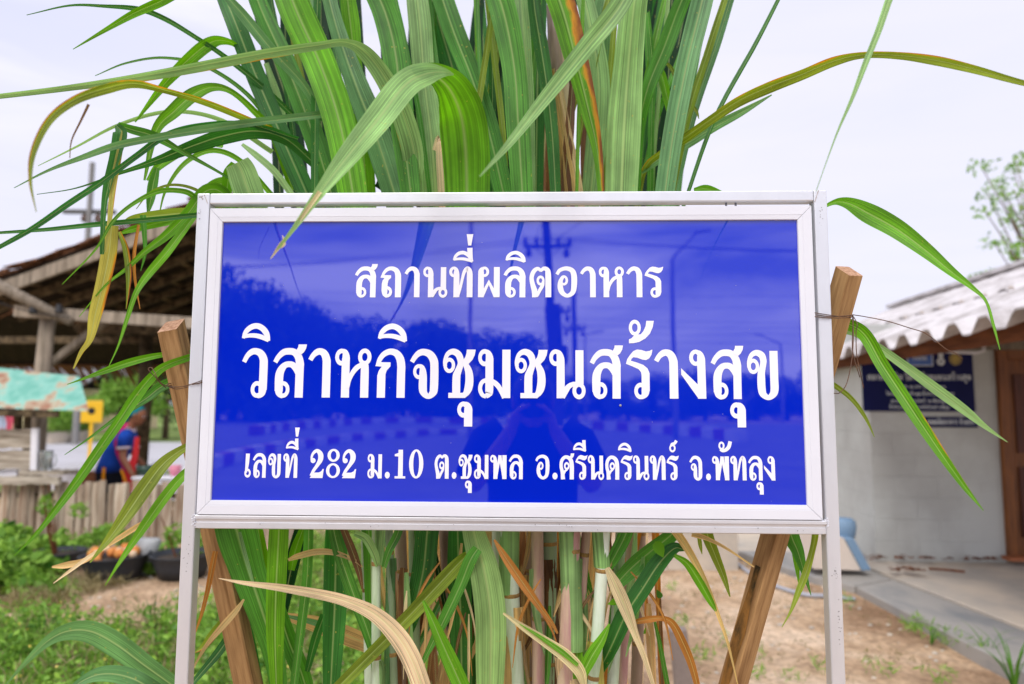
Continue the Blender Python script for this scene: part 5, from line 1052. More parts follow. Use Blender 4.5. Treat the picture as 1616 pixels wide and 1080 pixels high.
for (A_, sl_, B_) in ((Le, slope, Rd), (Re, slope2, Rd)):
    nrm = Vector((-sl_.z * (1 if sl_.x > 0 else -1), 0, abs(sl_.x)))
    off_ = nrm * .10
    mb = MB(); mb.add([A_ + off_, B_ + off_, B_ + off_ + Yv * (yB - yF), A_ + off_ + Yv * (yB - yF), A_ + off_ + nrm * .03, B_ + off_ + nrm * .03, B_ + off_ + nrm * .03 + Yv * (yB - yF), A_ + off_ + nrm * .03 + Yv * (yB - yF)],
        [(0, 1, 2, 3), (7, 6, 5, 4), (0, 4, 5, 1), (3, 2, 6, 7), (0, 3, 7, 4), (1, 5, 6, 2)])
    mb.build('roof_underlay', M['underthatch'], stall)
    Ls = (B_ - A_).length
    for k, yy in enumerate((yF, 7.55, 8.15, 8.75, 9.35, 9.95, 10.5)):
        o_ = Yv * (yy - yF)
        MB().beam(A_ - sl_ * .15 + o_, B_ + o_, .06 if k else .05, .15 if k == 0 else .10, up=nrm).build('rafter', M['oldwood'] if k == 0 else M['darkwood'], stall)
    for k in range(7):
        c_ = A_ + sl_ * (Ls * (k + .4) / 7) + nrm * .075
        MB().beam(c_, c_ + Yv * (yB - yF), .06, .035, up=nrm).build('purlin', M['darkwood'], stall)
    # overlapping courses of thatch
    rs = random.Random(9 if sl_.x > 0 else 10)
    mb = MB()
    for k in range(24):
        for j in range(46):
            c_ = A_ + sl_ * (Ls * (k + rs.uniform(-.3, .3)) / 24) + nrm * (.15 + rs.uniform(-.01, .05)) + Yv * ((yB - yF) * j / 45 + rs.uniform(-.09, .09))
            d_ = (-sl_ + nrm * rs.uniform(-.10, .22) + Yv * rs.uniform(-.2, .2)).normalized()
            mb.beam(c_ + sl_ * .1, c_ + d_ * rs.uniform(.22, .46), rs.uniform(.05, .12), rs.uniform(.012, .035), up=nrm, taper=rs.uniform(.2, .7))
    mb.build('thatch', M['thatch'], stall, kind='stuff')
mb = MB(); rs = random.Random(4)
for j in range(60):
    y_ = yF - .05 + (yB - yF) * j / 59; c_ = Vector((Rd.x + rs.uniform(-.1, .1), y_, Rd.z + .22 + rs.uniform(-.03, .04)))
    mb.beam(c_ - Vector((.3, 0, .09)), c_, .1, .04); mb.beam(c_ + Vector((.3, 0, -.09)), c_, .1, .04)
mb.build('ridge_thatch', M['thatch'], stall, kind='stuff')
# lower thatch apron at the back with ragged fringe
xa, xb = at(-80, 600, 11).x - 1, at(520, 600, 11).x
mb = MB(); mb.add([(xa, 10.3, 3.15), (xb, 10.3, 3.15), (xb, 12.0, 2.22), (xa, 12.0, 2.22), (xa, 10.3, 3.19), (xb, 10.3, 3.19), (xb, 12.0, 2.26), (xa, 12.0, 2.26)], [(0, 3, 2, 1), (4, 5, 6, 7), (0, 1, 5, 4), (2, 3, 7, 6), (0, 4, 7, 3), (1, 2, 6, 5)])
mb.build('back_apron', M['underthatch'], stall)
mb = MB()
for j in range(150):
    x_ = xa + (xb - xa) * (j + rs.uniform(-.6, .6)) / 149; mb.beam((x_, 11.8, 2.26), (x_ + rs.uniform(-.06, .06), 12.1 + rs.uniform(0, .1), 2.02 + rs.uniform(-.17, .08)), rs.uniform(.03, .09), .012, taper=rs.uniform(.1, .6))
mb.build('fringe', M['thatch'], stall, kind='stuff')
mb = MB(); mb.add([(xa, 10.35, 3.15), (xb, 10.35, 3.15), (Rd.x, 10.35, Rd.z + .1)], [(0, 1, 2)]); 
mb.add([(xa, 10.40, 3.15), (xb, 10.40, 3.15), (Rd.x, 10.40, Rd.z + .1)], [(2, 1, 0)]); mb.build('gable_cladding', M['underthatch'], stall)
# posts, ties, braces
def pbeam(a, b_, w_, h_, name, mat_=None, up_=Vector((0, 1, 0))):
    return MB().beam(a, b_, w_, h_, up=up_).build(name, mat_ or M['oldwood'], stall, bevel=.006)
MB().tube([at(60, 770, yF) * 1 if False else Vector((at(58, 700, yF).x, yF, -.1)), at(66, 600, yF), at(76, 500, yF)], [.095, .09, .085], 12).build('post', M['oldwood'], stall, smooth=True)
pbeam(at(24, 491, yF - .11), at(360, 514, yF - .11), .06, .14, 'tie_beam', up_=Vector((0, 0, 1)))
pbeam(at(178, 498, yF + .06), at(46, 600, yF + .06), .08, .08, 'brace')
MB().tube([at(-50, 425, yF - .22), at(20, 462, yF - .2), at(112, 508, yF - .18)], [.07, .07, .055], 10).build('hip_pole', M['oldwood'], stall, smooth=True)
for px, yy, w_ in ((225, 9.6, .11), (340, 7.0, .10), (560, 7.0, .10), (-40, 10.4, .1), (420, 10.4, .1)):
    b_ = at(px, 643, yy); MB().tube([(b_.x, yy, -.1), (b_.x + .03, yy, 1.4), (b_.x, yy, 2.75)], [w_, w_ * .95, w_ * .85], 10).build('post', M['darkwood'], stall, smooth=True)
pbeam(Vector((xa, 10.35, 2.6)), Vector((xb, 10.35, 2.62)), .07, .12, 'tie_beam', M['darkwood'], Vector((0, 0, 1)))
pbeam(Vector((Le.x + .3, 8.8, 2.62)), Vector((Re.x - .3, 8.8, 2.62)), .07, .12, 'tie_beam', M['darkwood'], Vector((0, 0, 1)))
for x_ in (at(110, 500, yF).x, at(70, 500, yF).x): 
    MB().tube([(x_, yF - .2, 2.70), (x_ + .02, yF - .22, 2.60)], [.035, .045], 10).build('insulator', M['black'], stall)
wire(at(-20, 470, yF - .25), at(110, 500, yF - .25), .05, r_=.006, lab='grey cable tied along the stall pole')
COL.objects[-1]['group'] = 'cables on the stall'

# green painted board over a little booth of weathered planks
def peeled():
    m_, t, b = nodemat('peeling_green_paint'); n_ = t.nodes.new; l_ = t.links.new
    tc_ = n_('ShaderNodeTexCoord'); a = n_('ShaderNodeTexNoise'); a.inputs['Scale'].default_value = 5; a.inputs['Detail'].default_value = 6; l_(tc_.outputs['Object'], a.inputs['Vector'])
    r_ = n_('ShaderNodeValToRGB'); e = r_.color_ramp; e.elements[0].position = .30; e.elements[0].color = lin(140, 84, 56); e.elements[1].position = .60; e.elements[1].color = lin(98, 164, 146)
    k = e.elements.new(.42); k.color = lin(170, 156, 130); k = e.elements.new(.47); k.color = lin(128, 182, 166)
    l_(a.outputs['Fac'], r_.inputs[0]); l_(r_.outputs[0], b.inputs['Base Color']); setin(b, Roughness=.7); return m_
M['peel'] = peeled()
booth = empty('plank_booth', tuple(at(20, 643, 6.2).xy) + (0,), label='small weathered plank booth with a peeling green painted awning board', cat='booth')
a0, a1, a2, a3 = at(-60, 577, 6.45), at(122, 597, 6.45), at(137, 649, 6.0), at(-60, 642, 6.0); nn = Vector((0, .03, .02))
MB().add([a0, a1, a2, a3] + [v + nn for v in (a0, a1, a2, a3)], [(0, 3, 2, 1), (4, 5, 6, 7), (0, 1, 5, 4), (2, 3, 7, 6), (1, 2, 6, 5), (0, 4, 7, 3)]).build('awning_board', M['peel'], booth)
MB().beam(at(-60, 651, 6.04), at(92, 654, 6.04), .05, .07).build('awning_batten', M['darkwood'], booth)
for px, py0, py1, w_ in ((28, 652, 690, .06), (44, 652, 770, .05), (-12, 652, 770, .07)):
    MB().beam(Vector((at(px, 700, 6.3).x, 6.3, -.05 if py1 > 700 else at(px, py1, 6.3).z)), Vector((at(px, py0, 6.3).x, 6.3, at(px, py0 - 6, 6.3).z)), w_, w_, up=Yv).build('booth_post', M['darkwood'], booth)
def rough_plank(px0, px1, py0, py1, yv, parent, mat_, seed, n=14, name='plank', thick=.03):
    rs = random.Random(seed); mb = MB(); rings = []
    for i in range(n + 1):
        px = px0 + (px1 - px0) * i / n; t_ = at(px, py0 + rs.uniform(-1.2, 1.2), yv); b_ = at(px, py1 + rs.uniform(-1.2, 1.2), yv)
        d_ = Vector((0, thick, 0)); rings.append([t_, b_, b_ + d_, t_ + d_])
    return mb.loft(rings).build(name, mat_, parent)
M['silverwood'] = simple('silvered_wood', lin(190, 180, 164), .9, .15, col2=lin(120, 108, 92), scale=3.2, stretch=(.7, 4, 9), bump=.6, objvar=.12)
rough_plank(-60, 53, 678, 708, 6.2, booth, M['silverwood'], 1); rough_plank(-60, 52, 711, 741, 6.2, booth, M['silverwood'], 2)
rough_plank(-60, 26, 742, 753, 6.24, booth, M['white'], 7); rough_plank(-60, 92, 752, 765, 6.02, booth, M['silverwood'], 3, thick=.06); rough_plank(36, 100, 744, 750, 6.05, booth, M['silverwood'], 4, thick=.25, name='shelf')
MB().beam(at(56, 676, 6.17), at(54, 745, 6.17), .07, .04, up=Yv).build('corner_board', M['white'], booth)
MB().beam(at(38, 742, 6.1), at(38, 752, 6.1), .08, .06, up=Yv).build('shelf_block', M['silverwood'], booth)
M['glass'] = nodemat('clear_glass')[0]; setin(M['glass'].node_tree.nodes['Principled BSDF'], Roughness=.05, IOR=1.45); M['glass'].node_tree.nodes['Principled BSDF'].inputs['Transmission Weight'].default_value = .9; M['glass'].node_tree.nodes['Principled BSDF'].inputs['Base Color'].default_value = (.8, .85, .85, 1)
p = at(72, 743.5, 6.15); j = empty('glass_jug', tuple(p), label='clear glass jug with a handle standing on the booth shelf', cat='jug')
MB().loft([ell((0, 0, z), r_, r_, 16) for z, r_ in ((0, .055), (.02, .06), (.2, .062), (.22, .068), (.215, .060), (.2, .055), (.03, .052), (.025, .01))]).build('jug_body', M['glass'], j, smooth=True, loc=(0, 0, 0))
MB().tube([(.06, 0, .18), (.10, 0, .17), (.115, 0, .11), (.09, 0, .05), (.06, 0, .04)], .008, 8).build('handle', M['glass'], j, smooth=True, loc=(0, 0, 0))
for i, (px, c_, lb) in enumerate(((4, 'white', 'pale blue cloth hanging behind the booth'), (13, 'pinkc', 'pink cloth hanging behind the booth'))):
    if c_ == 'pinkc': M['pinkc'] = simple('pink_cloth', lin(205, 90, 110), .9, .1, var=.2)
    else: M['bluec'] = simple('pale_blue_cloth', lin(170, 185, 205), .9, .1, var=.2)
    p = at(px, 650, 8.4); mb = MB(); mb.loft([[Vector((p.x + dx, 8.4 + .02 * math.sin(k * 2 + z_ * 3), at(px, z_, 8.4).z)) for k, dx in enumerate((-.08, -.04, 0, .04, .08))] for z_ in (648, 662, 682)], cap=False)
    me_ = mb.mesh('cloth'); o = link('hanging_cloth', me_, M['pinkc' if c_ == 'pinkc' else 'bluec']); tag(o, lb, 'cloth')

# ------------------------------------------------------------------ picket fence of rough slats
fence = empty('picket_fence', tuple(at(180, 643, 6.15).xy) + (0,), label='low fence of rough grey-brown upright slats beside the stall', cat='fence')
M['picket'] = simple('weathered_slat', lin(192, 178, 158), .92, .12, col2=lin(130, 102, 80), scale=2.6, stretch=(9, 9, .8), bump=.7, objvar=.28, contrast=(.32, .66))
rs = random.Random(12); px = -60.0; kf = 0
while px < 470:
    wpx = rs.uniform(9, 17); yv = 6.15 + (kf % 2) * .024 + rs.uniform(-.003, .003); xc = at(px + wpx / 2, 800, yv).x; w_ = wpx / 145 * .97
    top_ = .655 + rs.uniform(-.03, .03) + (.0 if px > 0 else .0); lean_ = rs.uniform(-.025, .025); rings = []
    bt = -.03 if px > 90 else rs.uniform(-.03, .1)
    for i in range(6):
        t = i / 5; z = bt + (top_ - bt) * t; hw = w_ / 2 * (1 + rs.uniform(-.12, .12)); cx = xc + lean_ * t + rs.uniform(-.005, .005); dd = .016
        rings.append([Vector((cx - hw, yv - dd * .4, z)), Vector((cx - hw * .4, yv - dd, z)), Vector((cx + hw * .5, yv - dd, z)), Vector((cx + hw, yv - dd * .3, z)), Vector((cx + hw * .8, yv + dd, z)), Vector((cx - hw * .8, yv + dd, z))])
    rings[-1] = [v + Vector((0, 0, (v.x - xc) * rs.uniform(-.2, .2))) for v in rings[-1]]
    MB().loft(rings).build('picket', M['picket'], fence, smooth=False)
    px += wpx + (rs.uniform(-1.5, .5) if rs.random() < .93 else rs.uniform(1.5, 3.5)); kf += 1
for z_ in (.18, .5): MB().beam((at(-60, 700, 6.2).x, 6.2, z_), (at(470, 700, 6.2).x, 6.2, z_ + .01), .04, .06).build('fence_rail', M['darkwood'], fence)

# ------------------------------------------------------------------ counters behind the fence
def table(px0, px1, pyt, y0, y1, label, boxc=True):
    a = at(px0, pyt, y0); b_ = at(px1, pyt, y0); z_ = a.z; e = empty('market_table', (a.x, y0, 0), label=label, cat='table'); wd = b_.x - a.x
    MB().box(0, wd, 0, y1 - y0, z_ - .03, z_).build('table_top', M['white'], e, loc=(0, 0, 0), bevel=.006)
    MB().box(.01, wd - .01, .02, .03, z_ - .26, z_ - .031).build('front_cloth', M['white'], e, loc=(0, 0, 0))
    for x_ in (.06, wd - .06):
        for y_ in (.08, y1 - y0 - .06): MB().box(x_ - .02, x_ + .02, y_ - .02, y_ + .02, 0, z_ - .031).build('leg', M['galv'], e, loc=(0, 0, 0))
    return e, z_
table(62, 160, 742, 7.45, 8.3, 'white topped table behind the fence to the left of the vendor')
t2, zt2 = table(207, 372, 753, 6.55, 6.95, 'white topped counter in front of the vendor')
p = at(129, 748, 7.3); o = MB().box(0, .26, 0, .25, -.1, .13).build('wooden_crate', simple('brown_crate', lin(150, 92, 52), .8, col2=lin(110, 62, 34), scale=4, stretch=(1, 1, 8)), None, bevel=.005)
o.location = (p.x, 7.2, .62 - .1); tag(o, 'small brown wooden crate beside the vendor', 'crate')
MB().box(p.x, p.x + .3, 7.15, 7.44, 0, .42).build('crate_stand', M['darkwood'], None, label='dark stool holding the brown crate', cat='stool')
M['wok'] = simple('dark_green_enamel', lin(30, 62, 48), .35, .5, var=.2)
M['potpink'] = simple('pink_plastic', lin(214, 130, 150), .4, .5, var=.1)
M['steel'] = simple('dull_steel', (0.5, 0.5, 0.52, 1), .3, .5, metal=.8, var=.1)
def bowl(name, px, yv, r_, h_, mat_, label, z_=None):
    p = at(px, 745, yv); o = MB().loft([ell((0, 0, z), q_, q_, 18) for z, q_ in ((0, r_ * .5), (h_ * .3, r_ * .8), (h_, r_), (h_, r_ * .93), (h_ * .35, r_ * .7), (.015, r_ * .4))]).build(name, mat_, None, smooth=True)
    o.location = (p.x, yv, (z_ if z_ is not None else zt2) + .001); tag(o, label, 'bowl'); return o
bowl('basin', 232, 6.75, .13, .11, M['wok'], 'dark green basin on the counter beside the vendor')
bowl('basin', 253, 6.8, .09, .14, M['steel'], 'dull steel pot on the counter right of the green basin')
bowl('bowl', 276, 6.7, .07, .12, M['potpink'], 'pink plastic pot on the counter nearest the sign post')
bowl('basin', 292, 6.8, .08, .08, M['white'], 'white bowl on the counter beside the pink pot')

# ------------------------------------------------------------------ people
SKIN = simple('skin_tan', lin(150, 96, 68), .5, .4, var=.12, scale=6)
def skin_body(name, verts, edges, radii, parent, mat_, root=0, sub=2):
    me_ = bpy.data.meshes.new(name); me_.from_pydata([tuple(v) for v in verts], edges, []); o = link(name, me_, mat_, parent, loc=(0, 0, 0))
    md = o.modifiers.new('skin', 'SKIN'); md.use_smooth_shade = True
    for i, r_ in enumerate(radii):
        sv = me_.skin_vertices[0].data[i]; sv.radius = r_ if hasattr(r_, '__len__') else (r_, r_); sv.use_root = (i == root)
    ss = o.modifiers.new('sub', 'SUBSURF'); ss.levels = sub; ss.render_levels = sub
    return o
def limb_loft(name, pts, rads, parent, mat_, n=14, squash=1.0):
    return MB().tube(pts, rads, n).build(name, mat_, parent, smooth=True, loc=(0, 0, 0))
def torso(name, secs, parent, mat_):
    """secs: (centre, rx, ry, heading)"""
    rings = []
    for c, rx, ry, h in secs:
        ax = Vector((math.cos(h), math.sin(h), 0)); ay = Vector((-math.sin(h), math.cos(h), 0)); rings.append(ell(c, rx, ry, 20, ax, ay))
    return MB().loft(rings).build(name, mat_, parent, smooth=True, loc=(0, 0, 0))
def fingers(verts, edges, radii, wrist_i, dirv, side, curl, s_=1.0):
    """palm and five fingers rooted in the wrist vertex; dirv forward, side across, curl = inward normal"""
    w0 = Vector(verts[wrist_i]); palm = w0 + dirv * .05 * s_; verts.append(palm); edges.append((wrist_i, len(verts) - 1)); radii.append((.030 * s_, .016 * s_)); pi = len(verts) - 1
    for k, (o_, l_) in enumerate(((-.028, .068), (-.010, .078), (.010, .074), (.027, .058))):
        a = palm + dirv * .03 * s_ + side * (o_ * s_); b_ = a + (dirv * .8 + curl * .5).normalized() * l_ * .5 * s_; c_ = b_ + (dirv * .2 + curl).normalized() * l_ * .5 * s_
        i0 = len(verts); verts += [a, b_, c_]; edges += [(pi, i0), (i0, i0 + 1), (i0 + 1, i0 + 2)]; radii += [.010 * s_, .009 * s_, .008 * s_]
    a = w0 + dirv * .03 * s_ - side * .03 * s_; b_ = a + (dirv * .5 - side * .6 + curl * .4).normalized() * .035 * s_; c_ = b_ + (dirv + curl * .5).normalized() * .03 * s_
    i0 = len(verts); verts += [a, b_, c_]; edges += [(wrist_i, i0), (i0, i0 + 1), (i0 + 1, i0 + 2)]; radii += [.012 * s_, .0105 * s_, .009 * s_]
def head(parent, c, f_, mat_, s_=1.0, tilt=0.0):
    """head with face; f_ facing direction"""
    f_ = Vector(f_).normalized(); sd_ = Vector((-f_.y, f_.x, 0)).normalized(); u_ = sd_.cross(f_) * -1
    if u_.z < 0: u_ = -u_
    rings = []
    for z, fw, bw, sw in ((-.115, .045, .02, .03), (-.10, .078, .04, .05), (-.06, .088, .07, .064), (-.02, .092, .088, .072), (.02, .094, .096, .076), (.06, .086, .096, .074), (.095, .058, .070, .055), (.115, .02, .03, .02)):
        rings.append([c + u_ * (z * s_) + (f_ * ((fw if math.cos(a) > 0 else bw) * math.cos(a)) + sd_ * (sw * math.sin(a))) * s_ for a in [2 * PI * k / 20 for k in range(20)]])
    o = MB().loft(rings).build('head', mat_, parent, smooth=True, loc=(0, 0, 0))
    MB().loft([[c + u_ * (z * s_) + f_ * (fx * s_) + sd_ * (x * s_) for x, fx in ((-w_, .088), (0, .088 + d_), (w_, .088))] for z, w_, d_ in ((.015, .008, .006), (-.015, .012, .020), (-.03, .016, .024), (-.037, .012, .006))]).build('nose', mat_, o, smooth=True, loc=(0, 0, 0))
    for k in (-1, 1):
        e_ = c + f_ * .086 * s_ + sd_ * (.030 * k * s_) + u_ * .012 * s_; MB().loft([ell(e_ + f_ * q_, r_, r_ * .55, 10, sd_, u_) for q_, r_ in ((-.004, .013), (.003, .012), (.006, .006))]).build('eye', M['white'], o, smooth=True, loc=(0, 0, 0))
        MB().loft([ell(e_ + f_ * q_, r_, r_, 8, sd_, u_) for q_, r_ in ((.004, .006), (.0075, .005))]).build('iris', M['black'], o, loc=(0, 0, 0))
        r0 = c + sd_ * (.075 * k * s_); MB().loft([ell(r0 + sd_ * (q_ * k), a_, b_, 10, f_, u_) for q_, a_, b_ in ((-.004, .014, .026), (.008, .018, .032), (.014, .012, .024))]).build('ear', mat_, o, smooth=True, loc=(0, 0, 0))
    MB().loft([ell(c + f_ * (.084 + q_) * s_ - u_ * .060 * s_, .022 * w_, .006 * w_, 10, sd_, u_) for q_, w_ in ((-.006, 1.1), (.004, 1), (.006, .5))]).build('mouth', simple('lips', lin(150, 80, 70), .5), o, smooth=True, loc=(0, 0, 0))
    return o
# vendor: seen from the side and a little behind, bending over the counter, facing right
V = Vector
yv_ = 7.12
def vp(px, py, dy=0): p = at(px, py, yv_ + dy); return Vector((p.x, yv_ + dy, p.z))
ven = empty('person', (0, 0, 0), label='stall vendor in blue polo shirt, teal head cloth and red apron bending over a counter', cat='person')
hip = vp(174, 756); chest = vp(189, 712); neck = vp(205, 676); hd = vp(217, 656)
verts = [hip, vp(178, 738), chest, vp(200, 688), neck, hd]; edges = [(0, 1), (1, 2), (2, 3), (3, 4), (4, 5)]; radii = [(.12, .10), (.115, .10), (.13, .10), (.09, .08), .05, .06]
def arm(sh, el, wr, dirv, side, curl):
    i = len(verts); verts.extend([sh, (sh + el) / 2, el, (el + wr) / 2, wr]); edges.extend([(3, i), (i, i + 1), (i + 1, i + 2), (i + 2, i + 3), (i + 3, i + 4)]); radii.extend([.056, .05, .042, .038, .028]); fingers(verts, edges, radii, i + 4, dirv, side, curl)
arm(vp(196, 690, -.16), vp(194, 723, -.2), vp(209, 748, -.22), V((.75, 0, -.66)), V((0, 1, 0)), V((.3, 0, -.95)))
arm(vp(204, 690, .17), vp(213, 720, .16), vp(231, 741, .02), V((.8, -.2, -.3)), V((.2, .97, 0)), V((.3, 0, -.95)))
for s_ in (-1, 1):
    i = len(verts); h0 = hip + V((0, s_ * .09, -.04)); k0 = h0 + V((.04, s_ * .01, -.38)); a0_ = V((k0.x - .03, k0.y, .08)); verts += [h0, k0, a0_, a0_ + V((.14, 0, -.05))]; edges += [(0, i), (i, i + 1), (i + 1, i + 2), (i + 2, i + 3)]; radii += [.085, .06, .042, .035]
skin_body('body', verts, edges, radii, ven, SKIN)
head(ven, hd, (1, .12, -.35), SKIN)
M['poloblue'] = simple('blue_polo', lin(30, 78, 178), .85, .2, col2=lin(16, 52, 140), scale=5, bump=.3)
M['rib'] = simple('pale_knit', lin(206, 190, 196), .9)
M['blackcloth'] = simple('black_trousers', lin(24, 26, 34), .9, .1)
M['apron'] = simple('red_apron', lin(196, 44, 48), .8, .2, var=.2)
M['pinkstrap'] = simple('magenta_strap', lin(190, 38, 96), .8, .2, var=.15)
M['orange'] = simple('orange_trim', lin(236, 150, 30), .8, .2)
M['teal'] = simple('teal_cloth', lin(38, 140, 146), .85, .2, col2=lin(20, 96, 106), scale=9, bump=.4)
sh_ = torso('polo_shirt', [(vp(173, 744), .155, .185, .1), (vp(177, 730), .15, .18, .1), (vp(185, 712), .15, .19, .1), (vp(194, 694), .135, .20, .1), (vp(200, 684), .10, .16, .1), (vp(204, 677), .065, .075, .1)], ven, M['poloblue'])
limb_loft('collar', [vp(201, 682), vp(207, 674)], [.085, .072], ven, M['rib'])
limb_loft('sleeve', [vp(199, 686, -.12), vp(196, 692, -.17), vp(195, 706, -.19)], [.085, .078, .074], ven, M['poloblue']); limb_loft('cuff', [vp(195, 705, -.19), vp(195, 709, -.19)], [.077, .077], ven, M['rib'])
limb_loft('sleeve', [vp(204, 686, .12), vp(207, 694, .17), vp(210, 707, .17)], [.085, .078, .074], ven, M['poloblue']); limb_loft('cuff', [vp(210, 706, .17), vp(210.5, 709, .17)], [.077, .077], ven, M['rib'])
torso('trousers', [(vp(176, 790), .135, .17, 0), (vp(175, 766), .15, .18, 0), (vp(174, 744), .15, .178, 0), (vp(174, 741), .14, .17, 0)], ven, M['blackcloth'])
for s_ in (-1, 1):
    h0 = hip + V((0, s_ * .09, -.1)); limb_loft('trouser_leg', [h0, h0 + V((.04, s_ * .01, -.3)), V((h0.x + .01, h0.y + s_ * .01, .12))], [.11, .085, .07], ven, M['blackcloth'])
def ribbon(name, pts, w_, mat_, nrm=V((0, -1, 0)), th=.006):
    mb = MB(); pts = [V(p) for p in pts]; rings = []
    for i, p in enumerate(pts):
        t = (pts[min(i + 1, len(pts) - 1)] - pts[max(i - 1, 0)]).normalized(); s_ = t.cross(nrm).normalized() * (w_ if not hasattr(w_, '__len__') else w_[i]) / 2; n2 = nrm * th
        rings.append([p - s_, p + s_, p + s_ - n2, p - s_ - n2])
    return mb.loft(rings).build(name, mat_, ven, loc=(0, 0, 0))
ribbon('apron_strap', [vp(201, 668, -.10), vp(190, 680, -.185), vp(183, 698, -.205), vp(186, 715, -.205), vp(193, 730, -.205), vp(200, 745, -.20)], .05, M['pinkstrap'])
ribbon('apron_front', [vp(216, 690, -.16), vp(214, 715, -.19), vp(208, 735, -.205), vp(203, 755, -.205), vp(202, 778, -.205)], [.06, .07, .10, .14, .16], M['apron'])
ribbon('apron_trim', [vp(191, 741, -.212), vp(195, 752, -.212), vp(201, 772, -.212)], .03, M['orange'])
ribbon('apron_tie', [vp(164, 738, -.19), vp(163, 752, -.19), vp(162, 774, -.19)], .035, M['orange'])
u_ = V((-.25, 0, 1)).normalized(); hc = hd + V((-.012, 0, .02))
ax_ = V((1, .1, .25)).normalized(); ay_ = u_.cross(ax_).normalized()
MB().loft([ell(hc + u_ * z + ax_ * o_, rx, ry, 18, ax_, ay_) for z, o_, rx, ry in ((-.03, -.03, .085, .085), (.0, -.015, .108, .094), (.04, 0, .112, .098), (.08, -.005, .095, .085), (.115, -.01, .055, .05), (.125, -.01, .02, .02))]).build('head_cloth', M['teal'], ven, smooth=True, loc=(0, 0, 0))
MB().loft([ell(hc + V((-.09, 0, -.04)) + V((-.05, 0, -.07)) * t, .028 * (1.1 - t * .5), .05 * (1 - t * .4), 10, V((.8, 0, -.5)).normalized(), Yv) for t in (0, .4, .8, 1.1)]).build('cloth_tail', M['teal'], ven, smooth=True, loc=(0, 0, 0))
# photographer: mirrored in the panel, camera raised to the face
pho = empty('person', (0, 0, 0), label='photographer in dark t-shirt holding a camera to the face, mirrored in the blue panel', cat='person')
hy = -1.60
hip = V((.01, hy - .03, .90)); verts = [hip, V((.01, hy - .02, 1.08)), V((0, hy - .01, 1.25)), V((0, hy - .02, 1.36)), V((0, hy, 1.43)), V((0, hy, 1.5))]; edges = [(0, 1), (1, 2), (2, 3), (3, 4), (4, 5)]; radii = [(.15, .10), (.13, .095), (.15, .10), (.12, .08), .055, .06]
for s_ in (-1, 1):
    i = len(verts); sh0 = V((s_ * .175, hy - .02, 1.36)); el0 = V((s_ * .25, hy + .12, 1.17)); wr0 = V((s_ * .085, hy + .19, 1.40))
    verts += [sh0, (sh0 + el0) / 2, el0, (el0 + wr0) / 2, wr0]; edges += [(3, i), (i, i + 1), (i + 1, i + 2), (i + 2, i + 3), (i + 3, i + 4)]; radii += [.062, .052, .043, .038, .03]
    fingers(verts, edges, radii, i + 4, V((-s_ * .25, .1, .96)).normalized(), V((0, 1, 0)), V((-s_, .3, 0)).normalized(), .95)
    i = len(verts); h0 = hip + V((s_ * .09, 0, -.05)); verts += [h0, h0 + V((s_ * .03, .01, -.40)), V((h0.x + s_ * .04, hy - .02, .08)), V((h0.x + s_ * .05, hy + .13, .04))]; edges += [(0, i), (i, i + 1), (i + 1, i + 2), (i + 2, i + 3)]; radii += [.09, .062, .045, .038]
skin_body('body', verts, edges, radii, pho, SKIN)
head(pho, V((0, hy, 1.515)), (0, 1, 0), SKIN)
M['dshirt'] = simple('dark_tshirt', lin(30, 32, 44), .9, .1)
M['hair'] = simple('black_hair', (0.012, 0.010, 0.009, 1), .5, .4)
torso('t_shirt', [(V((0, hy - .03, .86)), .20, .135, 0), (V((0, hy - .03, .98)), .19, .13, 0), (V((0, hy - .02, 1.15)), .19, .13, 0), (V((0, hy - .02, 1.29)), .21, .13, 0), (V((0, hy - .02, 1.375)), .19, .11, 0), (V((0, hy - .02, 1.425)), .10, .085, 0), (V((0, hy - .01, 1.44)), .07, .07, 0)], pho, M['dshirt'])
for s_ in (-1, 1):
    limb_loft('sleeve', [V((s_ * .13, hy - .02, 1.375)), V((s_ * .19, hy, 1.345)), V((s_ * .235, hy + .07, 1.25)), V((s_ * .245, hy + .09, 1.215))], [.085, .085, .078, .074], pho, M['dshirt'])
    h0 = hip + V((s_ * .09, 0, -.02)); limb_loft('trouser_leg', [h0, h0 + V((s_ * .03, .01, -.40)), V((h0.x + s_ * .04, hy - .02, .09))], [.12, .09, .075], pho, M['blackcloth'])
torso('trousers', [(V((0, hy - .03, .80)), .17, .12, 0), (V((0, hy - .03, .92)), .18, .125, 0)], pho, M['blackcloth'])
MB().loft([ell(V((0, hy - .012, 1.515 + z)), rx, ry, 18) for z, rx, ry in ((-.03, .075, .09), (.03, .088, .108), (.08, .082, .10), (.115, .05, .06), (.128, .015, .02))]).build('hair', M['hair'], pho, smooth=True, loc=(0, 0, 0))
cb = empty('camera', (0, -1.47, 1.5), label='black mirrorless camera held by the photographer, mirrored in the blue panel', cat='camera')
MB().box(-.065, .065, -.03, .02, -.045, .04).build('camera_body', M['black'], cb, bevel=.006, loc=(0, 0, 0))
MB().loft([ell(V((0, y_, 0)), r_, r_, 20, X, Z) for y_, r_ in ((.02, .034), (.05, .036), (.085, .038), (.095, .036), (.095, .028), (.085, .026))]).build('lens', M['black'], cb, smooth=True, loc=(0, 0, 0))
MB().box(-.02, .02, -.03, .01, .040, .062).build('viewfinder', M['black'], cb, bevel=.004, loc=(0, 0, 0))
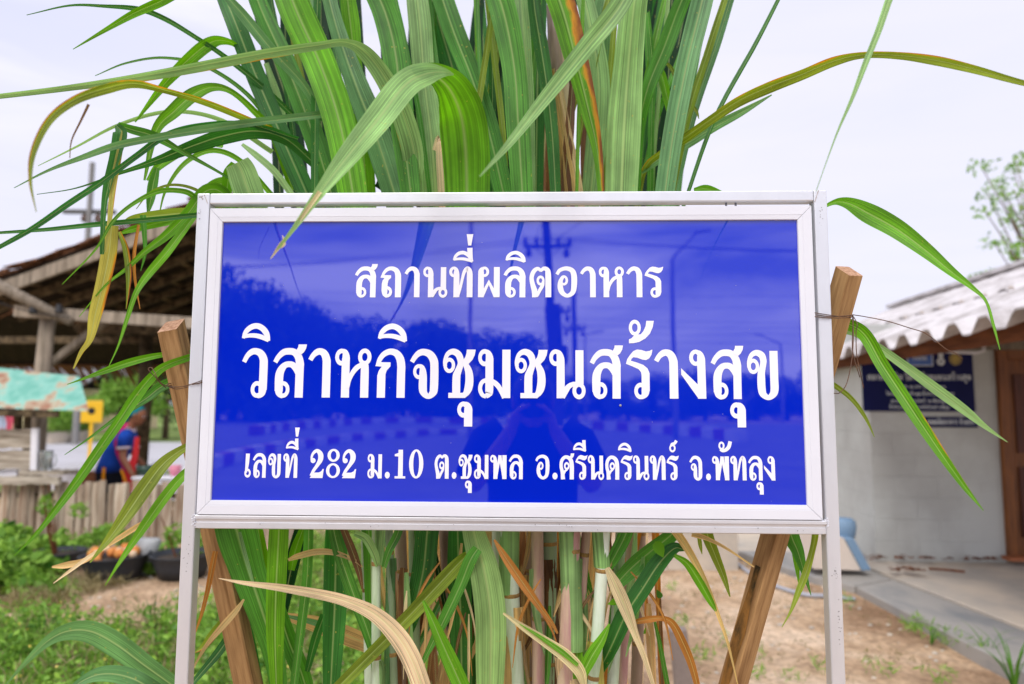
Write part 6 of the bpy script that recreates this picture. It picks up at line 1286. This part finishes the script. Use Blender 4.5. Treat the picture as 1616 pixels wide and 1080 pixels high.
# ------------------------------------------------------------------ white block building on the right
M['wallpaint'] = simple('shaded_white_paint', (0.56, 0.575, 0.54, 1), .85, .25, col2=(0.44, 0.44, 0.41, 1), scale=1.3, bump=.1, bscale=30, contrast=(.35, .6), coord='World')  # white paint greyed so its colour holds the porch shade
M['roofsheet'] = simple('pale_cement_sheet', (0.60, 0.57, 0.57, 1), .85, .2, col2=(0.40, 0.37, 0.36, 1), scale=3.2, stretch=(1, 1, 1), bump=.25, bscale=30, contrast=(.42, .58))
M['fascia'] = simple('brown_fascia', lin(120, 72, 44), .8, .2, col2=lin(84, 48, 30), scale=3, stretch=(9, 1, 9))
M['doorwood'] = simple('varnished_door_frame', lin(140, 84, 36), .5, .4, col2=lin(100, 56, 24), scale=3, stretch=(10, 10, 1))
M['doordark'] = simple('dark_door_panel', lin(96, 44, 22), .5, .4, col2=lin(62, 28, 16), scale=3, stretch=(10, 10, 1))
W0 = Vector((3.2, 5.35, 0)); sdv = Vector((.55, 4.15, 0)).normalized()
house_ = empty('block_building', tuple(W0), label='low white painted block building with a pale corrugated roof at right', cat='building')
rs = random.Random(2)
BW, BH = .40, .20
def blocks(org, dx, nrm, length, z0, z1, skip):
    """a coursed wall of painted blocks, each its own piece, sitting 3 mm proud of a mortar core"""
    cache = {}
    core = MB(); a = org; b_ = org + dx * length; th = nrm * -.16
    row = 0; z = z0
    while z < z1 - .01:
        off_ = -BW / 2 if row % 2 else 0; s_ = off_; h_ = min(BH, z1 - z)
        while s_ < length - .01:
            u0 = max(0, s_); u1 = min(length, s_ + BW)
            if u1 - u0 > .03 and not skip(u0, u1, z):
                key = (round(u1 - u0, 2), round(h_, 2))
                if key not in cache:
                    w_ = u1 - u0; mb = MB(); g = .0015; c_ = .004; t_ = .05
                    vs_ = [(g, 0, g), (w_ - g, 0, g), (w_ - g, 0, h_ - g), (g, 0, h_ - g), (g + c_, -.0025, g + c_), (w_ - g - c_, -.0025, g + c_), (w_ - g - c_, -.0025, h_ - g - c_), (g + c_, -.0025, h_ - g - c_)]
                    fs_ = [(4, 5, 6, 7), (0, 1, 5, 4), (1, 2, 6, 5), (2, 3, 7, 6), (3, 0, 4, 7)]
                    cache[key] = mb.add(vs_, fs_).mesh('block'); cache[key].materials.append(M['wallpaint'])
                p = org + dx * u0 + nrm * .001 + Vector((0, 0, z))
                o = bpy.data.objects.new('block', cache[key]); COL.objects.link(o); o.parent = house_; o.location = p - W0; o.rotation_euler = (0, 0, math.atan2(dx.y, dx.x))
            s_ += BW
        z += h_; row += 1
door_u0, door_u1 = 1.19, 2.05
blocks(W0, Vector((1, 0, 0)), Vector((0, -1, 0)), 3.2, .06, 2.30, lambda a, b_, z: b_ > door_u0 - .02 and a < door_u1 + .02 and z < 2.0)
blocks(W0 + sdv * 4.4, -sdv, Vector((-sdv.y, sdv.x, 0)), 4.4, .06, 2.30, lambda a, b_, z: False)
def wallcore(pts, name='wall'):
    mb = MB(); n = len(pts); mb.add([Vector((p[0], p[1], z)) for z in (0, 2.3) for p in pts], [tuple(range(n - 1, -1, -1)), tuple(range(n, 2 * n))] + [(i, (i + 1) % n, (i + 1) % n + n, i + n) for i in range(n)]); return mb.build(name, M['wallpaint'], house_)
sb = W0 + sdv * 4.4
wallcore([(3.2, 5.35), (4.39, 5.35), (4.39, 5.5), (3.36, 5.5), (sb.x + .15, sb.y), (sb.x, sb.y)])
wallcore([(5.26, 5.35), (6.4, 5.35), (6.4, 5.5), (5.26, 5.5)])
MB().box(4.39, 5.26, 5.35, 5.5, 2.05, 2.3).build('lintel', M['wallpaint'], house_)
MB().box(3.2, 6.4, 5.28, 5.345, 2.05, 2.13).build('wall_plate', M['oldwood'], house_)
for x0_, x1_, z0_, z1_ in ((4.39, 4.48, .1, 2.05), (5.17, 5.26, .1, 2.05), (4.48, 5.17, 1.96, 2.05)):
    MB().box(x0_, x1_, 5.30, 5.42, z0_, z1_).build('door_frame', M['doorwood'], house_, bevel=.006)
dr = MB().box(4.48, 5.17, 5.37, 5.41, .12, 1.96).build('door', M['doorwood'], house_)
for x0_, x1_, z0_, z1_ in ((4.56, 4.79, .3, .95), (4.86, 5.09, .3, .95), (4.56, 4.79, 1.08, 1.82), (4.86, 5.09, 1.08, 1.82)):
    MB().box(x0_, x1_, 5.355, 5.369, z0_, z1_).build('door_panel', M['doordark'], dr, bevel=.005, loc=(0, 0, 0))
MB().box(4.30, 5.4, 5.16, 5.28, .125, .155).build('door_sill', simple('sill_wood', lin(176, 104, 62), .6, col2=lin(140, 78, 44), scale=3), None, label='flat brown timber lying on the porch before the door', cat='plank')
# roof: two overlapping courses of corrugated sheets
eA = Vector((2.70, 1.0, 2.06)); eB = Vector((3.42, 10.4, 2.06)); ev = (eB - eA).normalized(); uv_ = Vector((ev.y, -ev.x, 0)); slp = .40
def course(s0, s1, u0, u1, lift, name='roof_sheet'):
    P_ = .36; n = int((s1 - s0) / (P_ / 12)); mb = MB(); m_ = 5
    for i in range(n + 1):
        s_ = s0 + (s1 - s0) * i / n; ph = (s_ / P_) % 1; w_ = .045 * max(-1, min(1, 1.5 * math.sin(2 * PI * ph)))
        for j in range(m_ + 1):
            u = u0 + (u1 - u0) * j / m_; b_ = eA + ev * s_ + uv_ * u + Vector((0, 0, u * slp + w_ + lift)); mb.v.append(tuple(b_))
    k = m_ + 1; top_n = len(mb.v); mb.v += [(x, y_, z - .012) for x, y_, z in mb.v]
    for i in range(n):
        for j in range(m_): a = i * k + j; mb.f.append((a, a + 1, a + 1 + k, a + k)); a += top_n; mb.f.append((a, a + k, a + 1 + k, a + 1))
        a = i * k; mb.f.append((a, a + k, a + k + top_n, a + top_n))
    for j in range(m_): a = j; mb.f.append((a, a + top_n, a + 1 + top_n, a + 1))
    return mb.build(name, M['roofsheet'], house_)
L_ = (eB - eA).length; nsh = 9
for k in range(nsh):
    s0 = L_ * k / nsh; course(s0, s0 + L_ / nsh - .004, -.12, .95, 0); course(s0, s0 + L_ / nsh - .004, .82, 2.6, .022)
for side in (1,):
    mb = MB(); rdg = lambda s_, u, dz: eA + ev * s_ + uv_ * u + Vector((0, 0, (2.6 - abs(u - 2.6)) * slp + dz))
    mb.add([rdg(0, 2.6, .03), rdg(L_, 2.6, .03), rdg(L_, 5.2, .0), rdg(0, 5.2, .0)], [(0, 3, 2, 1)]); mb.build('roof_back', M['roofsheet'], house_)
    MB().beam(rdg(0, 2.6, .07), rdg(L_, 2.6, .07), .3, .05).build('ridge_cap', M['roofsheet'], house_)
k = .27
while k < L_:
    p = eA + ev * k + uv_ * .78 + Vector((0, 0, .78 * slp + .05)); MB().loft([ell(p + Vector((0, 0, z)), r_, r_, 8) for z, r_ in ((0, .022), (.018, .02), (.03, .008))]).build('roof_bolt', M['grime'], house_); k += .36
MB().beam(eA + uv_ * .10 + Vector((0, 0, -.09)), eB + uv_ * .10 + Vector((0, 0, -.09)), .04, .13).build('fascia_beam', M['fascia'], house_)
for k in range(16):
    p = eA + ev * (.3 + k * .6) + Vector((0, 0, -.05)); MB().beam(p + uv_ * .13, p + uv_ * 2.6 + Vector((0, 0, 2.5 * slp)), .05, .09, up=Vector((0, 0, 1))).build('roof_rafter', M['darkwood'], house_)
mb = MB(); mb.add([rdg(0, .2, -.045), rdg(L_, .2, -.045), rdg(L_, 2.6, -.045), rdg(0, 2.6, -.045)], [(0, 1, 2, 3)]); mb.build('ceiling_boards', M['underthatch'], house_)  # ceiling coloured near-black for the dim porch interior
for p in ((2.95, 1.15),): MB().box(p[0], p[0] + .12, p[1], p[1] + .12, .1, 2.0).build('porch_post', M['wallpaint'], house_)
MB().tube([(3.02 + .6, 5.05, 2.02), (3.02 + 1.02, 5.05, 2.0), (4.10, 5.05, 2.02), (4.12, 5.05, 2.10), (4.12, 5.05, 2.3)], .014, 8).build('conduit', M['white'], house_, smooth=True)
# banners
M['navy'] = simple('shaded_blue_banner', (0.006, 0.009, 0.075, 1), .6, .15, var=.15, scale=3)  # blue deepened to navy, porch shade put into the colour
M['bantext'] = simple('banner_white', (0.75, 0.80, 0.82, 1), .5)
M['banblue'] = simple('banner_blue', (0.05, 0.14, 0.50, 1), .4)
M['gold'] = simple('banner_gold', (0.50, 0.36, 0.07, 1), .5, var=.3, scale=60)
M['banpink'] = simple('banner_pale', (0.50, 0.42, 0.48, 1), .5, var=.3, scale=60)
yb_ = 5.335
def on(px, py): p = at(px, py, yb_); return p.x, p.z
NW = Vector((0, -1, 0))
def banner(px0, px1, py0, py1, label):
    x0_, z1_ = on(px0, py0); x1_, z0_ = on(px1, py1); e = empty('banner', ((x0_ + x1_) / 2, yb_, (z0_ + z1_) / 2), label=label, cat='banner')
    b_ = MB().box(x0_, x1_, yb_ - .006, yb_, z0_, z1_).build('banner_sheet', M['navy'], e); return e
ban = banner(1358, 1539, 556, 650, 'large shaded blue banner with logos and pale Thai text on the white wall')
def btext(par, names, px0, px1, pyb, hpx):
    x0_, z_ = on(px0, pyb); x1_, _ = on(px1, pyb); mb = MB(); text_line(mb, names, x0_, x1_, z_, hpx * 6.69 / F, Vector((0, yb_ - .007, 0)), X, Z, NW, .0002)
    mb.build('banner_text', M['bantext'], par)
SATHAN = ['so', 'tho', 'aa', 'no', 'tho2', 'saraii', 'maiek', 'pho', 'lo', 'sarai', 'to']; WISA = ['wo', 'sarai', 'so', 'aa', 'ho', 'ko', 'sarai', 'jo', 'cho', 'sarau', 'mo', 'cho', 'no', 'so', 'ro', 'maitho', 'aa', 'ngo', 'so', 'sarau', 'kho']
btext(ban, SATHAN + [' '] + WISA, 1368, 1532, 600, 8)
ADR = ['tho2', 'saraii', 'maiek', ' ', '2', '8', '2', ' ', 'mo', '.', '1', '0', ' ', 'to', '.', 'cho', 'sarau', 'mo', 'phan', 'lo']
ADR2 = ['oo', '.', 'sala', 'ro', 'saraii', 'no', 'khwai', 'sarai', 'ro', 'no', 'tho2', 'ro', 'thanthakhat', ' ', 'jo', '.', 'phan', 'hanakat', 'tho2', 'lo', 'sarau', 'ngo']
btext(ban, ADR, 1405, 1492, 612.5, 3.4); btext(ban, WISA + [' '] + ADR, 1398, 1505, 624, 4.2); btext(ban, ADR2, 1405, 1495, 635, 3.8); btext(ban, ADR + [' '] + ADR2, 1403, 1498, 645, 4.2)
def disc(par, px, py, r0, r1, mat_, lay=.0075, sy=1.0, name='logo'):
    x_, z_ = on(px, py); s_ = 6.69 / F; MB().loft([ell((x_, yb_ - lay, z_), r0 * s_, r0 * s_ * sy, 20, X, Z), ell((x_, yb_ - lay, z_), max(.0001, r1 * s_), max(.0001, r1 * s_ * sy), 20, X, Z)], cap=False).build(name, mat_, par)
disc(ban, 1386, 567, 9.5, 6.5, M['banpink']); disc(ban, 1386, 567, 4, 0, M['banpink'])
disc(ban, 1416, 558, 5, 0, M['bantext']); disc(ban, 1414, 568, 6, 2, M['banpink'], sy=1.2); disc(ban, 1422, 572, 3, 0, M['banpink'])
disc(ban, 1484, 561, 4, 0, M['bantext'], sy=1.3); disc(ban, 1484, 571, 6, 2, M['bantext']); disc(ban, 1507, 567, 9.5, 7.8, M['gold']); disc(ban, 1507, 567, 6.8, 0, M['gold'])
for a_, b_, c_, d_, m_, ly in ((1430, 1472, 554, 578, 'bantext', .0072), (1431.5, 1470.5, 555.5, 576.5, 'banblue', .0080)):
    x0_, z1_ = on(a_, c_); x1_, z0_ = on(b_, d_); MB().add([(x0_, yb_ - ly, z0_), (x1_, yb_ - ly, z0_), (x1_, yb_ - ly, z1_), (x0_, yb_ - ly, z1_)], [(0, 1, 2, 3)]).build('logo_box', M[m_], ban)
x0_, z_ = on(1440, 568.5); x1_, _ = on(1462, 568.5); mb = MB(); text_line(mb, ['ko', 'no', 'lo', 'tho2'], x0_, x1_, z_, 5.5 * 6.69 / F, Vector((0, yb_ - .0085, 0)), X, Z, NW, .0002); mb.build('banner_text', M['bantext'], ban)
ban2 = banner(1455, 1543, 658, 675, 'small shaded blue banner with one line of pale Thai text below the large banner')
btext(ban2, ['e', 'kho', 'to', 'pho', 'lo', 'sarai', 'to', 'oo', 'aa', 'ho', 'aa', 'ro', ' ', 'ho', 'maitho', 'aa', 'mo', 'e', 'kho', 'maitho', 'aa'], 1462, 1538, 670, 7)
# ------------------------------------------------------------------ concrete slabs
porch = empty('porch_slab', (3, 4, 0), kind='structure')
def slab(poly, z_, mat_, name='slab'):
    n = len(poly); mb = MB(); cx = sum(p[0] for p in poly) / n; cy = sum(p[1] for p in poly) / n
    pp = [(cx + (p[0] - cx) * .998, cy + (p[1] - cy) * .998) for p in poly]
    mb.add([(x_, y_, -.12) for x_, y_ in pp] + [(x_, y_, z_) for x_, y_ in pp], [tuple(range(n - 1, -1, -1)), tuple(range(n, 2 * n))] + [(i, (i + 1) % n, (i + 1) % n + n, i + n) for i in range(n)])
    return mb.build(name, mat_, porch, bevel=.008)
slab([(2.74, .3), (3.28, .3), (3.24, 2.9), (2.68, 2.75)], .065, M['concd']); slab([(2.68, 2.77), (3.24, 2.92), (3.02, 4.7), (2.60, 4.45)], .065, M['concd']); slab([(2.60, 4.47), (3.02, 4.72), (2.96, 5.35), (3.19, 5.8), (2.05, 5.8), (2.34, 4.85)], .065, M['concd'])
slab([(3.30, .3), (6.6, .3), (6.6, 3.0), (3.26, 2.9)], .08, M['conc']); slab([(3.26, 2.92), (6.6, 3.02), (6.6, 5.34), (2.99, 5.34), (3.04, 4.7)], .08, M['conc'])
slab([(2.04, 5.82), (3.20, 5.82), (3.75, 9.9), (1.9, 9.9)], .055, M['conc'])
o = MB().box(1.25, 1.90, 5.25, 5.45, -.05, .62).build('low_wall', M['conc'], None, bevel=.01, label='low beige concrete wall stub seen under the sign', cat='wall')
pts = [tuple(at(px, py, 0)) for px, py in ()]
def onground(px, py, z_=.02):
    d_ = ray(px, py); t_ = (z_ - 1.5) / d_.z; return CAM + d_ * t_
H = [onground(1120, 862), onground(1152, 880), onground(1180, 902), onground(1222, 924), onground(1268, 938), onground(1312, 941), onground(1350, 946)]
MB().tube([tuple(v) for v in crom([tuple(p) for p in H], 6)], .016, 8).build('garden_hose', simple('grey_hose', lin(168, 172, 182), .5, .4, var=.15), None, smooth=True, label='grey garden hose lying on the soil by the concrete path', cat='hose')
# cream board with blue edge and blue tub by the wall corner
M['cream'] = simple('cream_canvas', lin(214, 200, 186), .85, .2, var=.1, scale=3)
M['skyblue'] = simple('sky_blue_plastic', lin(118, 146, 172), .6, .4, var=.1, scale=3)
e = empty('trough', (2.85, 5.1, .1), label='cream bin with flared side and light blue edge by the corner of the building', cat='bin')
def P2(px, py, yv): p = at(px, py, yv); return p
pr_ = [(1285, 898), (1368, 901), (1335, 850), (1290, 846)]
MB().loft([[P2(a, b_, 4.78) for a, b_ in pr_], [P2(a, b_, 4.78) + Vector((0, .34, 0)) for a, b_ in pr_]]).build('bin_body', M['cream'], e)
pr_ = [(1361, 901.5), (1376, 900), (1348, 850), (1333, 850)]
MB().loft([[P2(a, b_, 4.76) for a, b_ in pr_], [P2(a, b_, 4.76) + Vector((0, .38, 0)) for a, b_ in pr_]]).build('blue_edge', M['skyblue'], e, bevel=.01)
b0 = P2(1332, 850, 4.95); o = MB().loft([ell(b0 + Vector((0, 0, z)), r_, r_ * .9, 18) for z, r_ in ((0, .08), (.03, .095), (.10, .105), (.15, .10), (.175, .075), (.18, .02))]).build('tub', M['skyblue'], None, smooth=True, label='rounded light blue tub resting on the cream bin', cat='tub')
for i, (px, py, ln_, lb) in enumerate(((1440, 893, .5, 'long line of brown leaf litter at the foot of the wall'), (1430, 907, .2, 'small heap of brown dead leaves on the porch'), (1490, 908, .22, 'thin brown twig on the porch'))):
    c_ = onground(px, py - (10 if i == 0 else 6), .12); mb = MB(); rs_ = random.Random(i + 40)
    if i == 2: mb.tube([c_ + Vector((-.1, .05, .01)), c_ + Vector((0, 0, .014)), c_ + Vector((.14, -.05, .01))], .012, 6)
    else:
        for k in range(70 if i == 0 else 30):
            q_ = c_ + Vector((rs_.uniform(-1, 1) * (.75 if i == 0 else .14), rs_.uniform(-.05, .05), .004 + rs_.uniform(0, .02))); a_ = rs_.uniform(0, 6.3); mb.beam(q_, q_ + Vector((math.cos(a_), math.sin(a_), .2)) * .045, .03, .003)
    o = mb.build('twig' if i == 2 else 'leaf_litter', M['fascia'], None); tag(o, lb, 'twig' if i == 2 else 'dead leaves'); 
    if i < 2: o['kind'] = 'stuff'

# ------------------------------------------------------------------ pots by the fence
M['potblack'] = simple('black_rubber_pot', (0.035, 0.04, 0.05, 1), .6, .4, var=.3, scale=6)
M['gourd'] = simple('orange_husk', lin(222, 160, 84), .7, .3, col2=lin(190, 110, 50), scale=6)
M['husk'] = simple('pale_husk', lin(226, 196, 160), .7, .3, var=.2, scale=6)
M['potsoil'] = simple('potting_soil', (0.05, 0.035, 0.025, 1), .95)
def pot(px, py, r_, h_, label, fill):
    c_ = onground(px, py, .0); e = empty('planter', (c_.x, c_.y, 0), label=label, cat='planter', group='black tyre-rubber planters by the fence')
    MB().loft([ell((0, 0, z), q_, q_, 22) for z, q_ in ((0, r_ * .72), (h_ * .5, r_ * .85), (h_, r_), (h_ + .012, r_ * 1.05), (h_ + .012, r_ * .98), (h_ * .8, r_ * .9), (h_ * .78, r_ * .1))]).build('pot', M['potblack'], e, smooth=True, loc=(0, 0, 0))
    MB().loft([ell((0, 0, z), q_, q_, 22) for z, q_ in ((h_ * .7, r_ * .88), (h_ * .86, r_ * .85), (h_ * .9, r_ * .3))]).build('soil', M['potsoil'], e, smooth=True, loc=(0, 0, 0))
    rs_ = random.Random(int(px))
    if fill == 'gourds':
        for k in range(26):
            a_ = rs_.uniform(0, 6.3); q_ = r_ * .75 * math.sqrt(rs_.random()); s_ = rs_.uniform(.028, .045); cc = V((q_ * math.cos(a_), q_ * math.sin(a_), h_ * .92 + .02 + rs_.uniform(0, .035)))
            MB().loft([ell(cc + V((0, 0, z * s_)), w_ * s_, w_ * s_, 10) for z, w_ in ((-1, .2), (-.7, .75), (0, 1), (.7, .75), (1, .2))]).build('husk', M['gourd'] if rs_.random() < .6 else M['husk'], e, smooth=True, loc=(0, 0, 0))
    else:
        for k in range(5):
            a_ = rs_.uniform(0, 6.3); q_ = r_ * .5; MB().tube([(q_ * math.cos(a_) * .4, q_ * math.sin(a_) * .4, h_ * .8), (q_ * math.cos(a_), q_ * math.sin(a_), h_ + rs_.uniform(.15, .3)), (q_ * 1.5 * math.cos(a_), q_ * 1.4 * math.sin(a_), h_ + rs_.uniform(.3, .62))], [.009, .007, .004], 5).build('stem', M['fascia'], e, loc=(0, 0, 0))
        link('foliage', foliage_mesh('foliage', [(rs_.uniform(-.2, .2), rs_.uniform(-.15, .15), h_ + rs_.uniform(.1, .5), .09, .09, .07) for k in range(7)], 130, .07, int(px)), M['fol_lime'], e, loc=(0, 0, 0))
    return e
pot(180, 914, .27, .20, 'black planter heaped with orange and pale husks by the fence', 'gourds')
pot(287, 910, .26, .19, 'black planter with dry stems and yellow-green leaves beside the left post', 'stems')
pot(92, 898, .22, .15, 'low black planter among the green leaves at the left end of the fence', 'stems')
sk = onground(232, 905, 0); mb = MB(); rs_ = random.Random(77)
mb.loft([ell(V((sk.x, sk.y, z)), rx, ry, 12) for z, rx, ry in ((0, .1, .09), (.08, .11, .08), (.2, .09, .06), (.28, .12, .04), (.31, .10, .02))])
mb.build('plastic_bag', simple('cloudy_plastic', (.34, .35, .35, 1), .4, .5, var=.3, scale=12), None, smooth=True, label='crumpled cloudy plastic bag between the two black planters', cat='bag')

# ------------------------------------------------------------------ weeds and grass
RS = np.random.RandomState(17)
def scatter(name, spots, per, size, mat_, seed, narrow=.5, droop=.1, hh=(.05, .16), rr_=(.05, .12), label=None, cat=None):
    bl = []
    for x_, y_ in spots:
        h_ = RS.uniform(*hh); r_ = RS.uniform(*rr_); bl.append((x_, y_, h_ * .55, r_, r_, h_ * .6))
    o = link(name, foliage_mesh(name, bl, int(len(bl) * per), size, seed, droop, narrow), mat_); tag(o, label, cat, kind='stuff'); return o
def region(n, fx):
    out_ = []
    while len(out_) < n:
        x_, y_ = RS.uniform(-6, 1.2), RS.uniform(1.6, 6.1)
        if RS.rand() < fx(x_, y_): out_.append((x_, y_))
    return out_
def wden(x, y):
    n_ = noise.noise(Vector((x * .9, y * .9, 1)))
    edge = 3.15 + .25 * math.sin(x * 2) + .7 * n_
    if x > -2.3: edge = 6.1
    if x > -.25 - .12 * y: return 0.0
    d_ = .95 if y < edge else (.12 if y < edge + .5 else .0)
    return d_ * (.55 + .45 * (n_ > -.15))
scatter('weeds', region(2000, wden), 26, .042, M['fol_weed'], 5, .55, hh=(.06, .24), rr_=(.05, .13), label='low leafy green weeds covering the soil at lower left', cat='weeds')
scatter('weeds', region(420, lambda x, y: wden(x, y) * .8), 22, .085, M['fol_fine'], 6, .07, droop=-1.4, hh=(.1, .34), rr_=(.03, .08), label='thin yellowish grass stalks among the weeds at lower left', cat='grass')
scatter('weeds', region(900, lambda x, y: wden(x, y)), 16, .075, M['fol_lime'], 9, .10, droop=-1.0, hh=(.08, .30), rr_=(.04, .10), label='bright green grass blades among the weeds at lower left', cat='grass')
# yellow flower specks
M['flower'] = simple('yellow_flower', (0.75, 0.62, 0.12, 1), .6)
scatter('weed_flowers', region(260, wden), 2.4, .014, M['flower'], 8, .9, hh=(.2, .34), rr_=(.03, .08), label='tiny yellow flower heads dotted over the weeds', cat='flowers')
# leafy bush at the left end of the fence
lb = []
for k in range(70):
    px = RS.uniform(-40, 118); d_ = RS.uniform(5.4, 7.2); x_ = (px - 841) / F * d_; top_ = (.38 - .0027 * max(0, px)) * RS.uniform(.4, 1); lb.append((x_, d_ - D, top_ * .6, .16, .16, top_ * .4))
b_ = empty('leafy_bush', (-5.2, 5.0, 0), label='dense leafy green bush growing against the left end of the slat fence', cat='bush')
link('foliage', foliage_mesh('foliage', lb, 5200, .085, 23, .2, .7), M['fol_weed'], b_)
fl = [( (px - 841) / F * d_, d_ - D, h_, .14, .14, .06) for px, d_, h_ in ((130, 6.9, .12), (120, 6.6, .1), (218, 6.6, .1), (150, 7.0, .15), (205, 7.0, .16), (250, 6.2, .06), (225, 6.2, .06), (262, 6.7, .14), (310, 6.3, .12), (330, 6.6, .2), (300, 6.9, .2), (170, 7.2, .2))]
o = link('creeping_plants', foliage_mesh('creeping_plants', fl, 900, .07, 24, .2, .7), M['fol_lime']); tag(o, 'creeping green leaves around the black planters at the foot of the fence', 'plants', kind='stuff')
# dry straw heap on the path
o = link('straw_heap', foliage_mesh('straw_heap', [tuple(onground(px, py, .0)[:2]) + (.05, .3, .15, .06) for px, py in ((110, 935), (70, 950), (150, 925), (40, 960))], 900, .16, 25, -.2, .05), M['fol_fine']); tag(o, 'dry brown straw lying on the bare soil before the planters', 'straw', kind='stuff')
# sparse tufts on the bare soil at right
tufts = [onground(px, py, 0)[:2] for px, py in ((1450, 1000), (1470, 1008), (1440, 992), (1545, 1035), (1390, 1062), (1200, 1070), (1150, 1020), (1110, 1040), (1300, 1060), (1340, 960), (1500, 1018), (1120, 880), (1145, 872), (1190, 1040), (1480, 1078), (1060, 930), (1075, 990), (1250, 1075))]
scatter('grass_tufts', [tuple(t) for t in tufts], 36, .06, M['fol_lime'], 12, .12, droop=-.9, hh=(.05, .13), rr_=(.05, .11), label='small green grass tufts on the bare soil beside the concrete path', cat='grass')
# pebbles and dead bits on the soil
def soilspots(n):
    out_ = []
    while len(out_) < n:
        x_, y_ = RS.uniform(-6, 2.6), RS.uniform(1.8, 6)
        if x_ > -.6 or (y_ > 3.8 and x_ < -2.4): out_.append((x_, y_))
    return out_
scatter('soil_litter', soilspots(420), 9, .035, M['fol_fine'], 14, .2, droop=0, hh=(.005, .012), rr_=(.05, .2), label='dry leaf bits strewn over the sandy soil', cat='leaf litter')
mb = MB()
for x_, y_ in soilspots(520):
    s_ = RS.uniform(.005, .02); zz = gh(x_, y_); mb.loft([[Vector((x_ + s_ * w_ * math.cos(a) * (1 + .3 * math.sin(a * 3 + x_)), y_ + s_ * w_ * math.sin(a), zz + s_ * z_)) for a in (0, 1.25, 2.5, 3.75, 5)] for z_, w_ in ((-.2, .8), (.3, 1), (.7, .4))])
o = mb.build('pebbles', M['conc'], None, kind='stuff'); tag(o, 'small pebbles scattered over the sandy soil', 'pebbles')
# reeds by the path at the right edge, and a tall weed before the fence
def grass_plant(px, py, n, h_, spread, label, col, wd=.006):
    c_ = onground(px, py, 0); e = empty('grass_plant', (c_.x, c_.y, 0), label=label, cat='plant'); rs_ = random.Random(int(px))
    for k in range(n):
        a_ = rs_.uniform(0, 6.3); r_ = rs_.uniform(.2, 1) * spread; hh_ = h_ * rs_.uniform(.5, 1); P_ = [V((0, 0, -.01)), V((r_ * .25 * math.cos(a_), r_ * .25 * math.sin(a_), hh_ * .5)), V((r_ * .6 * math.cos(a_), r_ * .6 * math.sin(a_), hh_ * .85)), V((r_ * math.cos(a_), r_ * math.sin(a_), hh_))]
        C_ = [V(v) for v in crom([tuple(p) for p in P_], 4)]; mb = MB(); n_ = len(C_); sd_ = V((-math.sin(a_), math.cos(a_), 0))
        for i, p in enumerate(C_): w_ = wd * (1 - (i / (n_ - 1)) ** 2) + .0006; mb.v += [tuple(p - sd_ * w_), tuple(p + V((0, 0, -w_ * .5))), tuple(p + sd_ * w_)]
        for i in range(n_ - 1):
            for j_ in (0, 1): a = i * 3 + j_; mb.f.append((a, a + 1, a + 4, a + 3))
        link('blade', mb.mesh('blade', True), col, e, loc=(0, 0, 0))
    return e
grass_plant(1602, 1095, 13, .32, .2, 'thin upright grass plant at the edge of the concrete path', M['fol_lime'])
grass_plant(1560, 1040, 7, .22, .2, 'short grass plant beside the concrete path', M['fol_lime'], .004)
grass_plant(1470, 1015, 8, .12, .12, 'small grass tuft against the path edge', M['fol_lime'], .004)
grass_plant(95, 975, 12, .36, .22, 'seeding weed with pale stems standing before the planters', M['fol_fine'], .004)
grass_plant(240, 1010, 12, .30, .2, 'slender green weed rising near the left post', M['fol_weed'], .005)
grass_plant(60, 1040, 14, .34, .22, 'slender green weed at the lower left corner', M['fol_weed'], .005)
# small grey concrete marker seen past the canes
c_ = onground(1085, 1110, 0); MB().beam((c_.x - .0, c_.y, -.1), (c_.x - .04, c_.y + .02, .36), .09, .09, up=Yv, taper=.92).build('concrete_marker', simple('grey_marker', lin(150, 136, 126), .9, var=.2, scale=12), None, bevel=.005, label='short grey concrete marker post standing in the soil under the sign', cat='post')
